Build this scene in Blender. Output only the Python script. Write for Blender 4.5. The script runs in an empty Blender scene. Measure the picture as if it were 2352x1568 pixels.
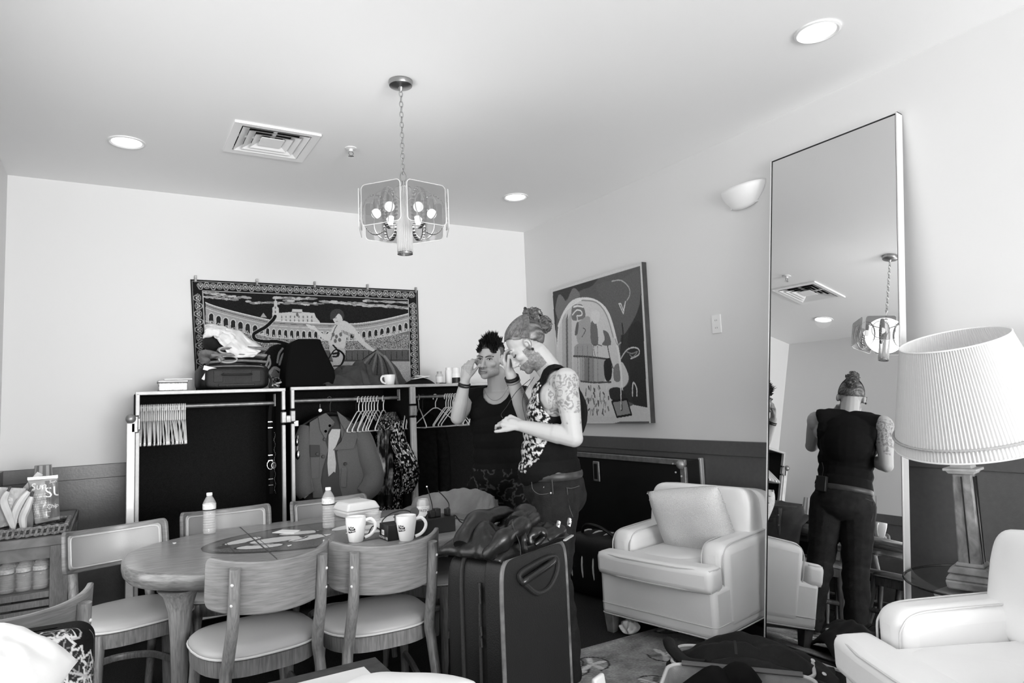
import bpy, math, random
import numpy as np
from mathutils import Vector, Matrix, noise
sc = bpy.context.scene
COL = sc.collection
R = math.radians
PI = math.pi

# ---------------------------------------------------------------- camera
CZ = 1.3125
FPX, YAW, PITCH, ROLL = 1532.464, 0.538887, 0.0902074, -0.0409478
_f = Vector((math.sin(YAW)*math.cos(PITCH), math.cos(YAW)*math.cos(PITCH), math.sin(PITCH)))
_r = Vector((math.cos(YAW), -math.sin(YAW), 0)); _u = _r.cross(_f)
_r2 = _r*math.cos(ROLL)+_u*math.sin(ROLL); _u2 = -_r*math.sin(ROLL)+_u*math.cos(ROLL)
cam = bpy.data.cameras.new('camera'); camo = bpy.data.objects.new('camera', cam); COL.objects.link(camo)
cam.sensor_width = 36; cam.lens = FPX/2352*36; cam.clip_start = .03
camo.matrix_world = Matrix(((_r2.x, _u2.x, -_f.x, 0), (_r2.y, _u2.y, -_f.y, 0), (_r2.z, _u2.z, -_f.z, CZ), (0, 0, 0, 1)))
sc.camera = camo

# ---------------------------------------------------------------- world, lights, exposure
W = bpy.data.worlds.new('world'); sc.world = W; W.use_nodes = True
W.node_tree.nodes['Background'].inputs[0].default_value = (.9, .9, .9, 1)
W.node_tree.nodes['Background'].inputs[1].default_value = 1.0
def area(name, loc, rot, sx, sy, power, spread=180):
    l = bpy.data.lights.new(name, 'AREA'); l.shape = 'RECTANGLE'; l.size = sx; l.size_y = sy; l.energy = power; l.spread = R(spread)
    o = bpy.data.objects.new(name, l); COL.objects.link(o); o.location = loc; o.rotation_euler = rot; return o
ADDED_WIN = (-.45, 3.15, .25, 2.72)        # added window in the unseen rear wall, for fill light: x0, x1, z0, z1
RY = -6.5                            # rear wall
area('added_rear_fill', ((ADDED_WIN[0]+ADDED_WIN[1])/2, RY-.65, (ADDED_WIN[2]+ADDED_WIN[3])/2-.3), (R(118), 0, 0), ADDED_WIN[1]-ADDED_WIN[0], ADDED_WIN[3]-ADDED_WIN[2], 1000)  # added area lamp, the main fill from behind the camera
ADDED_WIN2 = (.5, 3.5, .45, 2.0)          # added window in the left wall, out of view, for fill light: y0, y1, z0, z1
area('added_side_fill', (-.611-.09, (ADDED_WIN2[0]+ADDED_WIN2[1])/2, (ADDED_WIN2[2]+ADDED_WIN2[3])/2), (R(90), 0, R(-90)), ADDED_WIN2[1]-ADDED_WIN2[0]-.05, ADDED_WIN2[3]-ADDED_WIN2[2]-.05, 44)  # added area lamp that evens out the right wall and armchairs
sc.view_settings.view_transform = 'Standard'; sc.view_settings.look = 'None'
sc.view_settings.gamma = 1; sc.view_settings.exposure = -0.1; sc.view_settings.use_curve_mapping = False
sc.cycles.use_denoising = True
sc.cycles.max_bounces = 10; sc.cycles.diffuse_bounces = 5; sc.cycles.transparent_max_bounces = 16
sc.cycles.sample_clamp_indirect = 6; sc.cycles.caustics_reflective = False; sc.cycles.caustics_refractive = False

# ---------------------------------------------------------------- helpers
def ray(u, v): return _f*FPX+_r2*(u-1176)-_u2*(v-784)
def Zp(u, v, z): d = ray(u, v); return Vector((0, 0, CZ))+d*((z-CZ)/d.z)
def Yp(u, v, y): d = ray(u, v); return Vector((0, 0, CZ))+d*(y/d.y)
def Xp(u, v, x): d = ray(u, v); return Vector((0, 0, CZ))+d*(x/d.x)
def G(v):
    c = v/255; return c/12.92 if c <= .04045 else ((c+.055)/1.055)**2.4
MATS = {}
def mat(name, g, rough=.6, metal=0, spec=.5, nz=None, bump=None, trans=0, emit=0, wood=None, ink=False, alpha=1, coat=0, sheen=0, ior=1.45, wear=None):
    """grey material; g is a 0..255 display grey. nz=(scale,amount), bump=(scale,strength[,stretch xyz]), wood=(scale,amount,stretch xyz)"""
    if name in MATS: return MATS[name]
    m = bpy.data.materials.new(name); m.use_nodes = True; N = m.node_tree.nodes; L = m.node_tree.links
    b = N['Principled BSDF']; l = G(g)
    b.inputs['Roughness'].default_value = rough; b.inputs['Metallic'].default_value = metal
    b.inputs['Specular IOR Level'].default_value = spec; b.inputs['IOR'].default_value = ior
    b.inputs['Transmission Weight'].default_value = trans; b.inputs['Alpha'].default_value = alpha
    b.inputs['Coat Weight'].default_value = coat; b.inputs['Sheen Weight'].default_value = sheen
    b.inputs['Base Color'].default_value = (l, l, l, 1)
    tc = N.new('ShaderNodeTexCoord')
    def vec(st):
        if st is None: return tc.outputs['Object']
        mp = N.new('ShaderNodeMapping'); mp.inputs['Scale'].default_value = st; L.new(tc.outputs['Object'], mp.inputs[0]); return mp.outputs[0]
    def ramp(fac, a, c, p0=.3, p1=.7):
        rm = N.new('ShaderNodeValToRGB'); rm.color_ramp.elements[0].position = p0; rm.color_ramp.elements[1].position = p1
        rm.color_ramp.elements[0].color = (a, a, a, 1); rm.color_ramp.elements[1].color = (c, c, c, 1); L.new(fac, rm.inputs[0]); return rm.outputs[0]
    if ink:
        at = N.new('ShaderNodeAttribute'); at.attribute_name = 'ink'; L.new(at.outputs['Color'], b.inputs['Base Color'])
    elif wood:
        n1 = N.new('ShaderNodeTexNoise'); n1.inputs['Scale'].default_value = wood[0]; n1.inputs['Detail'].default_value = 6; n1.inputs['Distortion'].default_value = .6
        L.new(vec(wood[2]), n1.inputs['Vector']); L.new(ramp(n1.outputs[0], l*(1-wood[1]), min(1, l*(1+wood[1])), .32, .68), b.inputs['Base Color'])
        bp = N.new('ShaderNodeBump'); bp.inputs['Strength'].default_value = .06; bp.inputs['Distance'].default_value = .002; L.new(n1.outputs[0], bp.inputs['Height']); L.new(bp.outputs[0], b.inputs['Normal'])
    elif nz:
        n1 = N.new('ShaderNodeTexNoise'); n1.inputs['Scale'].default_value = nz[0]; n1.inputs['Detail'].default_value = 5
        L.new(vec(nz[2] if len(nz) > 2 else None), n1.inputs['Vector']); L.new(ramp(n1.outputs[0], l*(1-nz[1]), min(1, l*(1+nz[1]))), b.inputs['Base Color'])
    if bump:
        n2 = N.new('ShaderNodeTexNoise'); n2.inputs['Scale'].default_value = bump[0]; n2.inputs['Detail'].default_value = 4
        L.new(vec(bump[2] if len(bump) > 2 else None), n2.inputs['Vector'])
        bp = N.new('ShaderNodeBump'); bp.inputs['Strength'].default_value = bump[1]; bp.inputs['Distance'].default_value = .01; L.new(n2.outputs[0], bp.inputs['Height']); L.new(bp.outputs[0], b.inputs['Normal'])
    if emit:
        b.inputs['Emission Color'].default_value = (1, 1, 1, 1); b.inputs['Emission Strength'].default_value = emit
    MATS[name] = m; return m

class MB:
    """collects geometry and links it as one mesh object"""
    def __init__(s): s.v = []; s.f = []; s.mi = []; s.k = 0
    def add(s, vs, fs):
        o = len(s.v); s.v += [tuple(q) for q in vs]; s.f += [tuple(i+o for i in q) for q in fs]; s.mi += [s.k]*len(fs); return s
    def box(s, c, d, rz=0, M=None):
        x, y, z = d[0]/2, d[1]/2, d[2]/2
        vs = [Vector(q) for q in ((-x, -y, -z), (x, -y, -z), (x, y, -z), (-x, y, -z), (-x, -y, z), (x, -y, z), (x, y, z), (-x, y, z))]
        M = M or Matrix.Rotation(rz, 3, 'Z'); c = Vector(c)
        return s.add([M @ q+c for q in vs], [(0, 3, 2, 1), (4, 5, 6, 7), (0, 1, 5, 4), (1, 2, 6, 5), (2, 3, 7, 6), (3, 0, 4, 7)])
    def hexa(s, b4, t4): return s.add(list(b4)+list(t4), [(0, 3, 2, 1), (4, 5, 6, 7), (0, 1, 5, 4), (1, 2, 6, 5), (2, 3, 7, 6), (3, 0, 4, 7)])
    def tube(s, pts, r, n=8, closed=False, sy=1, up=None):
        P = [Vector(q) for q in pts]; k = len(P); rr = r if isinstance(r, (list, tuple)) else [r]*k
        ref = Vector(up) if up else Vector((0, 0, 1)); vs = []; pn = None
        for i in range(k):
            a = P[(i-1) % k] if closed or i else P[0]; b = P[(i+1) % k] if closed or i < k-1 else P[-1]
            t = (b-a)
            t = t.normalized() if t.length > 1e-9 else Vector((0, 0, 1))
            if pn is None or up:
                q = ref if abs(t.dot(ref)) < .95 else Vector((1, 0, 0))
                x = (q-t*q.dot(t)).normalized()
            else: x = (pn-t*pn.dot(t)).normalized()
            pn = x; y = t.cross(x)
            for j in range(n):
                an = 2*PI*j/n; vs.append(P[i]+(x*math.cos(an)*sy+y*math.sin(an))*rr[i])
        fs = []
        for i in range(k if closed else k-1):
            for j in range(n):
                a, b = i*n+j, i*n+(j+1) % n; c, d = ((i+1) % k)*n+(j+1) % n, ((i+1) % k)*n+j; fs.append((a, b, c, d))
        if not closed: fs += [tuple(range(n))[::-1], tuple((k-1)*n+j for j in range(n))]
        return s.add(vs, fs)
    def lathe(s, prof, n=24, c=(0, 0, 0), M=None, cap=True):
        vs = []; c = Vector(c)
        for r, z in prof:
            for j in range(n):
                q = Vector((r*math.cos(2*PI*j/n), r*math.sin(2*PI*j/n), z)); vs.append((M @ q if M else q)+c)
        fs = [(i*n+j, i*n+(j+1) % n, (i+1)*n+(j+1) % n, (i+1)*n+j) for i in range(len(prof)-1) for j in range(n)]
        if cap: fs += [tuple(range(n))[::-1], tuple((len(prof)-1)*n+j for j in range(n))]
        return s.add(vs, fs)
    def prism(s, poly, z0, z1, M=None):
        n = len(poly); vs = [Vector((x, y, z0)) for x, y in poly]+[Vector((x, y, z1)) for x, y in poly]
        if M: vs = [M @ q for q in vs]
        return s.add(vs, [tuple(range(n))[::-1], tuple(range(n, 2*n))]+[(i, (i+1) % n, n+(i+1) % n, n+i) for i in range(n)])
    def grid(s, fn, nu, nv, cu=False, cv=False):
        vs = [fn(i/(nu if cu else nu-1), j/(nv if cv else nv-1)) for j in range(nv) for i in range(nu)]
        return s.add(vs, [(j*nu+i, j*nu+(i+1) % nu, ((j+1) % nv)*nu+(i+1) % nu, ((j+1) % nv)*nu+i) for j in range(nv if cv else nv-1) for i in range(nu if cu else nu-1)])
    def ell(s, c, r, n=12, M=None):
        c = Vector(c); r = r if isinstance(r, (tuple, list)) else (r, r, r); vs = []; h = max(4, n//2)
        for i in range(h+1):
            th = PI*i/h
            for j in range(n):
                q = Vector((r[0]*math.sin(th)*math.cos(2*PI*j/n), r[1]*math.sin(th)*math.sin(2*PI*j/n), -r[2]*math.cos(th))); vs.append((M @ q if M else q)+c)
        return s.add(vs, [(i*n+j, i*n+(j+1) % n, (i+1)*n+(j+1) % n, (i+1)*n+j) for i in range(h) for j in range(n)])
    def obj(s, name, m, parent=None, bev=0, seg=2, sub=0, solid=0, ang=40, weld=False, loc=None, rz=0):
        me = bpy.data.meshes.new(name); me.from_pydata(s.v, [], s.f)
        for q in (m if isinstance(m, (list, tuple)) else [m]): me.materials.append(q)
        if any(s.mi): me.polygons.foreach_set('material_index', s.mi)
        o = bpy.data.objects.new(name, me); COL.objects.link(o)
        if weld:
            w = o.modifiers.new('weld', 'WELD'); w.merge_threshold = 1e-4
        me.polygons.foreach_set('use_smooth', [True]*len(me.polygons))
        if not weld and not sub: me.set_sharp_from_angle(angle=R(ang))
        if solid:
            w = o.modifiers.new('thick', 'SOLIDIFY'); w.thickness = solid; w.offset = 0
        if bev:
            w = o.modifiers.new('bevel', 'BEVEL'); w.width = bev; w.segments = seg; w.limit_method = 'ANGLE'; w.angle_limit = R(30); w.harden_normals = False
        if sub:
            w = o.modifiers.new('sub', 'SUBSURF'); w.levels = sub; w.render_levels = sub
        if parent: o.parent = parent
        if loc: o.location = loc
        o.rotation_euler[2] = rz
        return o
def tag(o, label=None, cat=None, group=None, kind=None):
    for k, v in (('label', label), ('category', cat), ('group', group), ('kind', kind)):
        if v: o[k] = v
    return o
def thing(name, label, cat, loc=(0, 0, 0), rz=0, group=None):
    o = bpy.data.objects.new(name, None); COL.objects.link(o); o.empty_display_size = .05
    o.location = loc; o.rotation_euler[2] = rz; return tag(o, label, cat, group)
def copy_tree(o, parent=None):
    c = o.copy(); COL.objects.link(c); c.parent = parent
    for ch in list(o.children):
        if ch != c: copy_tree(ch, c)
    return c
def cushion(w, d, h, n=14, e=.28, puff=1.0, seed=0, wr=0, M=None):
    """pillow-like closed surface centred on the origin; e = edge roundness"""
    b = MB()
    def side(sg):
        def f(u, v):
            a, c = u*2-1, v*2-1
            t = ((1-abs(a)**(1/e))*(1-abs(c)**(1/e)))
            t = max(t, 0)**.5
            q = Vector((a*w/2*(1-.04*puff*(1-c*c)*0), c*d/2, sg*h/2*t))
            if wr: q.z += sg*wr*noise.noise(Vector((q.x*9+seed, q.y*9, sg)))*t
            return q
        return f
    for sg in (1, -1):
        g = side(sg); b.grid((lambda u, v: g(u, v)) if sg > 0 else (lambda u, v: g(1-u, v)), n, n)
    if M: b.v = [tuple(M @ Vector(q)) for q in b.v]
    return b
def smooth_poly(pts, k=4, closed=False):
    """Catmull-Rom through pts"""
    P = [Vector(q) for q in pts]; n = len(P); out = []
    for i in range(n if closed else n-1):
        p0 = P[(i-1) % n] if closed or i else P[0]; p1 = P[i]; p2 = P[(i+1) % n]; p3 = P[(i+2) % n] if closed or i+2 < n else P[-1]
        for j in range(k):
            t = j/k; out.append(.5*((2*p1)+(p2-p0)*t+(2*p0-5*p1+4*p2-p3)*t*t+(3*p1-p0-3*p2+p3)*t**3))
    if not closed: out.append(P[-1])
    return out
class Canvas:
    """tiny rasteriser: coordinates are the caller's own units; ink value 0..255"""
    def __init__(s, x0, x1, y0, y1, nx, ny, bg):
        s.x0, s.x1, s.y0, s.y1, s.nx, s.ny = x0, x1, y0, y1, nx, ny
        s.X, s.Y = np.meshgrid(np.linspace(x0, x1, nx), np.linspace(y0, y1, ny)); s.a = np.full((ny, nx), float(bg))
    def win(s, xs, ys, pad=0):
        i0 = max(0, int((min(xs)-pad-s.x0)/(s.x1-s.x0)*(s.nx-1))); i1 = min(s.nx, int((max(xs)+pad-s.x0)/(s.x1-s.x0)*(s.nx-1))+2)
        j = sorted(((min(ys)-pad-s.y0)/(s.y1-s.y0)*(s.ny-1), (max(ys)+pad-s.y0)/(s.y1-s.y0)*(s.ny-1)))
        return slice(max(0, int(j[0])), min(s.ny, int(j[1])+2)), slice(i0, i1)
    def poly(s, pts, val, sm=0):
        if sm: pts = [(q.x, q.y) for q in smooth_poly([(x, y, 0) for x, y in pts], sm, True)]
        w = s.win([q[0] for q in pts], [q[1] for q in pts]); X, Y = s.X[w], s.Y[w]
        if X.size == 0: return s
        ins = np.zeros(X.shape, bool); n = len(pts)
        for i in range(n):
            (xa, ya), (xb, yb) = pts[i], pts[(i+1) % n]
            if ya == yb: continue
            c = (ya > Y) != (yb > Y); ins ^= c & (X < (xb-xa)*(Y-ya)/(yb-ya)+xa)
        if callable(val): s.a[w][ins] = val(X, Y)[ins]
        else: s.a[w][ins] = val
        return s
    def line(s, pts, wd, val, sm=0, closed=False):
        if sm: pts = [(q.x, q.y) for q in smooth_poly([(x, y, 0) for x, y in pts], sm, closed)]
        if closed: pts = list(pts)+[pts[0]]
        for (xa, ya), (xb, yb) in zip(pts[:-1], pts[1:]):
            w = s.win((xa, xb), (ya, yb), wd); X, Y = s.X[w], s.Y[w]
            if X.size == 0: continue
            dx, dy = xb-xa, yb-ya; L2 = dx*dx+dy*dy or 1e-9
            t = np.clip(((X-xa)*dx+(Y-ya)*dy)/L2, 0, 1); s.a[w][((X-xa-t*dx)**2+(Y-ya-t*dy)**2) < wd*wd/4] = val
        return s
    def oval(s, cx, cy, rx, ry, val, rot=0, n=20):
        c, q = math.cos(rot), math.sin(rot)
        return s.poly([(cx+rx*math.cos(2*PI*i/n)*c-ry*math.sin(2*PI*i/n)*q, cy+rx*math.cos(2*PI*i/n)*q+ry*math.sin(2*PI*i/n)*c) for i in range(n)], val)
    def speck(s, x0, x1, y0, y1, amt, seed=0, mask=None):
        w = s.win((x0, x1), (y0, y1)); g = np.random.default_rng(seed).normal(0, amt, s.a[w].shape); s.a[w] += g; return s
def sheet(name, cv, fn, m, parent=None, solid=0, vs=None):
    """a grid mesh coloured by a canvas; fn(u, v) with u, v in 0..1 (v from the canvas' first row)"""
    nx, ny = cv.nx, cv.ny
    b = MB(); b.grid(fn, nx, ny); me = bpy.data.meshes.new(name); me.from_pydata(b.v, [], b.f); me.materials.append(m)
    c = np.clip(cv.a, 0, 255).reshape(-1)/255; c = np.where(c <= .04045, c/12.92, ((c+.055)/1.055)**2.4)
    at = me.color_attributes.new('ink', 'FLOAT_COLOR', 'POINT'); at.data.foreach_set('color', np.stack([c, c, c, np.ones_like(c)], 1).astype(np.float32).reshape(-1))
    me.polygons.foreach_set('use_smooth', [True]*len(me.polygons))
    o = bpy.data.objects.new(name, me); COL.objects.link(o)
    if solid:
        w = o.modifiers.new('thick', 'SOLIDIFY'); w.thickness = solid; w.offset = 0
    if parent: o.parent = parent
    return o
def text(s, size, m, fn, name='lettering', parent=None, ext=.0, shear=0, space=1, bold=0, align='CENTER'):
    """lettering as mesh; fn maps the flat text point (x, y, z) to its place"""
    cu = bpy.data.curves.new('lettering', 'FONT'); cu.body = s; cu.size = size; cu.align_x = align; cu.align_y = 'CENTER'; cu.extrude = ext; cu.shear = shear; cu.space_character = space; cu.offset = bold; cu.resolution_u = 3
    o = bpy.data.objects.new('lettering', cu); COL.objects.link(o); bpy.context.view_layer.update()
    me = bpy.data.meshes.new_from_object(o.evaluated_get(bpy.context.evaluated_depsgraph_get())); bpy.data.objects.remove(o); bpy.data.curves.remove(cu)
    for q in me.vertices: q.co = fn(q.co)
    me.materials.clear(); me.materials.append(m); o = bpy.data.objects.new(name, me); COL.objects.link(o)
    if parent: o.parent = parent
    return o
ORD = 'first second third fourth fifth sixth seventh eighth ninth tenth eleventh twelfth thirteenth fourteenth fifteenth sixteenth seventeenth eighteenth nineteenth twentieth twenty-first twenty-second twenty-third twenty-fourth twenty-fifth'.split()
def rotm(a, axis): return Matrix.Rotation(a, 3, axis)
def frame_to(t, up=(0, 0, 1)):
    """3x3 with local z along t"""
    z = Vector(t).normalized(); u = Vector(up); u = u if abs(u.dot(z)) < .98 else Vector((1, 0, 0)); x = u.cross(z).normalized(); y = z.cross(x)
    return Matrix((x, y, z)).transposed()
random.seed(7)
# ---------------------------------------------------------------- the room
XL, XR, YB, ZC, ZR = -.611, 3.318, 5.25, 2.907, 1.014
m_wall = mat('white_wall_paint', 221, .55, spec=.3, bump=(60, .02))
m_ceil = mat('ceiling_paint', 248, .7, spec=.2)
m_wains = mat('wainscot_paint', 88, .33, spec=.6, nz=(40, .08), bump=(90, .05))
m_floor = mat('dark_carpet', 44, .9, spec=.1, nz=(120, .35), bump=(200, .3))
m_white = mat('white_plastic', 232, .4)
def struct(b, name, m, **k): return tag(b.obj(name, m, **k), kind='structure')
struct(MB().box(((XL+XR)/2, (RY+YB)/2, -.05), (XR-XL+.4, YB-RY+.4, .1)), 'floor', m_floor)
struct(MB().box(((XL+XR)/2, (RY+YB)/2, ZC+.05), (XR-XL+.4, YB-RY+.4, .1)), 'ceiling', m_ceil)
wb = struct(MB().box(((XL+XR)/2, YB+.05, ZC/2), (XR-XL+.2, .1, ZC)), 'wall_back', m_wall)
wr = struct(MB().box((XR+.05, (RY+YB)/2, ZC/2), (.1, YB-RY, ZC)), 'wall_right', m_wall)
b = MB(); y0, y1, z0, z1 = ADDED_WIN2
b.box((XL-.05, (RY+y0)/2, ZC/2), (.1, y0-RY, ZC)); b.box((XL-.05, (y1+YB)/2, ZC/2), (.1, YB-y1, ZC)); b.box((XL-.05, (y0+y1)/2, z0/2), (.1, y1-y0, z0)); b.box((XL-.05, (y0+y1)/2, (z1+ZC)/2), (.1, y1-y0, ZC-z1))
wl = struct(b, 'wall_left', m_wall)
b = MB()
for y in (y0, (y0+y1)/2, y1): b.box((XL-.02, y, (z0+z1)/2), (.05, .06, z1-z0+.06))
for z in (z0, z1): b.box((XL-.02, (y0+y1)/2, z), (.05, y1-y0, .06))
struct(b, 'added_window_2', m_white, bev=.004)  # frame around the added side opening
# wainscot below the chair rail, rail and baseboard
MB().box(((XL+XR)/2, YB-.006, .48), (XR-XL, .012, .93)).obj('wainscot', m_wains, wb)
MB().box((XR-.006, (RY+YB)/2, .48), (.012, YB-RY, .93)).obj('wainscot', m_wains, wr)
for (a0, a1, zh) in ((RY, y0, .93), (y0, y1, z0-.05), (y1, YB, .93)): MB().box((XL+.006, (a0+a1)/2, .015+zh/2), (.012, a1-a0, zh)).obj('wainscot', m_wains, wl)
struct(MB().box(((XL+XR)/2, YB-.011, ZR-.045), (XR-XL, .022, .09)), 'trim_1', m_wains, bev=.003)
struct(MB().box((XR-.011, (RY+YB)/2, ZR-.045), (.022, YB-RY, .09)), 'trim_2', m_wains, bev=.003)
b = MB(); b.box((XL+.011, (y1+.04+YB)/2, ZR-.045), (.022, YB-y1-.04, .09)); b.box((XL+.011, (y0-.04+RY)/2, ZR-.045), (.022, y0-.04-RY, .09)); struct(b, 'trim_3', m_wains, bev=.003)
struct(MB().box(((XL+XR)/2, YB-.01, .06), (XR-XL, .02, .12)), 'baseboard_back', m_wains, bev=.004)
struct(MB().box((XR-.01, (RY+YB)/2, .06), (.02, YB-RY, .12)), 'baseboard_right', m_wains, bev=.004)
struct(MB().box((XL+.01, (RY+YB)/2, .06), (.02, YB-RY, .12)), 'baseboard_left', m_wains, bev=.004)

b = MB(); x0, x1, z0, z1 = ADDED_WIN
b.box(((XL+x0)/2, RY-.05, ZC/2), (x0-XL, .1, ZC)); b.box(((x1+XR)/2, RY-.05, ZC/2), (XR-x1, .1, ZC))
b.box(((x0+x1)/2, RY-.05, z0/2), (x1-x0, .1, z0)); b.box(((x0+x1)/2, RY-.05, (z1+ZC)/2), (x1-x0, .1, ZC-z1))
struct(b, 'wall_rear', m_wall)
b = MB()
for x in (x0, (x0+x1)/2, x1): b.box((x, RY, (z0+z1)/2), (.06, .05, z1-z0+.06))
for z in (z0, z1): b.box(((x0+x1)/2, RY, z), (x1-x0, .05, .06))
struct(b, 'added_window_1', m_white, bev=.004)  # frame around the added rear opening
# recessed ceiling lights
m_lens = mat('light_lens', 250, .5, emit=1.0)
for i, (x, y, lb) in enumerate(((.0444, 4.343, 'recessed ceiling light above the empty stretch of wall left of the hanging'), (2.679, 4.337, 'recessed ceiling light closest to the room corner'),
                    (2.686, 1.72, 'large recessed ceiling light above the standing mirror'), (.0444, 1.72, 'recessed ceiling light above the camera, outside the photograph'))):
    t = thing('recessed_light', lb, 'ceiling light', (x, y, ZC), 0, 'round recessed ceiling lights')
    b = MB(); b.lathe([(.098, 0), (.098, -.006), (.088, -.009), (.078, -.004), (.078, 0)], 40); b.obj('trim_ring', m_white, t)
    b = MB(); b.lathe([(.078, -.0015), (.001, -.0015)], 40); b.obj('lens', m_lens, t)
    l = bpy.data.lights.new('downlight', 'SPOT'); l.energy = 1.5; l.spot_size = R(150); l.spot_blend = .9; l.shadow_soft_size = .08
    o = bpy.data.objects.new('downlight', l); COL.objects.link(o); o.parent = t; o.location = (0, 0, -.015)
# ceiling air vent: square louvred diffuser
t = thing('air_vent', 'square louvred air vent set in the ceiling beside the sprinkler', 'vent', (.7836, 4.001, ZC), R(0))
m_vent = mat('vent_white', 250, .45); m_dark = mat('vent_dark', 25, .8)
b = MB(); S = .235
def sqring(b, a0, z0, a1, z1):
    q = [(-1, -1), (1, -1), (1, 1), (-1, 1)]
    vs = [(x*a0, y*a0, z0) for x, y in q]+[(x*a1, y*a1, z1) for x, y in q]
    b.add(vs, [(i, (i+1) % 4, 4+(i+1) % 4, 4+i) for i in range(4)])
sqring(b, S, 0, S, -.012); sqring(b, S, -.012, S-.045, -.008); b.obj('frame', m_vent, t, ang=20)
for k, a in enumerate((.185, .145, .105)):
    b = MB(); sqring(b, a, -.012, a-.046, .012); sqring(b, a, -.010, a-.046, .014); b.obj('louvre', m_vent, t, ang=20)
b = MB(); b.box((0, 0, -.004), (.13, .13, .006)); b.obj('centre_plate', m_vent, t, bev=.003)
b = MB(); b.box((0, 0, .02), (.40, .40, .002)); b.obj('duct', m_dark, t)
b = MB(); b.box((0, 0, .012), (.38, .02, .01)); b.box((0, 0, .012), (.02, .38, .01)); b.obj('crossbar', m_vent, t)
# the ceiling behind the vent is cut so that the dark duct shows
ceil_o = bpy.data.objects['ceiling']; me = ceil_o.data
hx0, hx1, hy0, hy1 = .7836-.19, .7836+.19, 4.001-.19, 4.001+.19; X0, X1, Y0, Y1 = XL-.2, XR+.2, RY-.2, YB+.2
b = MB()
for (a0, a1, c0, c1) in ((X0, hx0, Y0, Y1), (hx1, X1, Y0, Y1), (hx0, hx1, Y0, hy0), (hx0, hx1, hy1, Y1)): b.box(((a0+a1)/2, (c0+c1)/2, ZC+.05), (a1-a0, c1-c0, .1))
nm = bpy.data.meshes.new('ceiling'); nm.from_pydata(b.v, [], b.f); nm.materials.append(m_ceil); ceil_o.data = nm
# fire sprinkler
t = thing('sprinkler', 'small metal fire sprinkler on the ceiling between vent and chandelier', 'sprinkler', (1.2336, 3.899, ZC))
m_chrome = mat('chrome', 190, .15, 1)
b = MB(); b.lathe([(.035, 0), (.034, -.004), (.012, -.008), (.012, -.022)], 20); b.obj('collar', m_white, t)
b = MB()
for sx in (-1, 1): b.tube([(sx*.008, 0, -.02), (sx*.016, 0, -.034), (sx*.004, 0, -.05)], .003, 6)
b.lathe([(.004, -.046), (.018, -.052), (.018, -.054), (.003, -.056)], 12); b.obj('deflector', m_chrome, t)
# wall fittings on the right wall
P = Xp(1710, 455, XR)
t = thing('wall_sconce', 'white half-bowl uplight on the bare wall beside the mirror top', 'wall lamp', (XR, P.y, P.z))
b = MB()
def sc_f(u, v):
    a = PI*u; rr = .165*(1-.0*v); d = .075
    k = math.sin(v*PI/2)
    return Vector((-d*math.sin(a)*(.25+.75*k), -rr*math.cos(a)*(.55+.45*k), -.04-.03*math.sin(a)*(1-v)+.11*v))
b.grid(sc_f, 20, 8); b.obj('bowl', mat('sconce_glass', 235, .5, emit=.06), t, solid=.004)
b = MB(); b.box((-.006, 0, 0), (.012, .2, .1)); b.obj('backplate', m_white, t)
P = Xp(1647, 744, XR)
t = thing('wall_plate', 'white electrical wall plate between painting and mirror', 'wall plate', (XR, P.y, P.z))
b = MB(); b.box((-.004, 0, 0), (.008, .075, .12)); b.obj('plate', m_white, t, bev=.003)
for dz in (-.024, .024):
    for dy in (-.007, .007): MB().box((-.009, dy, dz), (.002, .003, .009)).obj('slot', mat('slot_grey', 150), t)


t = thing('bounce_carpet', 'added pale carpet, unseen, bouncing light onto the ceiling', 'rug', (1.35, -3.3, 0)); MB().box((0, 0, .006), (3.7, 6.0, .012)).obj('pile', mat('bounce_wool', 225, .95, spec=.05, nz=(80, .05)), t)  # added out of view as a reflector that lifts the ceiling
# ---------------------------------------------------------------- big standing mirror
def sh(b, o):
    b.v = [(x-o[0], y-o[1], z-o[2]) for x, y, z in b.v]; return b
MB.sh = sh
m_alu = mat('brushed_aluminium', 178, .5, .3, nz=(30, .08)); m_alud = mat('dull_aluminium', 140, .42, .6, nz=(25, .25)); m_black = mat('black_plastic', 16, .45); m_blackm = mat('black_matte', 14, .85, spec=.2)
m_mirror = mat('mirror_glass', 243, .0, 1)
MX0, MZ0, MK = 3.272, 2.655, .134
ma, mb_ = Xp(1771, 370, MX0).y, Xp(2062, 261, MX0).y
zt_m = Xp(1771, 370, MX0).z
def MM(y, z, d=0): return Vector((MX0-MK*(MZ0-z)-d, y, z+d*MK))   # d: out of the mirror, towards the room
t = thing('standing_mirror', 'tall thin-framed mirror leaning against the wall', 'mirror', MM((ma+mb_)/2, 0))
o = t.location.copy(); fw = .012; f_ = .005
b = MB(); ga, gb = ma-.006, mb_+.006; b.hexa([MM(ga, .004, -.03), MM(gb, .004, -.03), MM(gb, .004, -f_), MM(ga, .004, -f_)], [MM(ga, zt_m-.004, -.03), MM(gb, zt_m-.004, -.03), MM(gb, zt_m-.004, -f_), MM(ga, zt_m-.004, -f_)]); b.sh(o).obj('backing', m_alud, t)
b = MB(); b.add([MM(ma-fw, fw), MM(mb_+fw, fw), MM(mb_+fw, zt_m-fw), MM(ma-fw, zt_m-fw)], [(0, 1, 2, 3)]); b.sh(o).obj('glass', m_mirror, t)
def bar(y0, y1, z0, z1, n, d0=-.04, d1=.006, m=m_alu):
    b = MB(); b.hexa([MM(y0, z0, d0), MM(y1, z0, d0), MM(y1, z0, d1), MM(y0, z0, d1)], [MM(y0, z1, d0), MM(y1, z1, d0), MM(y1, z1, d1), MM(y0, z1, d1)]); return b.sh(o).obj(n, m, t, bev=.001)
m_mf = mat('pale_metal_frame', 225, .4, .3)
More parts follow.
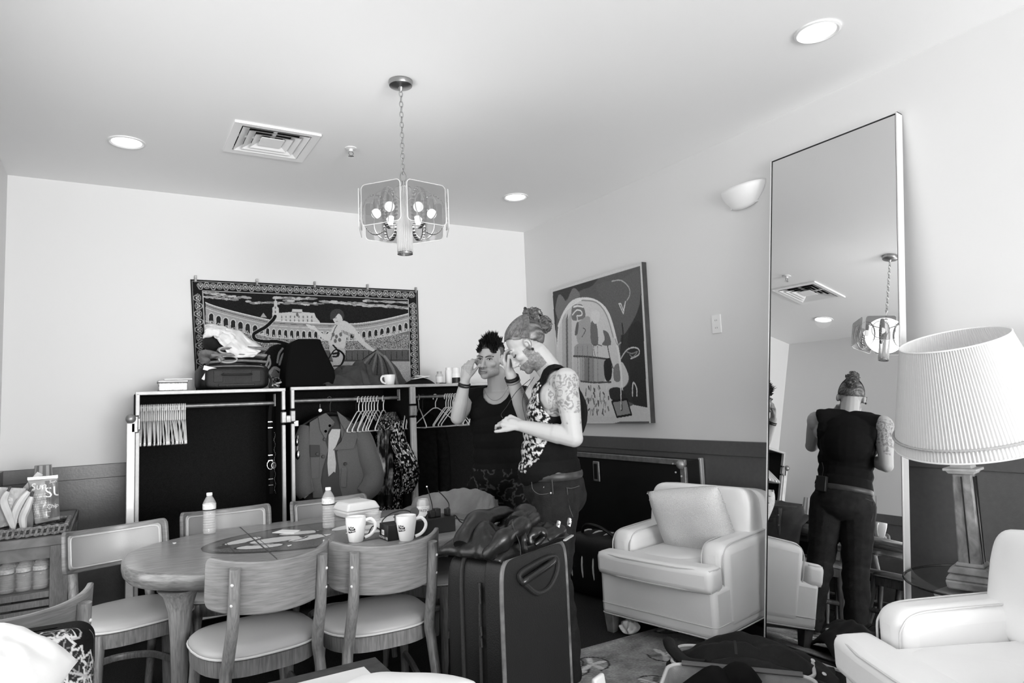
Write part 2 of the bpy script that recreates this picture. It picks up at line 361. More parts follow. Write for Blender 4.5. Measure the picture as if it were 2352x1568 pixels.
bar(ma-fw+.005, ma, 0, zt_m, 'frame_side', m=m_mf); bar(mb_, mb_+fw-.005, 0, zt_m, 'frame_side', m=m_mf); bar(mb_, ma, zt_m-.006, zt_m, 'frame_top', m=m_mf); bar(mb_, ma, 0, fw, 'frame_bottom', m=m_mf)
m_gap = mat('frame_gap', 30, .6)
for (a0, a1, c0, c1) in ((ma-fw+.001, ma-fw+.005, fw, zt_m-fw), (mb_+fw-.005, mb_+fw-.001, fw, zt_m-fw), (mb_+.006, ma-.006, zt_m-.011, zt_m-.006)): bar(a0, a1, c0, c1, 'inner_edge', -.01, .003, m_gap)

# ---------------------------------------------------------------- chandelier
CX, CY = 1.195, 2.966
t = thing('chandelier', 'chandelier of clear smoked panels on a long chain', 'chandelier', (CX, CY, 2.04), R(-21.9))
m_panel = mat('smoked_panel', 120, .08, alpha=.45, spec=.6); m_steel = mat('brushed_steel', 165, .28, 1); m_bulb = mat('bulb_glass', 250, .3, emit=2.2)
m_tube = mat('ribbed_glass', 215, .12, alpha=.5, spec=.7)
b = MB(); b.lathe([(.058, ZC-2.04), (.06, ZC-2.05), (.056, ZC-2.064), (.04, ZC-2.07), (.012, ZC-2.072), (.01, ZC-2.085), (.004, ZC-2.095)], 28); b.obj('ceiling_canopy', m_steel, t)
lk = MB(); lk.tube([(.0085*math.cos(a), 0, .0165*math.sin(a)) for a in np.linspace(0, 2*PI, 17)[:-1]], .0019, 6, closed=True)
z = ZC-2.04-.065; k = 0; lm = None
while z > .40:
    if lm is None: lo = lk.obj('chain_link', m_steel, t); lm = lo
    else: lo = lm.copy(); COL.objects.link(lo); lo.parent = t
    lo.location = (0, 0, z); lo.rotation_euler[2] = (k % 2)*PI/2+.3; z -= .0262; k += 1
b = MB(); b.tube([(.014*math.cos(a), 0, z+.002+.026*math.sin(a)) for a in np.linspace(0, 2*PI, 21)[:-1]], .003, 6, closed=True); b.obj('hanging_loop', m_steel, t)
b = MB(); b.lathe([(.006, z-.02), (.006, .335), (.03, .333), (.036, .33), (.036, .322)], 20); b.obj('stem', m_steel, t)
b = MB()
for j in range(24):
    a = 2*PI*j/24; b.tube([(.034*math.cos(a), .034*math.sin(a), .01), (.034*math.cos(a), .034*math.sin(a), .325)], .0042, 6)
b.obj('ribbed_cylinder', m_tube, t)
b = MB(); b.lathe([(.012, .012), (.012, .325)], 12); b.obj('core', mat('core_white', 180, .3, .6), t)
b = MB()
for j in range(28):
    a = 2*PI*j/28; b.box((.033*math.cos(a), .033*math.sin(a), .012), (.003, .004, .024), a)
b.lathe([(.037, 0), (.037, .006), (.031, .006), (.031, 0), (.037, 0)], 28, cap=False); b.obj('base_ring', m_steel, t)
PW, PH, RA = .205, .19, .208
rp = []
for (x, z_) in ((-1, -1), (1, -1), (1, 1), (-1, 1)):
    a0 = {(-1, -1): PI, (1, -1): 1.5*PI, (1, 1): 0, (-1, 1): .5*PI}[(x, z_)]
    rp += [(x*(PW/2-.02)+.02*math.cos(a0+q*PI/8), z_*(PH/2-.02)+.02*math.sin(a0+q*PI/8)) for q in range(5)]
first = None
for k in range(6):
    a = R(60*k+30)            # a corner gap faces the camera
    if first is None:
        b = MB(); b.prism(rp, -.002, .002, Matrix.Translation((0, -RA, .20)) @ Matrix.Rotation(PI/2, 4, 'X')); first = b.obj('panel', m_panel, t)
        b = MB(); b.tube([(x, -RA, .20+z_) for x, z_ in rp], .0022, 5, closed=True); p_r = b.obj('polished_rim', mat('panel_rim', 235, .25, alpha=.8), first)
        b = MB(); b.tube([(.058*math.cos(q), -RA+.006, .188+.068*math.sin(q)) for q in np.linspace(0, 2*PI, 33)[:-1]], .0022, 6, closed=True); p_c = b.obj('round_trim', mat('trim_bright', 235, .2, .6), first)
        b = MB()
        for q in range(32):
            a0, a1 = 2*PI*q/32, 2*PI*(q+1)/32
            vs = [(dx, -RA+.072+.062*math.cos(aa), .195+.098*math.sin(aa)) for aa in (a0, a1) for dx in (-.009, .009)]
            b.add(vs, [(0, 1, 3, 2)])
        p_l = b.obj('strap_loop', m_steel, first, solid=.0025)
        for zz in (.165, .225): b = MB(); b.ell((0, -RA-.003, zz), .005, 8); b.obj('rivet', m_steel, first)
        b = MB(); b.ell((0, -RA+.075, .20), .024, 14); p_b = b.obj('bulb', m_bulb, first)
        b = MB(); b.lathe([(.012, 0), (.014, .03), (.008, .05)], 12, (0, -RA+.075, .222)); p_o = b.obj('bulb_socket', m_steel, first)
        first.rotation_euler[2] = a
    else:
        c = copy_tree(first, t); c.rotation_euler[2] = a
b = MB()
for k in range(6):
    a = R(60*k+30); d = Matrix.Rotation(a, 3, 'Z')
    b.tube([d @ Vector((0, -.03, .255)), d @ Vector((0, -RA+.072, .275))], .004, 6)
b.obj('spoke_arms', m_steel, t)
l = bpy.data.lights.new('chandelier_light', 'POINT'); l.energy = 5; l.shadow_soft_size = .14
lo = bpy.data.objects.new('chandelier_light', l); COL.objects.link(lo); lo.parent = t; lo.location = (0, 0, .20)

# ---------------------------------------------------------------- tapestry: drawn in the coordinates of its own cloth
m_ink = mat('woven_print', 128, .85, ink=True, spec=.15); m_paint = mat('paint_print', 128, .55, ink=True, spec=.3)
class Quad:
    """bilinear patch with corners given in picture coordinates of a flat hanging: top-left, top-right, bottom-right, bottom-left"""
    def __init__(s, tl, tr, br, bl): s.c = [Vector(q) for q in (tl, tr, br, bl)]
    def at(s, u, v): a, b, c, d = s.c; return (a*(1-u)+b*u)*(1-v)+(d*(1-u)+c*u)*v
    def inv(s, x, y):
        u = v = .5
        for _ in range(12):
            q = s.at(u, v); a, b, c, d = s.c; du = (b-a)*(1-v)+(c-d)*v; dv = (d-a)*(1-u)+(c-b)*u
            ex, ey = x-q.x, y-q.y; det = du.x*dv.y-du.y*dv.x; u += (ex*dv.y-ey*dv.x)/det; v += (du.x*ey-du.y*ex)/det
        return u, v
Q = Quad((70, 86), (2188, 188), (2212, 1105), (122, 1120))
AS = 2.1
cv = Canvas(0, AS, 0, 1, 640, 300, 26)
def tq(*pts): return [(lambda w: (w[0]*AS, w[1]))(Q.inv(x, y)) for x, y in pts]
K = .001                                      # about one picture unit
wv = lambda a, c, s: (lambda X, Y: a+c*np.sign(np.sin(X*520)*np.sin(Y*430+s)))
rng = random.Random(3)
# scrolling border: vine waves with leaves
def vine(x0, y0, x1, y1, n, amp):
    dx, dy = x1-x0, y1-y0; L = math.hypot(dx, dy); nx, ny = -dy/L, dx/L
    cv.line([(x0+dx*i/(n*6)+nx*amp*math.sin(i/6*2*PI), y0+dy*i/(n*6)+ny*amp*math.sin(i/6*2*PI)) for i in range(n*6+1)], .008, 150)
    for i in range(n*2):
        tt = (i+.5)/(n*2); sg = 1 if i % 2 else -1; cx, cy = x0+dx*tt-nx*amp*.25*sg, y0+dy*tt-ny*amp*.25*sg; al = math.atan2(dy, dx)
        for q in range(5):
            an = al+sg*(q-2)*.75+PI/2*sg; r_ = amp*.62; cv.oval(cx+r_*.75*math.cos(an), cy+r_*.75*math.sin(an), r_*.55, r_*.26, 165 if q % 2 else 120, an, 12)
        cv.oval(cx, cy, amp*.33, amp*.33, 40); cv.oval(cx, cy, amp*.2, amp*.2, 185)
        cv.line([(cx+amp*.9*math.cos(al+w), cy+amp*.9*math.sin(al+w)) for w in np.linspace(sg*.3, sg*2.6, 8)], .006, 140)
def rim(x):                                   # arena wall top line, in crop units
    return 300+(470-300)*min(1, ((x-210)/620))**.8 if x < 830 else (470+30*math.sin((x-830)/750*PI/2) if x < 1580 else 500-100*((x-1580)/540)**1.5)
xs = list(range(212, 2125, 30))
cl = [(215, 215, 600, 262, 20), (215, 250, 480, 275, 9), (610, 300, 1240, 318, 16), (860, 258, 1230, 268, 9), (960, 285, 2100, 350, 26), (1300, 290, 1750, 325, 20), (1700, 285, 2115, 305, 12), (1650, 320, 2115, 355, 14)]
for x0, y0, x1, y1, h in cl:
    for i in range(26):
        tt = i/25; cx = x0+(x1-x0)*tt; cy = y0+(y1-y0)*tt+rng.uniform(-h, h)*.5
        u_ = tq((cx, cy))[0]; cv.oval(u_[0], u_[1], .03*rng.uniform(.6, 1.4), .008*rng.uniform(.6, 1.5), rng.choice((120, 150, 175)))
# palace and tower
cv.poly(tq((833, 440), (835, 350), (848, 340), (850, 290), (858, 285), (860, 240), (868, 285), (878, 290), (880, 340), (892, 352), (894, 400), (1015, 390), (1020, 362), (1110, 365), (1112, 390), (1225, 400), (1240, 440), (1275, 480), (1280, 510), (833, 470)), wv(178, 8, 0))
for x in range(915, 1230, 40):
    for y in (425, 460): cv.poly(tq((x, y), (x+12, y), (x+12, y+22), (x, y+22)), 110)
cv.line(tq((1020, 392), (1110, 394)), .006, 90); cv.oval(*tq((1065, 415))[0], .012, .018, 90)
for y in (350, 390): cv.oval(*tq((862, y))[0], .006, .012, 90)
cv.poly(tq((722, 440), (730, 425), (750, 398), (770, 425), (782, 442)), 150)
# arena: rim, arcade, crowd, barrier, sand
band = [(x, rim(x)) for x in xs]
cv.poly(tq(*(band+[(x, rim(x)+60) for x in xs[::-1]])), wv(140, 14, 1))
cv.line(tq(*band), .008, 205); cv.line(tq(*[(x, y+22) for x, y in band]), .005, 60); cv.line(tq(*[(x, y+48) for x, y in band]), .006, 190)
def low(x): return rim(x)+60+(110 if x < 650 else 95 if x < 1200 else 95)
cv.poly(tq(*([(x, rim(x)+58) for x in xs]+[(x, low(x)+6) for x in xs[::-1]])), wv(150, 14, 2))
x = 235
while x < 2110:
    w_ = 58 if x < 700 else 46; h = 105 if x < 700 else 90; y = rim(x+w_/2)+70
    cv.poly(tq((x, y+h), (x, y+28), (x+w_*.15, y+10), (x+w_*.5, y), (x+w_*.85, y+10), (x+w_, y+28), (x+w_, y+h)), 190)
    cv.poly(tq((x+8, y+h), (x+8, y+32), (x+w_*.25, y+16), (x+w_*.5, y+9), (x+w_*.75, y+16), (x+w_-8, y+32), (x+w_-8, y+h)), 38)
    for q in range(12): cv.oval(*tq((x+rng.uniform(12, w_-12), y+h-rng.uniform(0, 26)))[0], .0035, .006, rng.choice((150, 190)))
    x += w_+10
cv.poly(tq(*([(x, low(x)) for x in xs]+[(x, 760) for x in xs[::-1]])), 105)
w = cv.win(*zip(*tq((225, 560), (2120, 760)))); msk = cv.a[w] == 105
cv.a[w] = np.where(msk, 105+np.sign(np.random.default_rng(1).normal(0, 1, msk.shape))*62, cv.a[w])
cv.line(tq(*[(x, low(x)+3) for x in xs]), .006, 190)
cv.poly(tq((225, 752), (2120, 735), (2120, 850), (225, 860)), 85)
for x in range(640, 2110, 52): cv.line(tq((x, 756), (x, 842)), .005, 45)
cv.line(tq((225, 752), (2120, 737)), .007, 165); cv.line(tq((225, 850), (2120, 838)), .007, 50)
cv.poly(tq((225, 862), (2122, 850), (2130, 1110), (225, 1120)), 160); cv.speck(*[min(q) if i % 2 == 0 else max(q) for q in zip(*tq((225, 862), (2130, 1110))) for i in (0, 1)], 12, 5)
# bull: tail, rump, back, head with horns
cv.line(tq((860, 430), (835, 470), (770, 530), (700, 570), (660, 600), (675, 645), (760, 665), (880, 665), (1000, 700)), .040, 175, 4)
cv.line(tq((860, 430), (835, 470), (770, 530), (700, 570), (660, 600), (675, 645), (760, 665), (880, 665), (1000, 700)), .030, 18, 4)
cv.poly(tq((735, 900), (745, 810), (790, 740), (860, 695), (980, 690), (1250, 720), (1290, 900), (1240, 1100), (960, 1100), (940, 960), (860, 900), (800, 950), (760, 960)), 20, 4)
for pts in (((760, 930), (790, 850), (805, 800)), ((780, 930), (815, 870), (800, 810)), ((880, 860), (895, 780), (930, 730)), ((900, 880), (925, 800), (960, 760)), ((800, 960), (850, 905), (900, 930), (940, 1000)), ((930, 900), (945, 870), (955, 830))): cv.line(tq(*pts), .018, 150, 4)
cv.poly(tq((815, 975), (850, 915), (905, 945), (900, 1000), (840, 1008)), 120); cv.poly(tq((860, 925), (900, 945), (895, 965)), 20)
# torero
cv.poly(tq((1365, 700), (1500, 720), (1510, 800), (1490, 860), (1480, 900), (1420, 930), (1395, 830)), wv(165, 22, 0), 3)
cv.poly(tq((1360, 690), (1370, 600), (1400, 530), (1440, 500), (1500, 470), (1580, 520), (1610, 560), (1560, 600), (1520, 640), (1505, 722), (1420, 712)), wv(182, 14, 1), 3)
cv.poly(tq((1365, 650), (1300, 640), (1235, 565), (1190, 550), (1145, 505), (1200, 515), (1225, 520), (1260, 560), (1330, 600), (1375, 570)), 185, 3)
cv.poly(tq((1550, 570), (1610, 560), (1700, 670), (1790, 745), (1760, 755), (1700, 720), (1620, 650)), wv(185, 12, 0), 3)
cv.line(tq((1440, 505), (1410, 560), (1380, 650)), .008, 70, 4)
for q in ((1400, 600), (1430, 620), (1420, 660), (1470, 600), (1460, 650)): cv.oval(*tq(q)[0], .014, .02, 95)
for i in range(9): cv.line(tq((1480+i*14, 560+i*5), (1480+i*14, 585+i*5)), .006, 70)
cv.poly(tq((1390, 440), (1410, 400), (1470, 390), (1495, 430), (1480, 480), (1440, 510), (1415, 490)), 178, 3)
cv.poly(tq((1372, 455), (1375, 400), (1405, 370), (1450, 362), (1490, 385), (1503, 430), (1490, 460), (1478, 430), (1450, 405), (1420, 440), (1390, 460)), 55, 3)
cv.line(tq((1415, 448), (1432, 444)), .004, 50); cv.line(tq((1425, 478), (1442, 476)), .004, 60)
cv.line(tq((1400, 780), (1450, 770), (1440, 800)), .02, 20); cv.line(tq((1400, 700), (1450, 760), (1445, 800), (1400, 805)), .016, 24, 3)
# cape
cv.poly(tq((1790, 745), (1840, 740), (1900, 810), (1990, 900), (2050, 1000), (2060, 1090), (1500, 1090), (1480, 960), (1620, 860), (1720, 800)), 78, 3)
for i, xb in enumerate((1560, 1650, 1740, 1800, 1870, 1940, 2010)): cv.line(tq((1810, 755), ((1810+xb)/2+10, 860), (xb, 1080)), .012 if i % 2 else .02, 45 if i % 2 else 110, 4)
cv.line(tq((1880, 800), (1960, 920), (2000, 1080)), .02, 130, 4)
cv.line(tq((1800, 750), (1680, 830), (1600, 920), (1500, 960)), .008, 35, 4)
for q in ([(0, 0), (AS, 0), (AS, .098), (0, .098)], [(0, 0), (.112, 0), (.112, 1), (0, 1)], [(AS-.092, 0), (AS, 0), (AS, 1), (AS-.092, 1)]): cv.poly(q, 24)
vine(.06, .053, AS-.03, .053, 17, .038); vine(.06, .13, .06, .99, 6, .044); vine(AS-.046, .13, AS-.046, .99, 7, .038)
cv.line([(.108, 1.02), (.108, .098), (AS-.09, .098), (AS-.09, 1.02)], .008, 165); cv.line([(.014, 1), (.014, .016), (AS-.012, .016), (AS-.012, 1)], .006, 120)
cv.a += np.random.default_rng(2).normal(0, 7, cv.a.shape)
TY = YB-.012
def tap(u, v):
    q = Q.at(u, v); px, py = 420+q.x/4.055, 620+q.y/4.055; z = .006*math.sin(u*19+v*2)*(.3+v)+.004*math.sin(u*7)
    return Yp(px, py, TY-abs(z)*1.0)
tc_ = Yp(700, 890, TY)
t = thing('wall_tapestry', 'woven bullfight wall hanging with a scrolled leaf border', 'tapestry', (tc_.x, tc_.y, tc_.z))
ob = sheet('cloth', cv, lambda u, v: tap(u, v)-t.location, m_ink, t)
for px, py in ((118, 66), (690, 98), (1228, 122), (1720, 146), (2170, 174)):
    q = Yp(420+px/4.055, 620+py/4.055, TY-.006)
    b = MB(); b.box(q-Vector((0, 0, .012)), (.016, .012, .05)); b.box(q+Vector((0, -.008, -.02)), (.010, .01, .03)); b.sh(t.location).obj('hanging_clip', m_alud, t, bev=.002)

# ---------------------------------------------------------------- painting on the right wall
PXX = XR-.046
Q = Quad((62, 292), (876, 44), (960, 1496), (160, 1500)); AS = 1.0
cv = Canvas(0, 1, 0, 1, 300, 300, 92)
def blot(pts, v, sm=3): cv.poly(tq(*pts), v, sm)
def lin(pts, w, v, sm=3): cv.line(tq(*pts), w, v, sm)
blot([(80, 300), (480, 160), (840, 80), (880, 330), (900, 700), (700, 640), (560, 450), (430, 330), (180, 480), (110, 850), (70, 500)], 90)
blot([(80, 310), (470, 170), (430, 260), (330, 300), (180, 400), (110, 560), (100, 850)], 58)
blot([(700, 640), (800, 500), (870, 330), (940, 1345), (800, 1320), (720, 1280), (600, 1250), (590, 1180), (740, 1160), (760, 1050), (690, 950)], 52)
blot([(760, 660), (880, 600), (920, 1000), (930, 1345), (800, 1310), (770, 1000)], 44)
blot([(470, 250), (700, 200), (850, 120), (860, 420), (760, 640), (690, 700), (600, 560), (540, 420)], 96)
blot([(100, 470), (130, 340), (170, 360), (200, 400), (250, 290), (290, 290), (320, 350), (250, 410), (170, 500), (130, 560)], 116)
blot([(125, 930), (130, 620), (180, 500), (260, 400), (390, 375), (500, 420), (580, 520), (640, 720), (680, 930), (700, 1180), (690, 1480), (130, 1480)], 205)
for x0, x1, v in ((160, 195, 178), (195, 212, 105), (212, 245, 176)): blot([(x0, 560), (x1, 500), (x1+5, 980), (x1+8, 1480), (x0+8, 1480)], v, 0)
blot([(250, 450), (300, 425), (350, 440), (370, 540), (300, 570), (250, 560)], 120)
lin([(265, 450), (300, 440), (350, 450)], .012, 225); lin([(255, 520), (290, 480), (330, 485), (340, 520), (300, 530)], .01, 225); lin([(300, 570), (295, 530)], .01, 215)
blot([(300, 610), (330, 570), (410, 540), (420, 780), (300, 770)], 165)
blot([(420, 590), (470, 600), (485, 780), (425, 780)], 108); blot([(530, 660), (580, 690), (600, 790), (520, 790), (545, 740)], 104)
blot([(290, 600), (310, 590), (300, 690), (275, 700)], 100)
blot([(300, 780), (430, 780), (445, 900), (270, 890), (270, 810)], 158, 0)
blot([(265, 890), (545, 915), (545, 1130), (330, 1120), (265, 960)], 170, 0)
for x0, x1, v in ((265, 320, 196), (320, 360, 168), (360, 400, 128), (400, 450, 142), (450, 545, 166)): blot([(x0, 905), (x1, 910), (x1, 1120), (x0, 1115)], v, 0)
lin([(265, 892), (400, 898), (560, 918)], .012, 70); lin([(330, 1118), (450, 1130), (600, 1125)], .012, 80); lin([(402, 910), (402, 1120)], .008, 70)
blot([(540, 940), (590, 910), (612, 1000), (600, 1100), (560, 1115), (540, 1050)], 34)
blot([(625, 1000), (670, 960), (685, 1110), (630, 1110)], 122)
blot([(690, 950), (730, 990), (760, 1080), (745, 1140), (700, 1165)], 200)
blot([(420, 520), (450, 480), (500, 500), (490, 580), (450, 600)], 215)
lin([(130, 620), (180, 500), (260, 400), (390, 378), (500, 420), (580, 520), (640, 720), (680, 930), (700, 1180), (698, 1370)], .022, 222, 4)
lin([(340, 390), (470, 410), (560, 520), (620, 720)], .01, 150, 4)
lin([(120, 930), (130, 640), (200, 480), (330, 385)], .012, 225)
lin([(610, 218), (690, 210), (760, 270), (770, 340), (745, 390)], .008, 170, 4); lin([(672, 420), (712, 510), (732, 400), (712, 480), (690, 420), (672, 420)], .008, 205, 0)
lin([(690, 915), (740, 840), (800, 815), (850, 830), (850, 880), (780, 915)], .009, 190); lin([(740, 850), (790, 870), (840, 850), (800, 900), (770, 880)], .008, 130)
lin([(795, 1250), (795, 1170), (805, 1130), (832, 1180), (834, 1250)], .011, 205); lin([(640, 740), (660, 790), (690, 770)], .01, 160)
lin([(700, 600), (710, 680), (700, 780)], .012, 40)
blot([(590, 1185), (690, 1180), (740, 1290), (620, 1290), (590, 1250)], 46)
blot([(610, 1300), (745, 1280), (785, 1418), (655, 1440)], 140, 0); lin([(610, 1300), (745, 1280), (785, 1418), (655, 1440), (610, 1305)], .012, 25, 0)
for i in range(14): lin([(640+rng.uniform(0, 40), 1310+i*9), (740+rng.uniform(-20, 20), 1306+i*9)], .005, rng.choice((90, 100, 175)), 0)
lin([(690, 1160), (695, 1375)], .014, 215, 0); lin([(697, 1180), (698, 1380)], .006, 60, 0)
for i in range(60):
    x = rng.uniform(340, 580); y = rng.uniform(1160, 1420); lin([(x, y), (x+rng.uniform(-12, 12), y+rng.uniform(10, 50))], rng.uniform(.006, .016), rng.choice((80, 110, 150, 215)), 0)
lin([(350, 640), (372, 660), (340, 720)], .006, 70); lin([(570, 800), (590, 900), (620, 1000)], .008, 60); lin([(460, 900), (445, 790), (520, 800)], .006, 90)
for i in range(5): lin([(300+i*45, 800), (305+i*45, 1130)], .004, 110, 0)
lin([(62, 292), (876, 44)], .045, 205, 0); lin([(876, 44), (905, 600), (945, 1400), (960, 1496)], .036, 200, 0); lin([(62, 292), (80, 600), (130, 1000), (160, 1500)], .03, 205, 0)
blot([(340, 1420), (600, 1440), (800, 1330), (950, 1360), (955, 1480), (345, 1485)], 200, 0)
blot([(610, 1300), (745, 1280), (785, 1418), (655, 1440)], 140, 0); lin([(610, 1300), (745, 1280), (785, 1418), (655, 1440), (610, 1305)], .014, 25, 0); lin([(694, 1290), (697, 1375)], .016, 40, 0); lin([(690, 1160), (692, 1370)], .008, 215, 0)
cv.a += np.random.default_rng(4).normal(0, 5, cv.a.shape)
c4 = [Xp(1250+q.x/3.92, 590+q.y/3.92, PXX) for q in Q.c]
pb = Xp(1440, 972, PXX)
t = thing('abstract_painting', 'large unframed abstract canvas with a pale arch on dark ground', 'painting', (XR, pb.y, pb.z))
sheet('painted_face', cv, lambda u, v: Xp(1250+Q.at(u, v).x/3.92, 590+Q.at(u, v).y/3.92, PXX)-t.location, m_paint, t)
b = MB(); d = Vector((XR-PXX-.002, 0, 0)); e = Vector((.001, 0, 0)); b.hexa([q+e for q in c4], [q+d for q in c4]); b.sh(t.location).obj('stretcher', mat('canvas_edge', 62, .8, nz=(12, .3)), t)
# ---------------------------------------------------------------- wardrobe road cases along the back wall
m_felt = mat('case_felt', 30, .95, spec=.08, nz=(180, .35), bump=(220, .35)); m_shell = mat('case_shell', 14, .6)
m_hang = mat('hanger_white', 225, .45); m_hangb = mat('hanger_black', 14, .4)
YF = 4.62; YK = 5.20
def hanger_mesh(r=.0042, w=.40, h=.10):
    b = MB()
    pts = [(0, 0, -.085), (w*.12, 0, -.10), (w*.47, 0, -.10-h), (w*.5, 0, -.115-h), (w*.47, 0, -.128-h), (0, 0, -.132-h), (-w*.47, 0, -.128-h), (-w*.5, 0, -.115-h), (-w*.47, 0, -.10-h), (-w*.12, 0, -.10)]
    b.tube(smooth_poly(pts, 3, True), r, 6, closed=True)
    hk = [(-.018, 0, -.018), (-.021, 0, 0), (-.014, 0, .016), (0, 0, .022), (.015, 0, .015), (.02, 0, 0), (.015, 0, -.018), (.004, 0, -.035), (0, 0, -.05), (0, 0, -.09)]
    b.tube(smooth_poly(hk, 2), r, 6); return b
hang0 = None
def hanger(loc, rz, label, group, m=None, tilt=0):
    global hang0
    t = thing('clothes_hanger', label, 'hanger', loc, rz, group)
    if hang0 is None: hang0 = hanger_mesh().obj('hanger_body', m_hang, t)
    else: c = hang0.copy(); COL.objects.link(c); c.parent = t; c.matrix_basis = Matrix.Identity(4)
    t.rotation_euler[1] = tilt
    return t
def road_case(x0, x1, zt, label, rz_=0, rail=True, gap=(.86, .96)):
    """open-fronted wardrobe case, front plane at YF"""
    t = thing('wardrobe_case', label, 'road case', ((x0+x1)/2, (YF+YK)/2, 0), 0, 'wardrobe road cases'); o = t.location
    w = x1-x0; th = .014
    MB().box(((x0+x1)/2, YK-.007, zt/2+.03), (w, .014, zt-.06)).sh(o).obj('back_panel', m_felt, t)
    for x in (x0+th/2, x1-th/2): MB().box((x, (YF+YK)/2, zt/2+.03), (th, YK-YF, zt-.06)).sh(o).obj('side_panel', m_felt, t)
    MB().box(((x0+x1)/2, (YF+YK)/2, zt-th/2), (w, YK-YF, th)).sh(o).obj('top_panel', m_shell, t); MB().box(((x0+x1)/2, (YF+YK)/2, .075), (w, YK-YF, .03)).sh(o).obj('bottom_panel', m_shell, t)
    e = .022
    def edge(c, d, n='edge_strip'):
        MB().box(c, d).sh(o).obj(n, m_alu, t, bev=.003)
    edge(((x0+x1)/2, YF-.008, zt-e/2+.004), (w+.01, .03, e))
    edge(((x0+x1)/2, YF-.008, .08), (w, .03, e))
    for x in (x0+e/2-.003, x1-e/2+.003):
        edge((x, YF-.008, zt-.075), (e, .03, .13)); edge((x, YF-.008, (zt-.24+.07)/2), (e, .03, zt-.24-.07))
        # hinge block between the two strips
        MB().box((x, YF-.012, zt-.19), (.034, .034, .075)).sh(o).obj('hinge', m_alud, t, bev=.006)
    for dx in (.12, w-.12):
        for dy in (.1, YK-YF-.1): b = MB(); b.lathe([(.03, -.012), (.035, -.01), (.035, .01), (.03, .012)], 16, (x0+dx, YF+dy, .035), rotm(PI/2, 'Y')); b.sh(o).obj('caster', m_black, t)
    return t
C1 = (.112, .974, 1.462); C2 = (1.017, 1.883, 1.468); C3 = (1.887, 2.73, 1.468)
t1 = road_case(*C1, 'open wardrobe case with a bunch of white hangers pushed to one side')
t2 = road_case(*C2, 'open wardrobe case with a grey coat and a dotted robe hanging inside')
t3 = road_case(*C3, 'open wardrobe case behind the two men with loose white hangers')
def rail(t, x0, x1, y, z, r=.013, br=True):
    o = t.location; b = MB(); b.tube([(x0, y, z), (x1, y, z)], r, 14); b.sh(o).obj('clothes_rail', m_alud, t)
    if br: MB().box((x1-.004, y, z+.02), (.008, .05, .085)).sh(o).obj('rail_bracket', m_alu, t, bev=.002)
RYL = 4.82
rail(t1, C1[0]+.015, .955, RYL, 1.372); rail(t2, C2[0]+.015, 1.862, RYL, 1.381); rail(t3, C3[0]+.015, 2.71, RYL, 1.381, br=False)
# lid of the first case folded back along its side, with a ball corner
b = MB(); b.box((.088, 4.86, .68), (.03, .5, 1.22)); b.sh(t1.location).obj('lid_panel', m_shell, t1, bev=.004)
b = MB(); b.box((.086, 4.60, .675), (.044, .03, 1.21)); b.sh(t1.location).obj('lid_edge', mat('worn_aluminium', 215, .45, .5, nz=(14, .12)), t1, bev=.004)
b = MB(); b.ell((.084, 4.585, 1.305), .028, 16); b.sh(t1.location).obj('ball_corner', m_alud, t1)
b = MB(); b.box((.105, 4.60, 1.27), (.04, .03, .10)); b.sh(t1.location).obj('lid_hinge', m_alud, t1, bev=.006)
for dz in (0, .06): MB().box((.995, 4.61, 1.26+dz*0), (.04, .03, .05)).sh(t2.location).obj('case_link', m_alud, t2, bev=.006) if dz == 0 else None
# 25 white hangers seen edge on
for i in range(25):
    hanger((.135+i*.0108, RYL, 1.372-.006), PI/2+random.uniform(-.06, .06), '%s white hanger from the case side in the tight bunch on the rail' % ORD[i], 'bunched white hangers', tilt=0)
for i, x in enumerate((1.545, 1.575, 1.598, 1.62, 1.642, 1.664, 1.69, 1.735)):
    hanger((x, RYL, 1.381-.006), R(52)+random.uniform(-.08, .08), '%s empty white hanger counted from the grey coat towards the dotted robe' % ORD[i], 'white hangers between coat and robe')
for i, (x, a) in enumerate(((1.92, 60), (1.935, 62), (1.95, 58), (2.02, 82), (2.16, 12), (2.25, 35), (2.27, 32), (2.29, 36), (2.31, 30), (2.335, 30), (2.44, 40), (2.48, 42), (2.52, 44), (2.56, 46))):
    hanger((x, RYL, 1.381-.006), R(a), '%s empty white hanger from the dotted robe on the rail behind the men' % ORD[i], 'white hangers behind the men')
def leather_strap():
    x = .925; t = thing('studded_belt', 'black studded belt with a chain hanging in the first case', 'belt', (x, 4.80, .74))
    b = MB(); P = [(x, 4.80, 1.36), (x-.008, 4.80, 1.31), (x-.012, 4.795, 1.2), (x-.01, 4.795, 1.05), (x, 4.80, .9), (x-.005, 4.8, .76)]
    b.tube(smooth_poly(P, 4), .013, 6, sy=.3, up=(0, 1, 0)); b.sh(t.location).obj('strap', m_blackm, t)
    for z in (1.245, 1.205, 1.02, .985, .86, .82):
        MB().box((x-.01, 4.787, z), (.030, .010, .005)).sh(t.location).obj('buckle_bar', m_chrome, t)
    for i in range(40):
        z = 1.17-i*.0105; b = MB(); b.ell((x+.018+.004*math.sin(i), 4.788, z), (.004, .004, .006), 6); b.sh(t.location).obj('chain_stud', m_chrome, t)
    b = MB(); b.tube([(x-.01+.022*math.cos(a), 4.79, .955+.03*math.sin(a)) for a in np.linspace(0, 2*PI, 15)[:-1]], .004, 6, closed=True); b.sh(t.location).obj('ring', m_chrome, t)
    b = MB(); b.tube([(x+.01+.014*math.cos(a), 4.785, .95+.02*math.sin(a)) for a in np.linspace(0, 2*PI, 13)[:-1]], .005, 6, closed=True); b.sh(t.location).obj('ring', m_chrome, t)
leather_strap()
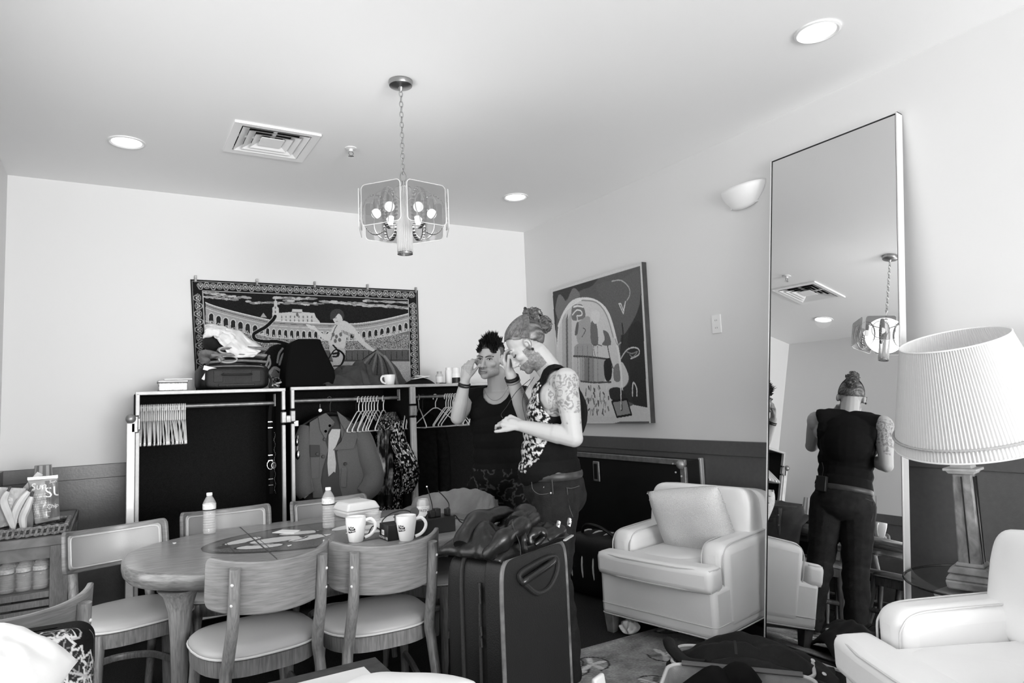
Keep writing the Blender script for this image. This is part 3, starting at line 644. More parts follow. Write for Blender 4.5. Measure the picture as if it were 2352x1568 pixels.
# ---------------------------------------------------------------- garments
def loft(levels, n=40, folds=7, amp=.012, seed=0, yc=4.8):
    """levels: (z, cx, half width, half depth); fold ripples grow downwards"""
    b = MB(); k = len(levels); zt = levels[0][0]; zb = levels[-1][0]
    def f(u, v):
        s = v*(k-1); i = min(int(s), k-2); w = s-i; w2 = w
        z, cx, hw, hd = [levels[i][q]*(1-w2)+levels[i+1][q]*w2 for q in range(4)]
        a = 2*PI*u; g = (zt-z)/(zt-zb); rp = 1+amp/max(hd, .02)*g*math.sin(a*folds+seed+1.5*math.sin(2*a+seed))*.8
        c, s_ = math.cos(a), math.sin(a)
        return Vector((cx+hw*(abs(c)**.8)*math.copysign(1, c)*(1+(rp-1)*.3), yc-hd*s_*rp, z))
    b.grid(f, n, (k-1)*6+1, cu=True); return b
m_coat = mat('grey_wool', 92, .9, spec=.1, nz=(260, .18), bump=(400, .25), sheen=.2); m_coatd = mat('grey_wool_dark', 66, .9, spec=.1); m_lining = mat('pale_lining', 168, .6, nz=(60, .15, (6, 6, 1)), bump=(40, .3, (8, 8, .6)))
cx0 = 1.33
t = thing('grey_coat', 'open grey double-breasted coat with pale lining on a hanger', 'coat', (cx0, RYL, .55)); o = t.location
b = loft([(1.262, cx0+.01, .05, .045), (1.235, cx0+.01, .13, .06), (1.19, cx0+.01, .19, .075), (1.08, cx0, .185, .085), (.95, cx0, .18, .09), (.78, cx0, .19, .095), (.62, cx0+.01, .2, .1)], yc=4.83, folds=5, amp=.008)
b.sh(o).obj('coat_body', m_coatd, t)  # darker wool paints in the shade inside the open coat
# sleeves
for sg, P, rr in ((-1, [(cx0-.165, 4.80, 1.19), (cx0-.205, 4.775, 1.08), (cx0-.215, 4.76, .93), (cx0-.215, 4.74, .80), (cx0-.19, 4.73, .735)], [.055, .062, .062, .066, .056]),
                  (1, [(cx0+.18, 4.80, 1.19), (cx0+.225, 4.755, 1.08), (cx0+.255, 4.73, .95), (cx0+.285, 4.72, .84), (cx0+.26, 4.70, .76), (cx0+.2, 4.70, .70)], [.06, .07, .074, .075, .075, .062])):
    b = MB(); b.tube(smooth_poly(P, 5), [float(np.interp(i/(5*(len(P)-1)), np.linspace(0, 1, len(P)), rr)) for i in range(5*(len(P)-1)+1)], 16); b.sh(o).obj('sleeve', m_coat, t)
def flap(poly, d, n, m, y=4.735, M=None, bev=.003):
    """cloth panel from an outline in (x, z)"""
    b = MB(); b.prism([(x, z) for x, z in poly], 0, d, Matrix.Translation((0, y, 0)) @ Matrix.Rotation(PI/2, 4, 'X')); return b.sh(o).obj(n, m, t, bev=bev)
X_ = lambda px, py, y=4.73: (lambda q: (q.x, q.z))(Yp(640+px/3.92, 860+py/3.92, y))
flap([X_(*q) for q in ((450, 540), (480, 490), (560, 490), (552, 560), (505, 680), (520, 800), (512, 900), (535, 1110), (495, 1110), (450, 930), (440, 800), (448, 660))], .004, 'lining', m_lining, 4.738)
flap([X_(*q) for q in ((345, 390), (400, 360), (490, 420), (500, 450), (440, 500), (422, 600), (445, 680), (395, 850), (380, 960), (410, 1110), (310, 1110), (290, 900), (275, 600), (280, 430))], .008, 'front_panel', m_coat, 4.735)
flap([X_(*q) for q in ((555, 440), (600, 400), (640, 420), (700, 460), (735, 560), (760, 700), (800, 950), (780, 1110), (575, 1110), (548, 1000), (545, 860), (530, 760), (525, 690), (570, 620))], .008, 'front_panel', m_coat, 4.735)
flap([X_(*q) for q in ((350, 380), (420, 345), (500, 430), (470, 460), (440, 510), (420, 590), (370, 500))], .012, 'lapel', m_coat, 4.722)
flap([X_(*q) for q in ((520, 330), (600, 390), (700, 520), (745, 700), (700, 570), (670, 665), (485, 680), (560, 600), (590, 500), (550, 430))], .012, 'lapel', m_coat, 4.722)
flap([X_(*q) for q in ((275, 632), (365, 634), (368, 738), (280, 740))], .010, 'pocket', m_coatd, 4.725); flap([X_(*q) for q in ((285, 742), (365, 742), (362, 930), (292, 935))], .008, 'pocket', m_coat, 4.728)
flap([X_(*q) for q in ((560, 840), (610, 835), (605, 1015), (550, 1010))], .010, 'pocket', m_coat, 4.725)
for px, py in ((459, 460), (422, 510), (401, 738), (349, 714), (600, 803), (415, 582)):
    q = X_(px, py, 4.715); b = MB(); b.lathe([(.011, 0), (.012, .003), (.010, .006)], 14, (q[0], 4.716, q[1]), rotm(PI/2, 'X')); b.sh(o).obj('button', m_black, t)
b = MB(); b.tube(smooth_poly([(cx0-.19, 4.82, 1.205), (cx0-.1, 4.82, 1.255), (cx0+.005, 4.82, 1.285), (cx0+.1, 4.82, 1.25), (cx0+.19, 4.82, 1.2)], 3), .014, 8); b.tube(smooth_poly([(cx0+.005, 4.82, 1.28), (cx0+.005, 4.82, 1.35), (cx0+.02, 4.82, 1.385), (cx0, 4.82, 1.405), (cx0-.018, 4.82, 1.39)], 3), .003, 6); b.sh(o).obj('coat_hanger', m_hangb, t)
# robe with light dots
m_dot = mat('dotted_cloth', 128, .8, ink=True, spec=.1)
cx1 = 1.79
t = thing('dotted_robe', 'black robe covered in small light dots hanging in the second case', 'robe', (cx1, RYL, .5)); o = t.location
cvd = Canvas(0, 2, 0, 1, 640, 340, 14); rg = random.Random(5)
for i in range(3600): cvd.oval(rg.uniform(0, 2), rg.uniform(0, 1), .009*rg.uniform(.5, 1.3), .006*rg.uniform(.5, 1.4), rg.choice((110, 150, 180, 205)), 0, 8)
lv = [(1.275, cx1, .03, .03), (1.25, cx1-.02, .06, .05), (1.2, cx1-.025, .095, .06), (1.05, cx1-.03, .10, .07), (.88, cx1-.03, .10, .08), (.72, cx1-.03, .10, .08), (.55, cx1-.03, .10, .08)]
def robe_f(u, v):
    k = len(lv); s = v*(k-1); i = min(int(s), k-2); w = s-i; z, cx, hw, hd = [lv[i][q]*(1-w)+lv[i+1][q]*w for q in range(4)]
    a = 2*PI*u; rp = 1+.2*v*math.sin(a*6+1); return Vector((cx+hw*math.cos(a)*(1+.04*math.sin(5*a+v*4)), 4.80-hd*math.sin(a)*rp, z))-o
sheet('robe_body', cvd, robe_f, m_dot, t)
cvs = Canvas(0, 1, 0, 1, 220, 260, 14)
for i in range(1300): cvs.oval(rg.uniform(0, 1), rg.uniform(0, 1), .014*rg.uniform(.5, 1.3), .009*rg.uniform(.5, 1.4), rg.choice((120, 170, 200, 225)), 0, 8)
SP = smooth_poly([(cx1+.01, 4.72, 1.20), (cx1+.0, 4.66, 1.06), (cx1+.02, 4.55, .92), (cx1+.035, 4.54, .80), (cx1+.01, 4.56, .70)], 10)
def sl_f(u, v):
    i = min(int(v*(len(SP)-1)), len(SP)-1); c = SP[i]; a = 2*PI*u; r = .045+.022*math.sin(v*PI*.9)
    return c+Vector((r*math.cos(a), -r*.8*math.sin(a), .01*math.cos(a)))-o
sheet('sleeve', cvs, sl_f, m_dot, t)
# tie-dyed vest in front of the robe
t = thing('tie_dye_vest', 'mottled tie-dyed vest hanging in front of the dotted robe', 'vest', (1.70, 4.70, .6)); o = t.location
cvt = Canvas(0, 1, 0, 1, 150, 200, 20); XX, YY = cvt.X, cvt.Y
nz_ = np.array([[noise.fractal(Vector((x*4.2, y*6, 3)), .8, 2.1, 5) for x in np.linspace(0, 1, 150)] for y in np.linspace(0, 1, 200)])
cvt.a = np.clip(62+nz_*150, 12, 165); cvt.a[:, 70:76] = 15; cvt.a[(YY > .86)] *= .35
tl, tr_, br_, bl_ = [Yp(640+a/3.92, 860+c/3.92, 4.69) for a, c in ((905, 500), (1035, 500), (1030, 1180), (870, 1180))]
sheet('vest_body', cvt, lambda u, v: (tl*(1-u)+tr_*u)*(1-v)+(bl_*(1-u)+br_*u)*v+Vector((0, .02*math.sin(u*9+v*2)+.03*(abs(u-.5)), 0))-o, mat('tie_dye', 128, .75, ink=True, spec=.1), t, solid=.006)
# dark garments that fill the second and third case
def dark_garment(cx, yc, w, zt, zb, label, g=18, name='dark_jacket', cat='jacket'):
    t = thing(name, label, cat, (cx, yc, zb)); o = t.location
    m = mat('dark_cloth_%d' % g, g, .9, spec=.12, nz=(30, .4), bump=(120, .3))
    loft([(zt, cx, .03, .03), (zt-.03, cx, w*.7, .05), (zt-.09, cx, w, .06), (zt-.3, cx, w*.96, .07), (zb, cx, w*1.02, .075)], yc=yc, folds=6, amp=.02, seed=cx*9).sh(o).obj('jacket_body', m, t)
    for s in (-1, 1):
        b = MB(); b.tube(smooth_poly([(cx+s*w*.85, yc-.02, zt-.07), (cx+s*w*1.1, yc-.05, zt-.25), (cx+s*w*1.1, yc-.07, zt-.45), (cx+s*w*1.02, yc-.09, zb+.12)], 4), .05, 12); b.sh(o).obj('sleeve', m, t)
    b = MB(); b.tube(smooth_poly([(cx, yc, zt-.01), (cx, yc, 1.35), (cx+.018, yc, 1.385), (cx, yc, 1.403), (cx-.018, yc, 1.388)], 3), .003, 6); b.sh(o).obj('hanger_hook', m_hangb, t)
dark_garment(1.56, 4.93, .12, 1.27, .62, 'black jacket hanging between coat and robe')
dark_garment(2.12, 4.98, .13, 1.26, .5, 'black coat hanging behind the loose hangers', 20)
t = thing('hanging_ornament', 'shiny metal ornaments hanging beside the coat at the case edge', 'ornament', (1.09, 4.75, .74)); o = t.location
q = Yp(652, 1000, 0.1)
for (px, py, rx, rz) in ((682, 1015, .012, .03), (685, 1045, .018, .035), (683, 1108, .022, .032)):
    c = Yp(px, py, 4.72); b = MB(); b.ell(c, (rx, .012, rz), 14); b.sh(o).obj('metal_drop', m_chrome, t)
b = MB(); b.tube([Yp(u, v, 4.72) for u, v in ((683, 1125), (690, 1135), (700, 1142), (708, 1136))], [.012, .01, .008, .003], 8); b.tube([Yp(u, v, 4.725) for u, v in ((684, 1000), (683, 1060), (684, 1130))], .003, 6); b.sh(o).obj('cord_tassel', m_alu, t)
MB().box(Yp(680, 972, 4.63), (.028, .01, .036)).sh(o).obj('paper_tag', m_white, t)
b = MB(); b.tube([Yp(735, 935, 4.74), Yp(735, 928, 4.8)], .002, 5); b.lathe([(.012, 0), (.013, .003), (.012, .006)], 14, Yp(735, 942, 4.735), rotm(PI/2, 'X')); b.sh(o).obj('round_tag', m_white, t)

# ---------------------------------------------------------------- things on top of the cases
ZT1 = 1.467; ZT2 = 1.473
def put(px, py, y): return Yp(px, py, y)
# tin box
q = put(397, 896, 4.75)
t = thing('tin_box', 'small patterned tin box on the end of the first case', 'box', (q.x, 4.78, ZT1)); m_tin = mat('tin_print', 178, .35, .3, nz=(90, .45), bump=(80, .1))
MB().box((0, 0, .028), (.17, .12, .056)).obj('tin_body', m_tin, t, bev=.008); MB().box((0, 0, .063), (.176, .126, .016)).obj('tin_lid', mat('tin_lid', 180, .3, .4), t, bev=.006)
b = MB(); b.lathe([(.001, 0), (.035, .0), (.035, .004), (.001, .004)], 20, (0.01, -.061, .028), Matrix.Diagonal((1, 1, .5)) @ rotm(PI/2, 'X')); b.obj('tin_label', mat('tin_oval', 222, .4), t)
MB().box((.03, -.02, .076), (.16, .05, .006)).obj('papers_on_lid', mat('paper', 232, .7), t)
# soft black suitcase
def rbox(b, c, d, r, n=5, M=None):
    """rounded box by a superellipsoid-like grid"""
    c = Vector(c)
    def f(u, v):
        th = (v-.5)*PI; ph = 2*PI*u; e = r
        cs = lambda w: math.copysign(abs(math.cos(w))**e, math.cos(w)); sn = lambda w: math.copysign(abs(math.sin(w))**e, math.sin(w))
        q = Vector((d[0]/2*cs(th)*cs(ph), d[1]/2*cs(th)*sn(ph), d[2]/2*sn(th))); return (M @ q if M else q)+c
    b.grid(f, 48, 25, cu=True); return b
m_bag = mat('black_nylon', 15, .6, nz=(40, .3), bump=(160, .2)); m_bag2 = mat('charcoal_nylon', 28, .6, bump=(160, .2))
xa, xb = put(455, 890, 4.72).x, put(620, 890, 4.72).x
t = thing('soft_suitcase', 'soft black suitcase lying on the first case under folded clothes', 'suitcase', ((xa+xb)/2, 4.86, ZT1)); sw = xb-xa
b = MB(); rbox(b, (0, 0, .085), (sw, .40, .17), .38); b.obj('body', m_bag, t)
b = MB(); rbox(b, (.0, -.17, .075), (sw*.84, .09, .135), .35); b.obj('front_pocket', m_bag, t)
b = MB(); b.tube(smooth_poly([(-.08, -.225, .1), (-.075, -.24, .095), (.075, -.24, .095), (.08, -.225, .1)], 3), .009, 8, sy=.6); b.obj('handle', mat('handle_gloss', 30, .25), t)
for dx in (-.11, .12): MB().box((dx, -.214, .085), (.055, .006, .075)).obj('strap_patch', m_bag2, t, bev=.002)
b = MB(); b.tube(smooth_poly([(-sw*.43, -.12, .13), (-sw*.36, -.19, .148), (0, -.215, .152), (sw*.36, -.19, .148), (sw*.43, -.12, .13)], 5), .004, 6); b.obj('zipper', m_alud, t)
MB().box((-sw*.36, -.20, .135), (.075, .006, .028), 0, rotm(.25, 'Y')).obj('luggage_tag', mat('paper', 232, .7), t)
MB().box((-sw*.42, -.18, .09), (.018, .006, .05), 0, rotm(.5, 'Y')).obj('zipper_pull', m_alu, t)
b = MB(); b.tube(smooth_poly([(sw*.45, -.15, .11), (sw*.50, -.18, .06), (sw*.47, -.2, .01), (sw*.52, -.21, .004)], 5), .008, 7); b.obj('side_strap', m_black, t)
MB().box((0, -.215, .03), (sw*.5, .01, .016)).obj('front_zip', m_bag2, t, bev=.003)
# folded clothes: each folded piece is lofted along x from a folded profile in (y, z)
def folded(t_, w, d, layers, th, m, name, z0, x0=0, y0=0, seed=0):
    b = MB(); prof = []
    for i in range(layers):
        z = z0+i*th*2; s = 1 if i % 2 == 0 else -1
        prof += [(s*-d/2, z), (s*d/2*.96, z+th*.1)]
        prof += [(s*d/2*1.03, z+th*.9)]
    pr = smooth_poly([(0, y, z) for y, z in prof], 4)
    def f(u, v):
        i = min(int(v*(len(pr)-1)+.5), len(pr)-1); q = pr[i]; wob = noise.noise(Vector((u*4+seed, v*6, seed)))*.012
        return Vector((x0+(u-.5)*w*(1+.03*math.sin(v*20+seed)), y0+q.y+wob, q.z+wob*.4+.01*math.sin(u*PI)))
    b.grid(f, 14, len(pr)); return b.obj(name, m, t_, solid=th*.8)
m_jean = mat('faded_denim', 118, .85, nz=(30, .3), bump=(300, .3)); m_wt = mat('white_cotton', 220, .8, bump=(20, .15)); m_dk = mat('dark_cloth', 22, .9, nz=(25, .4))
z0 = ZT1+.175
t = thing('folded_jeans', 'faded jeans folded on the soft suitcase', 'jeans', (put(545, 850, 4.8).x, 4.84, z0))
def roll(b, P, r, n=14, sy=.55):
    b.tube(P, r, n, sy=sy); return b
folded(t, .34, .26, 2, .016, m_jean, 'folded_leg', .008, seed=1)
folded(t, .30, .24, 2, .015, m_jean, 'folded_leg', .055, x0=.02, seed=4)
b = MB(); roll(b, smooth_poly([(-.19, .02, .02), (-.2, -.03, .07), (-.13, -.1, .05), (-.1, -.12, .01)], 4), .035); b.obj('hanging_leg', m_jean, t)
for zz in (.025, .085):
    b = MB(); b.tube([(-.07+.055*math.cos(a), -.135, zz+.022*math.sin(a)) for a in np.linspace(0, 2*PI, 19)[:-1]], .006, 6, closed=True); b.obj('rolled_hem', mat('denim_light', 165, .85), t)
t = thing('dark_sweater', 'crumpled dark garment under the white shirt', 'garment', (put(505, 790, 4.82).x, 4.85, z0+.105))
b = MB(); rbox(b, (0, 0, .06), (.2, .2, .15), .7); b.v = [tuple(Vector(q)+Vector(q).normalized()*.015*noise.noise(Vector(q)*14)) for q in b.v]; b.obj('crumple', m_dk, t)
# white shirt thrown over the pile
tl, tr_, br_, bl_ = [put(340+a/6.818, 730+c/6.818, 4.72) for a, c in ((880, 110), (1230, 130), (1790, 470), (1330, 600))]
t = thing('white_shirt', 'crumpled white shirt thrown on top of the folded jeans', 'shirt', (put(545, 800, 4.75).x, 4.80, z0+.10)); o = t.location
def shirt_f(u, v):
    # u along the long side, v across
    P = smooth_poly([put(340+a/6.818, 730+c/6.818, 4.80) for a, c in ((900, 100), (1020, 95), (1240, 150), (1450, 220), (1650, 370), (1800, 470))], 8); S_ = smooth_poly([put(340+a/6.818, 730+c/6.818, 4.70) for a, c in ((860, 320), (990, 290), (1080, 330), (1180, 450), (1340, 610), (1640, 615))], 8)
    i = min(int(u*(len(P)-1)), len(P)-1); a, c = P[i], S_[i]
    q = a*(1-v)+c*v; bulge = math.sin(v*PI)*.055+.018*noise.noise(Vector((u*5, v*5, 2)))+.02*noise.noise(Vector((u*11, v*9, 7)))
    q.y -= bulge; q.z += .012*noise.noise(Vector((u*9, v*3, 1)))-.02*(v > .93)*0
    return q-o
b = MB(); b.grid(shirt_f, 46, 24); b.obj('shirt_cloth', m_wt, t, solid=.006)
# small clutter next to the suitcase and the tall black tote
t = thing('chain_clutter', 'tangle of straps and metal bits between suitcase and black tote', 'straps', (put(636, 890, 4.7).x, 4.74, ZT1))
for i in range(7):
    b = MB(); P = [(random.uniform(-.035, .035), random.uniform(-.05, .05), random.uniform(.01, .08)) for _ in range(5)]
    b.tube(smooth_poly(P, 4), .007, 6); b.obj('strap', m_black if i % 3 else m_alud, t)
q0, q1 = put(660, 888, 4.72), put(778, 888, 4.72)
t = thing('black_tote', 'tall limp black tote bag standing on the second case', 'bag', ((q0.x+q1.x)/2-.01, 4.84, ZT2)); w_ = (q1.x-q0.x)
b = MB(); zt_ = .345
lvl = [(0, -w_*.5, w_*.5, -.11, .11), (.12, -w_*.49, w_*.47, -.11, .1), (.26, -w_*.42, w_*.30, -.09, .08), (.315, -w_*.37, w_*.26, -.06, .05), (zt_, -w_*.2, w_*.25, -.045, .03)]
rings = []
for z, a0, a1, y0, y1 in lvl:
    rings.append([(a0, y0, z), ((a0+a1)/2+.03, y0-.022, z), (a1, y0+.01, z), (a1+.004, y1, z), ((a0+a1)/2, y1+.008, z), (a0, y1, z)])
vs = [q for r in rings for q in r]; n = 6
b.add(vs, [(i*n+j, i*n+(j+1) % n, (i+1)*n+(j+1) % n, (i+1)*n+j) for i in range(len(rings)-1) for j in range(n)]+[tuple(range(n))[::-1], tuple((len(rings)-1)*n+j for j in range(n))])
b.obj('bag_body', mat('tote_black', 15, .95, spec=.08), t, bev=.012)
b = MB(); b.tube(smooth_poly([(w_*.40, -.02, .20), (w_*.55, -.03, .27), (w_*.72, -.03, .23), (w_*.66, -.03, .16), (w_*.5, -.04, .15)], 6), .014, 6, sy=.3); b.obj('handle', m_blackm, t)
# grey jacket lying over the case edge
t = thing('crumpled_jacket', 'crumpled dark grey jacket lying on the second case beside the mug', 'jacket', (put(825, 886, 4.75).x, 4.78, ZT2)); o = t.location
m_gj = mat('dark_grey_cloth', 58, .85, nz=(20, .25), bump=(200, .2))
P = [put(420+a/4.055, 620+c/4.055, 4.72) for a, c in ((1310, 1050), (1400, 985), (1500, 920), (1620, 880), (1700, 840), (1760, 900), (1850, 1000), (1900, 1060))]
sp = smooth_poly(P, 7)
def jk(u, v):
    i = min(int(u*(len(sp)-1)), len(sp)-1); a = sp[i]; z = ZT2+.002+(a.z-ZT2)*math.sin(min(1, v*1.25)*PI/2 if v < .8 else PI/2*(1-(v-.8)/.2*.999))
    y = 4.66+.30*v; w = noise.noise(Vector((u*8, v*7, 4)))
    return Vector((a.x+.015*w, y-.02*math.sin(u*25+v*5)*(1-v), max(ZT2+.003, z+(.035*w+.02*math.sin(u*22+v*9))*math.sin(v*PI))))-o
b = MB(); b.grid(jk, 56, 26); b.obj('jacket_cloth', m_gj, t, solid=.005)
# mug with thick handle, jars and bottles
m_cer = mat('white_ceramic', 238, .18, spec=.6)
def mug(name, label, loc, rz, r, h, taper, hr, group=None, cat='mug'):
    t = thing(name, label, cat, loc, rz, group)
    b = MB(); pr = [(r*taper*.9, 0), (r*taper, .004), (r*(taper*.55+.45), h*.35), (r, h*.75), (r, h), (r-.004, h), (r-.005, h*.75), (r*(taper*.55+.45)-.005, h*.35), (r*taper-.006, .008), (.001, .007)]
    b.lathe(pr, 36); b.obj('cup', m_cer, t)
    b = MB(); c = (r+.004, 0, h*.52); pts = [(r-.004, 0, h*.82), (r+hr*.55, 0, h*.86), (r+hr, 0, h*.66), (r+hr*.92, 0, h*.42), (r+hr*.45, 0, h*.22), (r*.86, 0, h*.13)]
    b.tube(smooth_poly(pts, 5), .0075, 10, sy=.75, up=(0, 1, 0)); b.obj('handle', m_cer, t)
    return t
q = put(895, 885, 4.68); mug('diner_mug', 'short white diner mug on the second case', (q.x, 4.68, ZT2), PI+.25, .042, .075, .8, .03)
t = thing('cloth_heap', 'black cloth heap with a folded paper on the third case', 'cloth', (put(968, 885, 4.72).x, 4.74, ZT2)); b = MB()
def heap(u, v):
    a = 2*PI*u; r = v; return Vector((.125*r*math.cos(a)*(1+.1*math.sin(3*a)), .09*r*math.sin(a), .003+.048*(1-r**1.7)*(1+.3*math.sin(2*a+1)*r)))
b.grid(heap, 30, 10, cu=True); b.obj('heap', m_blackm, t); b = MB(); b.box((.0, -.01, .052), (.13, .06, .008), .2, rotm(-.15, 'Y')); b.box((.01, -.01, .06), (.10, .05, .008), .1, rotm(.1, 'Y')); b.obj('folded_paper', mat('paper', 232, .7), t, bev=.002)
def jar(name, label, px, y, prof, m, capm=None, capz=None, band=None, bandm=None):
    q = put(px, 884, y); t = thing(name, label, 'jar', (q.x, y, ZT2)); b = MB(); b.lathe(prof, 28); b.obj('jar_body', m, t)
    if capz: b = MB(); b.lathe([(capz[0], capz[1]), (capz[0], capz[2]), (capz[0]*.9, capz[2]+.002), (.001, capz[2]+.002)], 28); b.obj('lid', capm, t)
    if band: b = MB(); b.lathe([(band[0], band[1]), (band[0], band[2])], 28, cap=False); b.obj('label_band', bandm, t)
m_clear = mat('clear_plastic', 235, .08, alpha=.28, spec=.7); m_lbl = mat('label_white', 230, .5); m_milky = mat('milky_glass', 215, .25, alpha=.75)
jar('supplement_jar', 'clear jar with pale lid on the third case', 1010, 4.70, [(.026, 0), (.028, .004), (.028, .066), (.018, .078), (.018, .084)], m_milky, m_alu, (.019, .08, .094), (.0285, .012, .056), m_lbl)
jar('lotion_bottle', 'plain white bottle between two jars on the third case', 1031, 4.72, [(.024, 0), (.026, .004), (.026, .10), (.02, .108), (.02, .112)], mat('bottle_white', 238, .35), mat('bottle_white', 238, .35), (.021, .11, .125))
jar('black_label_jar', 'white capped jar with a black lower band on the third case', 1048, 4.70, [(.030, 0), (.032, .004), (.032, .07), (.03, .078)], mat('bottle_white', 238, .35), m_lbl, (.030, .078, .122), (.0325, .004, .046), m_black)
MB().box(put(1017, 884, 4.66)+Vector((0, 0, .004)), (.05, .02, .006)).obj('pen_case', m_blackm, None, bev=.002); tag(bpy.data.objects['pen_case'], 'thin black case lying in front of the clear jar', 'case')
bpy.data.objects['pen_case'].location.z += ZT2-(put(1017, 884, 4.66).z)-.0005
# ---------------------------------------------------------------- oval dining table
m_wood = mat('chair_wood', 112, .34, wood=(5, .32, (24, 24, 2.2)), spec=.5); m_woodb = mat('bent_plywood', 114, .33, wood=(6, .26, (2, 2, 26)), spec=.5)
m_ttop = mat('table_wood', 136, .27, wood=(7, .2, (1.2, 14, 14)), spec=.4); m_tedge = mat('table_edge_wood', 104, .25, wood=(6, .3, (1.5, 4, 22)), coat=.2)
m_pad = mat('grey_vinyl', 156, .38, spec=.45, bump=(120, .03)); m_pipe = mat('vinyl_piping', 190, .4)
TX, TY_, TZ = .915, 3.36, .705; TA, TB = .885, .572
t = thing('dining_table', 'oval wooden dining table with a tiled flower inlay', 'table', (TX, TY_, 0))
def sup(a, n=2.5): c, s = math.cos(a), math.sin(a); return (math.copysign(abs(c)**(2/n), c), math.copysign(abs(s)**(2/n), s))
NS = 96
def oval_loft(prof, cap0=True, cap1=True):
    b = MB(); vs = []
    for off, z in prof:
        for j in range(NS):
            x, y = sup(2*PI*j/NS); vs.append((x*(TA-off), y*(TB-off), z))
    k = len(prof); fs = [(i*NS+j, i*NS+(j+1) % NS, (i+1)*NS+(j+1) % NS, (i+1)*NS+j) for i in range(k-1) for j in range(NS)]
    if cap1: fs.append(tuple((k-1)*NS+j for j in range(NS)))
    if cap0: fs.append(tuple(range(NS))[::-1])
    return b.add(vs, fs)
oval_loft([(.06, TZ-.075), (.02, TZ-.07), (.004, TZ-.05), (0, TZ-.03), (.002, TZ-.01), (.008, TZ-.003), (.014, TZ-.001)], True, False).obj('edge_band', m_tedge, t, ang=60)
oval_loft([(.014, TZ-.001), (.06, TZ)], False, True).obj('table_top', m_ttop, t, ang=60)
oval_loft([(.14, TZ-.11), (.14, TZ-.072)]).obj('apron', m_tedge, t)
for sx in (-1, 1):
    for sy in (-1, 1):
        b = MB(); x, y = sx*.68, sy*.30; d = Vector((x, y, 0)).normalized()
        b.lathe([(.022, 0), (.026, .02), (.036, .42), (.044, .54), (.062, .60), (.085, TZ-.08)], 18, (x, y, 0)); b.obj('leg', m_wood, t)
# the inlay
cv = Canvas(.345, 1.485, 3.05, 3.71, 300, 180, 98)
cc = (.915, 3.38)
def el(rx, ry, v): cv.oval(cc[0], cc[1], rx, ry, v, 0, 60)
el(.57, .33, 62); el(.545, .305, 98)
cv.speck(.345, 1.485, 3.05, 3.71, 6, 1)
for fx, fy in ((.665, 3.38), (1.165, 3.38)):
    pet = [(0, 0, .115, .062, 0), (-.13, .085, .095, .045, .5), (.14, .10, .10, .045, -.3), (-.09, -.11, .10, .05, -.35), (.15, -.06, .11, .05, .3)]
    for dx, dy, rx, ry, a in pet: cv.oval(fx+dx, fy+dy, rx+.013, ry+.013, 62, a)
    for dx, dy, rx, ry, a in pet: cv.oval(fx+dx, fy+dy, rx, ry, 212, a)
    cv.line([(fx+.13*math.cos(q), fy+.085*math.sin(q)) for q in np.linspace(-.4, 3.0, 14)], .016, 66); cv.line([(fx+.15*math.cos(q), fy+.1*math.sin(q)) for q in np.linspace(3.3, 6.0, 14)], .012, 66)
    cv.oval(fx-.235, fy-.01, .035, .035, 66); cv.oval(fx+.235, fy+.06, .03, .03, 70)
cv.oval(cc[0], cc[1], .05, .04, 90)
for x, w in ((.46, .006), (.585, .008), (.605, .004), (.88, .006), (1.225, .008), (1.37, .006)): cv.line([(x, 3), (x, 3.8)], w, 66)
ob = sheet('tile_inlay', cv, lambda u, v: Vector((cv.x0+(cv.x1-cv.x0)*u-TX, cv.y0+(cv.y1-cv.y0)*v-TY_, TZ+.0012)), mat('glazed_inlay', 128, .25, ink=True), t)
import bmesh
bm = bmesh.new(); bm.from_mesh(ob.data)
bmesh.ops.delete(bm, geom=[f for f in bm.faces if ((f.calc_center_median().x+TX-cc[0])/.572)**2+((f.calc_center_median().y+TY_-cc[1])/.332)**2 > 1], context='FACES'); bm.to_mesh(ob.data); bm.free()
for x in (-.33, .33): MB().box((x, 0, TZ+.0005), (.004, TB*1.86, .0022)).obj('leaf_joint', mat('joint_dark', 70, .5), t)

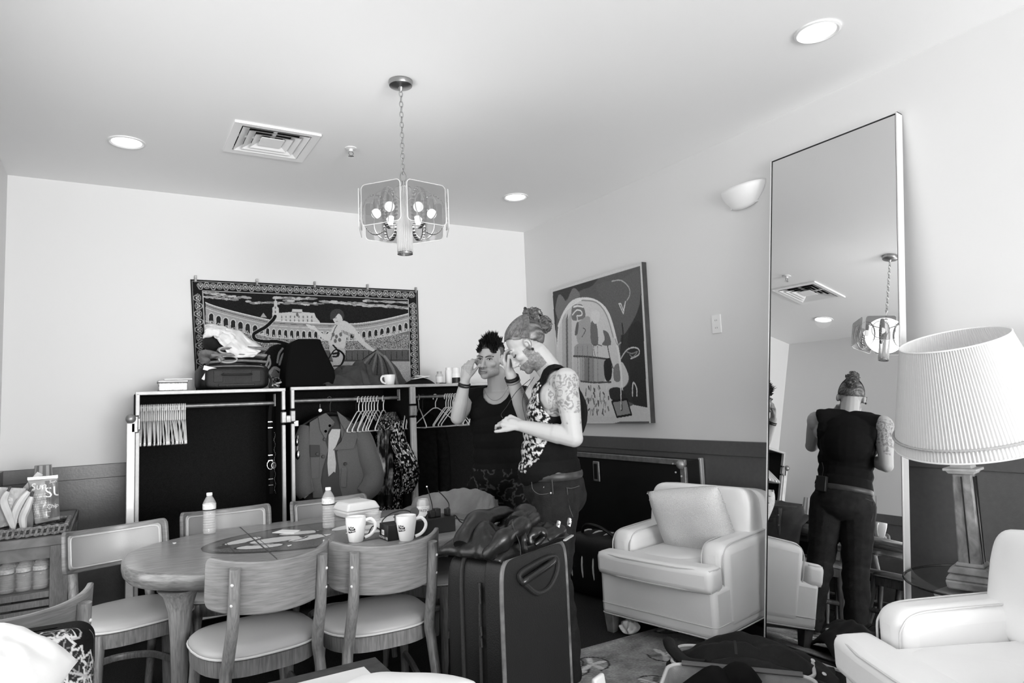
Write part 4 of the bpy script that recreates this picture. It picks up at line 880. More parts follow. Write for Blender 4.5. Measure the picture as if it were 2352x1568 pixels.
# ---------------------------------------------------------------- dining chairs
def chair_parts(t):
    SZ = .45
    def seat_out(off=0, n=40):
        pts = []
        for j in range(n):
            x, y = sup(2*PI*j/n, 3.2); w = .232-.03*max(0, -y)**1.5+.004*y; pts.append((x*(w-off), y*(.225-off)))
        return pts
    def lo(prof, n=40, dome=0):
        b = MB(); vs = []
        for off, z in prof: vs += [(x, y, z) for x, y in seat_out(off, n)]
        k = len(prof); fs = [(i*n+j, i*n+(j+1) % n, (i+1)*n+(j+1) % n, (i+1)*n+j) for i in range(k-1) for j in range(n)]; fs += [tuple(range(n))[::-1], tuple((k-1)*n+j for j in range(n))]
        return b.add(vs, fs)
    lo([(.012, SZ-.075), (.008, SZ-.073), (.006, SZ-.018), (.012, SZ-.014)]).obj('seat_frame', m_wood, t)
    s = lo([(.012, SZ-.016), (.004, SZ-.008), (.006, SZ+.006), (.02, SZ+.018), (.06, SZ+.027), (.12, SZ+.03)]).obj('seat_cushion', m_pad, t, ang=60)
    b = MB(); b.tube([(x, y, SZ-.008) for x, y in seat_out(.002)], .0042, 6, closed=True); b.obj('piping', m_pipe, s)
    # backrest: bent board on two posts
    RB = .245; ZM, HB, WA = .700, .185, 1.28            # radius, mid height, board height, half angle
    YC = -.335+RB
    def arc(a, r, z): return Vector((r*math.sin(a), YC-r*math.cos(a)-(z-ZM)*.14, z+.026*(a/1.2)**2))
    def board(r0, r1, hw, hh, rad, n=28, m=9):
        b = MB()
        def f(rr): 
            def g(u, v):
                x, y = u*2-1, v*2-1
                # rounded corners
                ax, ay = abs(x)*hw*RB, abs(y)*hh
                k = 1
                lx, ly = hw*RB-rad, hh-rad
                if ax > lx and ay > ly:
                    d = math.hypot(ax-lx, ay-ly)
                    if d > rad: ax = lx+(ax-lx)*rad/d; ay = ly+(ay-ly)*rad/d
                return arc(math.copysign(ax, x)/RB, rr, ZM+math.copysign(ay, y))
            return g
        i0 = len(b.v); b.grid(f(r0), n, m); i1 = len(b.v); b.grid(f(r1), n, m)
        b.f[-(n-1)*(m-1):] = [q[::-1] for q in b.f[-(n-1)*(m-1):]]
        ring = [i for i in range(n)]+[j*n+n-1 for j in range(1, m)]+[(m-1)*n+i for i in range(n-2, -1, -1)]+[j*n for j in range(m-2, 0, -1)]
        for a, c in zip(ring, ring[1:]+ring[:1]): b.f.append((i0+a, i1+a, i1+c, i0+c)); b.mi.append(0)
        return b
    bo = board(RB, RB-.018, WA*.93, HB/2, .035).obj('backrest', m_woodb, t, bev=.005)
    board(RB-.017, RB-.030, WA*.85, HB/2-.018, .022).obj('back_pad', m_pad, t, bev=.006)
    b = MB(); pts = []
    hw, hh = WA*.85*RB, HB/2-.018
    for k in range(44):
        x, y = sup(2*PI*k/44, 9); pts.append(arc(x*(hw-.006)/RB, RB-.031, ZM+y*(hh-.006)))
    b.tube(pts, .0035, 6, closed=True); b.obj('back_piping', m_pipe, t)
    for s in (-1, 1):
        a = s*.64; pt_ = arc(a, RB+.014, ZM+.072); pm = arc(a, RB+.015, ZM-.10)
        P = [pt_, pm, Vector((s*.160, -.232, SZ)), Vector((s*.168, -.228, SZ-.07)), Vector((s*.178, -.262, .2)), Vector((s*.185, -.325, 0))]
        b = MB(); sp_ = smooth_poly(P, 5); rr = [float(np.interp(i/(len(sp_)-1), [0, .2, .5, 1], [.019, .021, .022, .017])) for i in range(len(sp_))]
        b.tube(sp_, rr, 12); po = b.obj('leg', m_wood, t)
        # slanted cut at the top
        for zz in (ZM+.02, ZM-.05): q = arc(a, RB+.034, zz); b = MB(); b.ell(q, .006, 8); b.obj('screw_cap', m_pipe, po)
        b = MB(); P = [Vector((s*.175, .165, SZ-.02)), Vector((s*.178, .172, SZ-.08)), Vector((s*.19, .19, .2)), Vector((s*.198, .205, 0))]
        b.tube(smooth_poly(P, 4), [.024]*2+[.023]*3+[.021]*3+[.018]*3+[.014]*2, 12); b.obj('leg', m_wood, t)
    b = MB(); b.tube(smooth_poly([(.19, .185, .2), (.17, .0, .2), (.13, -.16, .2), (0, -.235, .2), (-.13, -.16, .2), (-.17, 0, .2), (-.19, .185, .2)], 5), .012, 8, sy=1.4); b.obj('hoop_stretcher', m_wood, t)
CH = [(.485, 2.85, R(6), 'wooden dining chair at the table front right behind the low coffee table'),
      (.945, 2.80, R(-3), 'wooden dining chair at the table front standing beside the big black suitcase'),
      (.075, 3.52, R(197), 'wooden dining chair at the narrow table end beside the sideboard'),
      (.52, 3.70, R(180), 'wooden dining chair behind the table in front of the empty wardrobe case'),
      (1.075, 3.68, R(184), 'wooden dining chair behind the table in front of the grey coat'),
      (1.47, 3.30, R(115), 'wooden dining chair at the far table end with a grey jacket over its back'),
      (-.335, 2.60, R(24), 'wooden dining chair with a plain curved back between floral armchair and sideboard')]
c0 = None
for i, (x, y, rz, lb) in enumerate(CH):
    if c0 is None: c0 = thing('dining_chair', lb, 'chair', (x, y, 0), rz, 'dining chairs'); chair_parts(c0)
    else:
        c = copy_tree(c0); c.location = (x, y, 0); c.rotation_euler[2] = rz; c['label'] = lb

# ---------------------------------------------------------------- on the table
def tp(px, py, z=TZ): return Zp(px, py, z)
m_water = mat('bottle_plastic', 240, .05, alpha=.24, spec=.8); m_cap = mat('bottle_cap', 240, .4); m_blabel = mat('bottle_label', 215, .4, nz=(60, .35))
def water_bottle_parts(t):
    b = MB(); pr = [(.001, .004), (.02, .002), (.029, .006), (.031, .02)]
    for i in range(7):
        z = .025+i*.0125; pr += [(.0315, z), (.0285, z+.006)]
    pr += [(.031, .118), (.0318, .125), (.0318, .152), (.030, .160), (.021, .178), (.0135, .190), (.0125, .196)]
    b.lathe(pr, 28, cap=False); b.obj('bottle_body', m_water, t)
    b = MB(); b.lathe([(.0142, .194), (.0142, .206), (.013, .208), (.001, .208)], 22); b.obj('cap', m_cap, t)
    b = MB(); b.lathe([(.0322, .120), (.0322, .153)], 28, cap=False); l = b.obj('label', m_blabel, t)
    b = MB(); b.lathe([(.0325, .120), (.0325, .126)], 28, cap=False); b.obj('label_stripe', mat('label_dark', 40, .5), l)
    b = MB(); b.lathe([(.0265, .008), (.0265, .15), (.001, .15)], 20); b.obj('water', mat('water_fill', 225, .05, alpha=.06, spec=.9), t)
q = tp(481, 1226); t = thing('water_bottle', 'water bottle standing alone near the sideboard end of the table', 'bottle', (q.x, q.y, TZ), 0, 'water bottles on the table'); water_bottle_parts(t)
WB0 = t
q = tp(755, 1213); c = copy_tree(t); c.location = (q.x, q.y, TZ); c['label'] = 'water bottle standing beside the foam takeaway box'
m_logo = mat('logo_black', 12, .5); m_logow = mat('logo_white', 235, .5)
def logo_mug(label, px, py, rz):
    q = tp(px, py); t = mug('logo_mug', label, (q.x, q.y, TZ), rz, .046, .112, .72, .042, 'white logo mugs on the table')
    t.location = (q.x, q.y, TZ)
    RM = .0464
    def wrapz(z): 
        return .0464*(.72*.55+.45) if z < .04 else float(np.interp(z, [.039, .084, .112], [.0464*.846, .0464, .0464]))
    def wr(dx, dz, k=0):
        def f(c):
            z = .062+dz+c.y; r = wrapz(z)+.0006+k; a = -PI/2-.62+(dx+c.x)/RM; return Vector((r*math.cos(a), r*math.sin(a), z))
        return f
    cup = [c for c in t.children if c.name.startswith('cup')][0]
    # black splash behind the words
    b = MB(); P = [(-.021, -.016), (-.012, -.018), (.02, -.013), (.023, -.009), (.019, -.006), (.022, .001), (.017, .005), (.012, .012), (.008, .008), (.002, .013), (-.004, .009), (-.012, .012), (-.016, .008), (-.013, .002), (-.017, -.003), (-.019, -.010)]
    f = wr(0, 0, .0004); cen = Vector((0, -.002, 0)); sp_ = []
    for (xa, ya), (xb, yb) in zip(P, P[1:]+P[:1]): sp_ += [Vector((xa+(xb-xa)*k/3, ya+(yb-ya)*k/3, 0)) for k in range(3)]
    n = len(sp_); NR = 7; vs = [f(cen.lerp(v, k/NR)) for k in range(1, NR+1) for v in sp_]
    b.add([f(cen)]+vs, [(0, 1+i, 1+(i+1) % n) for i in range(n)]+[(1+k*n+i, 1+(k+1)*n+i, 1+(k+1)*n+(i+1) % n, 1+k*n+(i+1) % n) for k in range(NR-1) for i in range(n)]); b.obj('logo_splash', m_logo, cup)
    text('The', .008, m_logow, wr(-.011, .0075, .0010), 'lettering', cup, shear=.3); text('Van', .0145, m_logow, wr(.004, .0035, .0010), 'lettering', cup, shear=.3, bold=.0003); text('Buren', .0145, m_logow, wr(.0, -.0075, .0010), 'lettering', cup, shear=.3, bold=.0003)
    return t
logo_mug('white logo mug in front of the foam takeaway box', 818, 1243, R(-12)); logo_mug('white logo mug in front of the black power box', 934, 1240, R(-20))
# soda can with lettering
q = tp(973, 1200); t = thing('soda_can', 'silver and white soda can behind the power box', 'can', (q.x, q.y, TZ))
b = MB(); b.lathe([(.022, 0), (.026, .004), (.033, .012), (.033, .104), (.027, .117), (.027, .121), (.0255, .1215), (.0245, .117), (.001, .117)], 32); b.obj('can_body', m_alu, t)
b = MB(); b.lathe([(.0333, .014), (.0333, .088)], 32, cap=False); lb_ = b.obj('can_print', mat('can_white', 226, .35), t)
aq = math.atan2(-q.y, -q.x)
text('FRESCA', .019, mat('can_ink', 40, .5), lambda c: Vector((.0337*math.cos(aq+c.x/.0335+.25), .0337*math.sin(aq+c.x/.0335+.25), .066+c.y)), 'lettering', lb_, space=1.05)
text('original citrus', .006, mat('can_ink2', 130, .5), lambda c: Vector((.0337*math.cos(aq+c.x/.0335+.1), .0337*math.sin(aq+c.x/.0335+.1), .082+c.y)), 'lettering', lb_)
# foam takeaway box
c4 = [tp(a, c_) for a, c_ in ((776, 1183), (783, 1196), (853, 1186))]
q = tp(812, 1186); t = thing('foam_box', 'closed white foam takeaway box on the table', 'food box', (q.x+.02, q.y+.01, TZ), R(8)); m_foam = mat('foam_white', 240, .6, bump=(200, .05))
def frus(b, z0, w0, d0, z1, w1, d1): b.hexa([(-w0/2, -d0/2, z0), (w0/2, -d0/2, z0), (w0/2, d0/2, z0), (-w0/2, d0/2, z0)], [(-w1/2, -d1/2, z1), (w1/2, -d1/2, z1), (w1/2, d1/2, z1), (-w1/2, d1/2, z1)]); return b
frus(MB(), 0, .175, .17, .04, .205, .20).obj('tray', m_foam, t, bev=.012, seg=3); frus(MB(), .041, .21, .205, .085, .165, .16).obj('lid', m_foam, t, bev=.012, seg=3)
q = tp(858, 1196); t = thing('clear_cup', 'low clear plastic tub beside the foam box', 'tub', (q.x, q.y, TZ)); b = MB(); b.lathe([(.035, 0), (.036, .003), (.043, .045), (.045, .046), (.0445, .048), (.0415, .046), (.034, .004), (.001, .003)], 28); b.obj('tub_body', m_clear, t); b = MB(); b.lathe([(.045, .044), (.045, .048)], 28, cap=False); b.obj('rim', mat('rim_clear', 235, .1, alpha=.6), t)
def paper(name, label, pts, cat='paper', z=.002, m=None):
    P = [tp(*q) for q in pts]; c = sum(P, Vector())/len(P); t = thing(name, label, cat, (c.x, c.y, TZ)); b = MB(); b.prism([(q.x-c.x, q.y-c.y) for q in P], z*.3, z); b.obj('sheet', m or mat('paper', 232, .7), t); return t
paper('paper_sheet', 'white paper lying between foam box and power box', ((842, 1198), (905, 1183), (935, 1190), (872, 1207)))
paper('paper_card', 'white paper card lying on the tile inlay', ((625, 1224), (648, 1217), (690, 1218), (676, 1225)), z=.003)
paper('paper_scrap', 'small white paper corner in front of the second tile flower', ((742, 1240), (757, 1238), (748, 1246), (742, 1247)))
paper('paper_scrap', 'tiny torn scrap of paper on the bare table end', ((396, 1247), (405, 1246), (404, 1248), (399, 1249)))
paper('paper_scrap', 'tiny white scrap on the lower rim of the tile inlay', ((660, 1253), (670, 1251), (669, 1253), (662, 1255)))
# black power box with plugs, aerials and cables
P0, P1, P2 = tp(863, 1236), tp(891, 1243.5), tp(1047, 1219)
dx = (P2-P1); ang = math.atan2(dx.y, dx.x); L_ = dx.length; Wd = .10; H_ = .072
t = thing('power_box', 'long black power box with plugs, aerials and a hand-lettered end', 'power strip', (P1.x, P1.y, TZ), ang)
MB().box((L_/2, Wd/2, H_/2), (L_, Wd, H_)).obj('housing', mat('box_black', 18, .4, nz=(40, .3)), t, bev=.003)
MB().box((-.0006, .056, .034), (.0012, .028, .022)).obj('sticker', m_lbl, t)
MB().box((-.0014, .056, .033), (.001, .012, .010)).obj('sticker_mark', mat('sticker_grey', 170), t)
text('MADTRA  VER', .0165, m_logow, lambda c: Vector((-.0012, .050-c.x, .011+c.y)), 'lettering', t)
for x, y, w, h, m in ((.075, .05, .028, .034, m_bag2), (.105, .04, .03, .028, m_black), (.245, .05, .03, .03, m_black), (.275, .055, .03, .038, m_black), (.33, .05, .02, .03, m_black)):
    MB().box((x, y, H_+h/2), (w, .035, h)).obj('plug', m, t, bev=.003)
MB().box((.062, .03, H_+.017), (.016, .03, .034)).obj('adapter', mat('adapter_grey', 120, .4), t, bev=.003)
for x, h, bend in ((.245, .145, -.02), (.335, .12, -.05)):
    b = MB(); b.tube(smooth_poly([(x, .05, H_+.02), (x+.006, .05, H_+.05), (x+bend*.3, .05, H_+h*.7), (x+bend, .05, H_+h)], 5), .0026, 6); b.obj('aerial', m_black, t)
b = MB(); b.ell((.225, .05, H_+.147), .004, 8); b.obj('aerial_tip', m_white, t)
b = MB(); b.lathe([(.008, 0), (.009, .03), (.006, .036)], 12, (.335, .05, H_)); b.obj('aerial_base', m_black, t)
for P in ([(.0, .07, .045), (.01, .08, .085), (.06, .07, .115), (.12, .06, .118), (.17, .05, .09)], [(.01, .09, .03), (-.03, .10, .06), (-.05, .12, .02), (-.09, .10, .003)], [(.21, .06, .06), (.225, .05, .09), (.245, .05, .105)], [(.36, .06, .06), (.40, .10, .055), (.45, .13, .01), (.5, .1, .004)]):
    b = MB(); b.tube(smooth_poly(P, 6), .0028, 6); b.obj('cable', m_black, t)
b = MB(); b.lathe([(.001, 0), (.022, 0), (.022, .008), (.001, .008)], 18, (.16, .06, .105), rotm(PI/2.3, 'X')); b.obj('round_plug', mat('plug_grey', 60, .4), t)
# flat grey cap with badge behind the can
q = tp(945, 1180); t = thing('cloth_hat', 'grey cloth cap lying on the table behind the power box', 'cap', (q.x+.03, q.y, TZ), .3)
b = MB(); b.grid(lambda u, v: Vector((.13*v*math.cos(2*PI*u), .10*v*math.sin(2*PI*u), .002+.045*(1-v**2.2))), 32, 10, cu=True); b.obj('crown', mat('cap_grey', 108, .85, nz=(60, .15)), t)
b = MB(); b.grid(lambda u, v: Vector(((.10+.07*v)*math.cos(-1.0+2.0*u-1.57), (.08+.07*v)*math.sin(-1.0+2.0*u-1.57), .006-.003*v)), 18, 5); b.obj('brim', mat('cap_grey', 108), t, solid=.004)
MB().box((-.03, -.085, .025), (.03, .003, .012), .2).obj('badge', m_lbl, t)
# jacket hung over the back of the end chair
ca, sa = math.cos(R(115)), math.sin(R(115)); fwd = Vector((-sa, ca, 0)); sid = Vector((ca, sa, 0)); ctr = Vector((1.47, 3.30, 0))-fwd*.295
m_gj2 = mat('olive_grey_cloth', 104, .85, nz=(14, .14), bump=(260, .2))
t = thing('draped_jacket', 'light grey jacket draped over the chair at the table end', 'jacket', (ctr.x, ctr.y, .45)); o = t.location
def drape(u, v):
    # u along the chair back, v over it: front of the back -> ridge -> rear
    s = (u-.5)*.58; n1 = noise.noise(Vector((u*5, v*4, 9))); n2 = noise.noise(Vector((u*12, v*7, 3)))
    ridge = .842-.03*abs(u-.45)**1.5*4-(.05 if u < .08 else 0)
    arcd = .12*(2*(u-.5))**2
    if v < .55:
        w = (.55-v)/.55; out = .035+.17*w**1.2+.015*n1; z = ridge-.30*w**1.25*(1 if u > .3 else .8)-.012*n2
        z = max(z, TZ+.006) if out > .06 else z
    else:
        w = (v-.55)/.45; out = .035-.06*min(1, w*4)-.02*w-.01*n1; z = ridge-.32*w-.01*n2
    return ctr+sid*s+fwd*(out+arcd)+Vector((0, 0, z))-o
b = MB(); b.grid(drape, 44, 36); b.obj('jacket_cloth', m_gj2, t, solid=.006)
b = MB(); b.tube([drape(.12+.1*i/8, .12+.03*math.sin(i/8*3))+Vector(o)+Vector((0, 0, .006)) for i in range(9)], .003, 5); b.sh(o).obj('pocket_seam', mat('seam_dark', 50, .8), t)
# ---------------------------------------------------------------- black case lid standing against the right wall
t = thing('case_lid', 'black flight case lid with metal edges standing against the wall', 'road case', (3.21, 4.02, 0)); o = t.location
ya, yb = 3.15, 4.9; zl = .90
MB().box((3.215, (ya+yb)/2, zl/2), (.15, yb-ya-.03, zl-.02)).sh(o).obj('lid_shell', mat('lid_black', 12, .55), t, bev=.006)
MB().box((3.135, (ya+yb)/2, zl-.018), (.02, yb-ya, .036)).sh(o).obj('top_edge', m_alud, t, bev=.003)
MB().box((3.135, ya+.02, zl/2-.02), (.022, .045, zl-.05)).sh(o).obj('corner_edge', m_alud, t, bev=.004); MB().box((3.285, ya+.012, zl/2), (.03, .022, zl)).sh(o).obj('rear_edge', m_alu, t, bev=.004)
b = MB(); b.ell((3.125, ya+.03, zl-.03), .032, 16); b.sh(o).obj('ball_corner', m_alud, t)
for k in range(3):
    a = PI*.5*k/2; b = MB(); b.ell((3.122, ya+.03+.07*math.cos(a), zl-.03-.075*math.sin(a)), .007, 8); b.sh(o).obj('rivet', m_alu, t)
q = Xp(1370, 1082, 3.13); b = MB(); b.box(q, (.012, .075, .15)); hd = b.sh(o).obj('handle_dish', m_alud, t, bev=.012); b = MB(); b.box(q+Vector((-.006, 0, 0)), (.006, .045, .115)); b.sh(o).obj('handle_recess', m_black, hd, bev=.008)
# striped duffel between lid and armchair
q = Zp(1385, 1370, 0); t = thing('striped_duffel', 'black duffel bag with white stripes behind the white armchair', 'bag', (2.87, 3.68, 0), R(10))
b = MB(); rbox(b, (0, 0, .2), (.34, .62, .40), .45); b.obj('bag_body', m_bag, t)
for y0 in (-.2, -.12, -.04, .06, .16):
    b = MB(); pts = [(.175*math.cos(a)*1.0, y0, .2+.205*math.sin(a)) for a in np.linspace(PI*.42, PI*1.35, 16)]
    b.tube(pts, .006, 6); b.obj('stripe', mat('stripe_white', 215, .6), t)
b = MB(); b.tube(smooth_poly([(-.05, -.15, .39), (-.1, -.05, .46), (-.1, .08, .46), (-.05, .16, .39)], 5), .011, 7); b.obj('handle', m_black, t)

# ---------------------------------------------------------------- white leather armchairs
m_wl = mat('white_leather', 232, .42, spec=.4, bump=(35, .06), nz=(3, .03)); m_wp = mat('white_leather_piping', 205, .45); m_leg = mat('worn_wood_leg', 120, .5, nz=(20, .3))
def puff(b, c, d, e=.2, sag=0, seed=0, wr=.004, M=None, n=40, m=24):
    c = Vector(c)
    def f(u, v):
        th = (v-.5)*PI; ph = 2*PI*u
        cs = lambda w: math.copysign(abs(math.cos(w))**e, math.cos(w)); sn = lambda w, ee=e: math.copysign(abs(math.sin(w))**ee, math.sin(w))
        q = Vector((d[0]/2*cs(th)*cs(ph), d[1]/2*cs(th)*sn(ph), d[2]/2*sn(th, e*2.2)))
        k = noise.noise(Vector((q.x*7+seed, q.y*7, q.z*7)))*wr+noise.noise(Vector((q.x*18+seed, q.y*18, q.z*10)))*wr*.4
        q += Vector((cs(th)*cs(ph), cs(th)*sn(ph), sn(th))).normalized()*k
        if sag and q.z > 0: q.z -= sag*max(0, 1-(2*q.x/d[0])**2)*max(0, 1-(2*q.y/d[1])**2)
        return (M @ q if M else q)+c
    b.grid(f, n*2, m+1, cu=True); return b
def armchair(t, zs=1.0, W_=.74, seed=0, T=True):
    H = W_/2; D0, D1 = .38, -.36
    # base with a seam
    MB().box((0, -.005, .225*zs), (W_-.008, .70, .25*zs)).obj('base', m_wl, t, bev=.028, seg=4)
    for z in (.165*zs, .108*zs): b = MB(); b.tube([(x*(H-.004), -.005+y*.350, z) for x, y in (sup(2*PI*k/64, 26) for k in range(64))], .0038, 6, closed=True); b.obj('piping', m_wp, t)
    # seat cushion, T shaped in front of the arms
    z0, z1 = .325*zs, .452*zs; x0, x1 = H-.004, H-.165
    def tsh(i): return [(-x0+i, .375-i), (-x0+i, .245+i), (-x1+i, .245+i), (-x1+i, -.20), (x1-i, -.20), (x1-i, .245+i), (x0-i, .245+i), (x0-i, .375-i), (x0*.5, .392-i), (0, .398-i), (-x0*.5, .392-i)][::-1]
    b = MB(); b.prism(tsh(0), z0, z1); cu_ = b.obj('seat_cushion', m_wl, t, bev=.034, seg=5, ang=60)
    b = MB(); puff(b, (0, .06, z1-.012), (2*x1-.03, .44, .045), .45, seed=seed, wr=.006); b.obj('cushion_crown', m_wl, cu_)
    for z in (z1-.012, z0+.012):
        b = MB(); b.tube([(x, y, z) for x, y in ((-x0+.012, .262), (-x0+.006, .30), (-x0+.012, .356), (-x0*.5, .386), (0, .391), (x0*.5, .386), (x0-.012, .356), (x0-.006, .30), (x0-.012, .262))], .0042, 6); b.obj('piping', m_wp, cu_)
    # arms: low boxes with softly rounded tops
    for s in (-1, 1):
        xc = s*(H-.078); b = MB(); b.hexa([(xc-.078, -.355, .11*zs), (xc+.078, -.355, .11*zs), (xc+.078, .238, .11*zs), (xc-.078, .238, .11*zs)], [(xc-.078, -.355, .565*zs), (xc+.078, -.355, .565*zs), (xc+.078, .232, .545*zs), (xc-.078, .232, .545*zs)])
        ar = b.obj('arm', m_wl, t, bev=.056, seg=6, ang=60)
        for xo in (-.062, .062):
            b = MB(); P = [(xc+xo, .226, .14*zs), (xc+xo, .230, .43*zs), (xc+xo, .216, .50*zs), (xc+xo, .17, .541*zs), (xc+xo, .05, .550*zs), (xc+xo, -.15, .556*zs), (xc+xo, -.30, .560*zs)]; P = [(x, y, z-.006*(z > .5*zs)) for x, y, z in P]
            b.tube(smooth_poly(P, 4), .0036, 6); b.obj('piping', m_wp, ar)
    # back frame and loose back cushion
    b = MB(); puff(b, (0, -.30, .44*zs), (W_-.01, .14, .64*zs), .2, seed=seed+5, M=rotm(.10, 'X')); b.obj('back_frame', m_wl, t)
    b = MB(); puff(b, (0, -.185, .60*zs), (W_-.30+.22, .16, .36*zs), .24, seed=seed+6, wr=.01, M=rotm(.16, 'X')); bc = b.obj('back_cushion', m_wl, t)
    b = MB(); hw, hh = (W_-.08)/2-.01, .18*zs-.012; Mx = rotm(.16, 'X'); b.tube([Mx @ Vector((x*hw, .045, y*hh))+Vector((0, -.185, .60*zs)) for x, y in (sup(2*PI*k/60, 7) for k in range(60))], .004, 6, closed=True); b.obj('piping', m_wp, bc)
    for s in (-1, 1):
        for y in (.31, -.29): b = MB(); x = s*(H-.05); b.hexa([(x-.022, y-.022, 0), (x+.022, y-.022, 0), (x+.022, y+.022, 0), (x-.022, y+.022, 0)], [(x-.032, y-.032, .11), (x+.032, y-.032, .11), (x+.032, y+.032, .11), (x-.032, y+.032, .11)]); b.obj('leg', m_leg, t, bev=.003)
ac1 = thing('leather_armchair', 'white leather armchair holding a textured cushion beside the mirror', 'armchair', (2.805, 2.845, 0), R(102), 'white leather armchairs'); armchair(ac1)
ac2 = thing('leather_armchair', 'white leather armchair in front of the lamp, cropped by the picture edge', 'armchair', (2.36, .997, 0), R(63), 'white leather armchairs'); ac2.scale = (1, 1.13, 1); armchair(ac2, 1.04, .76, 20)
# throw pillow on the first armchair
m_tex = mat('chunky_weave', 214, .9, nz=(50, .14, (6, .6, 6)), bump=(45, .6, (6, .6, 6)))
t = thing('throw_pillow', 'square off-white woven cushion with fringed edges on the armchair', 'cushion', (2.755, 2.80, .44), R(102))
M_ = (Matrix.Translation((-.02, -.045, .165)) @ Matrix.Rotation(R(10), 4, 'Z') @ Matrix.Rotation(R(68), 4, 'X') @ Matrix.Rotation(R(-7), 4, 'Z'))
cushion(.43, .40, .17, 26, .22, wr=.01, seed=3, M=M_).obj('pillow_body', m_tex, t, weld=True)
for s in (-1, 1):
    for k in range(34):
        a = (k/33-.5)*.37; p0 = M_ @ Vector((s*.205, a, 0)); p1 = M_ @ Vector((s*.222, a+random.uniform(-.01, .01), random.uniform(-.008, .008)))
        if k % 3 == 0:
            b = MB(); b.tube([p0, p1], .004, 5); b.obj('fringe', m_tex, t)
t = thing('tissue', 'crumpled white tissue on the floor under the armchair', 'tissue', (2.49, 3.0, 0)); b = MB(); rbox(b, (0, 0, .035), (.11, .08, .07), .9); b.v = [tuple(Vector(q)*(1+.5*noise.noise(Vector(q)*40))) for q in b.v]; b.v = [(x, y, max(0, z)) for x, y, z in b.v]; b.obj('crumple', m_wt, t)

# ---------------------------------------------------------------- rug
cv = Canvas(0, 1.2, 0, 2.3, 200, 380, 150); rg = random.Random(11)
nzr = np.array([[noise.fractal(Vector((x*9, y*9, 0)), .9, 2, 4) for x in np.linspace(0, 1.2, 100)] for y in np.linspace(0, 2.3, 190)]); cv.a += np.kron(nzr, np.ones((2, 2)))*34
for i in range(34):
    x, y = rg.uniform(.05, 1.15), rg.uniform(.03, 2.25); a0 = rg.uniform(0, 6.28)
    for k in range(5): a = a0+k*1.256; cv.oval(x+.05*math.cos(a), y+.05*math.sin(a), .04, .016, rg.choice((205, 215, 110)), a)
    cv.oval(x, y, .018, .018, 220); cv.line([(x+.09*math.cos(a0+q), y+.09*math.sin(a0+q)) for q in np.linspace(0, 4, 9)], .01, 66); cv.line([(x, y), (x+.12*math.cos(a0), y+.12*math.sin(a0)), (x+.16*math.cos(a0+.5), y+.16*math.sin(a0+.5))], .009, 150, 4)
cv.a[:, :5] = 80; cv.a[:, -5:] = 80; cv.a += np.random.default_rng(8).normal(0, 10, cv.a.shape)
t = thing('patterned_rug', 'grey floral wool rug under the open suitcase', 'rug', (2.15, 1.8, 0))
sheet('pile', cv, lambda u, v: Vector((1.2*(u-.5), .68+.0-2.3*v+.485, .009)), mat('rug_wool', 128, .95, ink=True, spec=.05, bump=(300, .4)), t)
MB().box((0, 1.165-1.15, .004), (1.2, 2.3, .008)).obj('backing', mat('rug_back', 70, .9), t)

# ---------------------------------------------------------------- open suitcase with a black jacket
hx = Vector((.62, -.785, 0)); nx = Vector((.785, .62, 0)); h0 = Vector((2.14, 2.33, 0)); LW = .60
t = thing('open_suitcase', 'open suitcase with pale lining lying on the rug', 'suitcase', (h0.x, h0.y, .01)); o = Vector((h0.x, h0.y, 0))
m_lin = mat('suitcase_lining', 150, .6, bump=(250, .2), nz=(30, .1)); m_rim = mat('suitcase_rim', 205, .4)
def shell(s, dep, hgt, name):
    # tray on side s of the hinge line (+1 far, -1 near), local axes hx, nx
    out = [(.0, .0), (LW, 0), (LW, dep), (0, dep)]
    def rr(off, r=.07, n=6):
        pts = []
        for cx, cy, a0 in ((LW-r, r, -PI/2), (LW-r, dep-r, 0), (r, dep-r, PI/2), (r, r, PI)):
            for k in range(n+1): a = a0+PI/2*k/n; pts.append((cx+(r-off)*math.cos(a), cy+(r-off)*math.sin(a)))
        return pts
    def P(x, y, z): return hx*x+nx*(s*(y+.012))+Vector((0, 0, z))
    b = MB(); rings = [(.03, .012), (.008, .03), (0, hgt)]; n = 28; vs = []
    for off, z in rings: vs += [P(x, y, z) for x, y in rr(off)]
    b.add(vs, [(i*n+j, i*n+(j+1) % n, (i+1)*n+(j+1) % n, (i+1)*n+j) for i in range(2) for j in range(n)]+[tuple(range(n))]); b.obj(name, m_black, t, ang=50)
    b = MB(); vs = []
    for off, z in ((.006, hgt), (.014, .035), (.04, .022)): vs += [P(x, y, z) for x, y in rr(off)]
    b.add(vs, [(i*n+j, i*n+(j+1) % n, (i+1)*n+(j+1) % n, (i+1)*n+j) for i in range(2) for j in range(n)]+[tuple(2*n+j for j in range(n))]); li = b.obj('lining', m_lin, t, ang=50)
    b = MB(); b.tube([P(x, y, hgt) for x, y in rr(.002)], .008, 8, closed=True); b.obj('rim', m_rim, t)
shell(1, .27, .10, 'case_half'); shell(-1, .40, .12, 'case_half')
b = MB(); b.tube([hx*x-nx*.02+Vector((0, 0, .128)) for x in (.06, .2, .4, .55)], .016, 8, sy=.7); b.obj('padded_edge', mat('padded_grey', 96, .6), t)
for dx_, hz in ((.2, .14), (.3, .17), (.36, .13)):
    t2_ = None
t = thing('black_straps', 'black cloth straps and gloves lying in the near suitcase half', 'clothes', tuple(h0+hx*.3-nx*.16+Vector((0, 0, .04))))
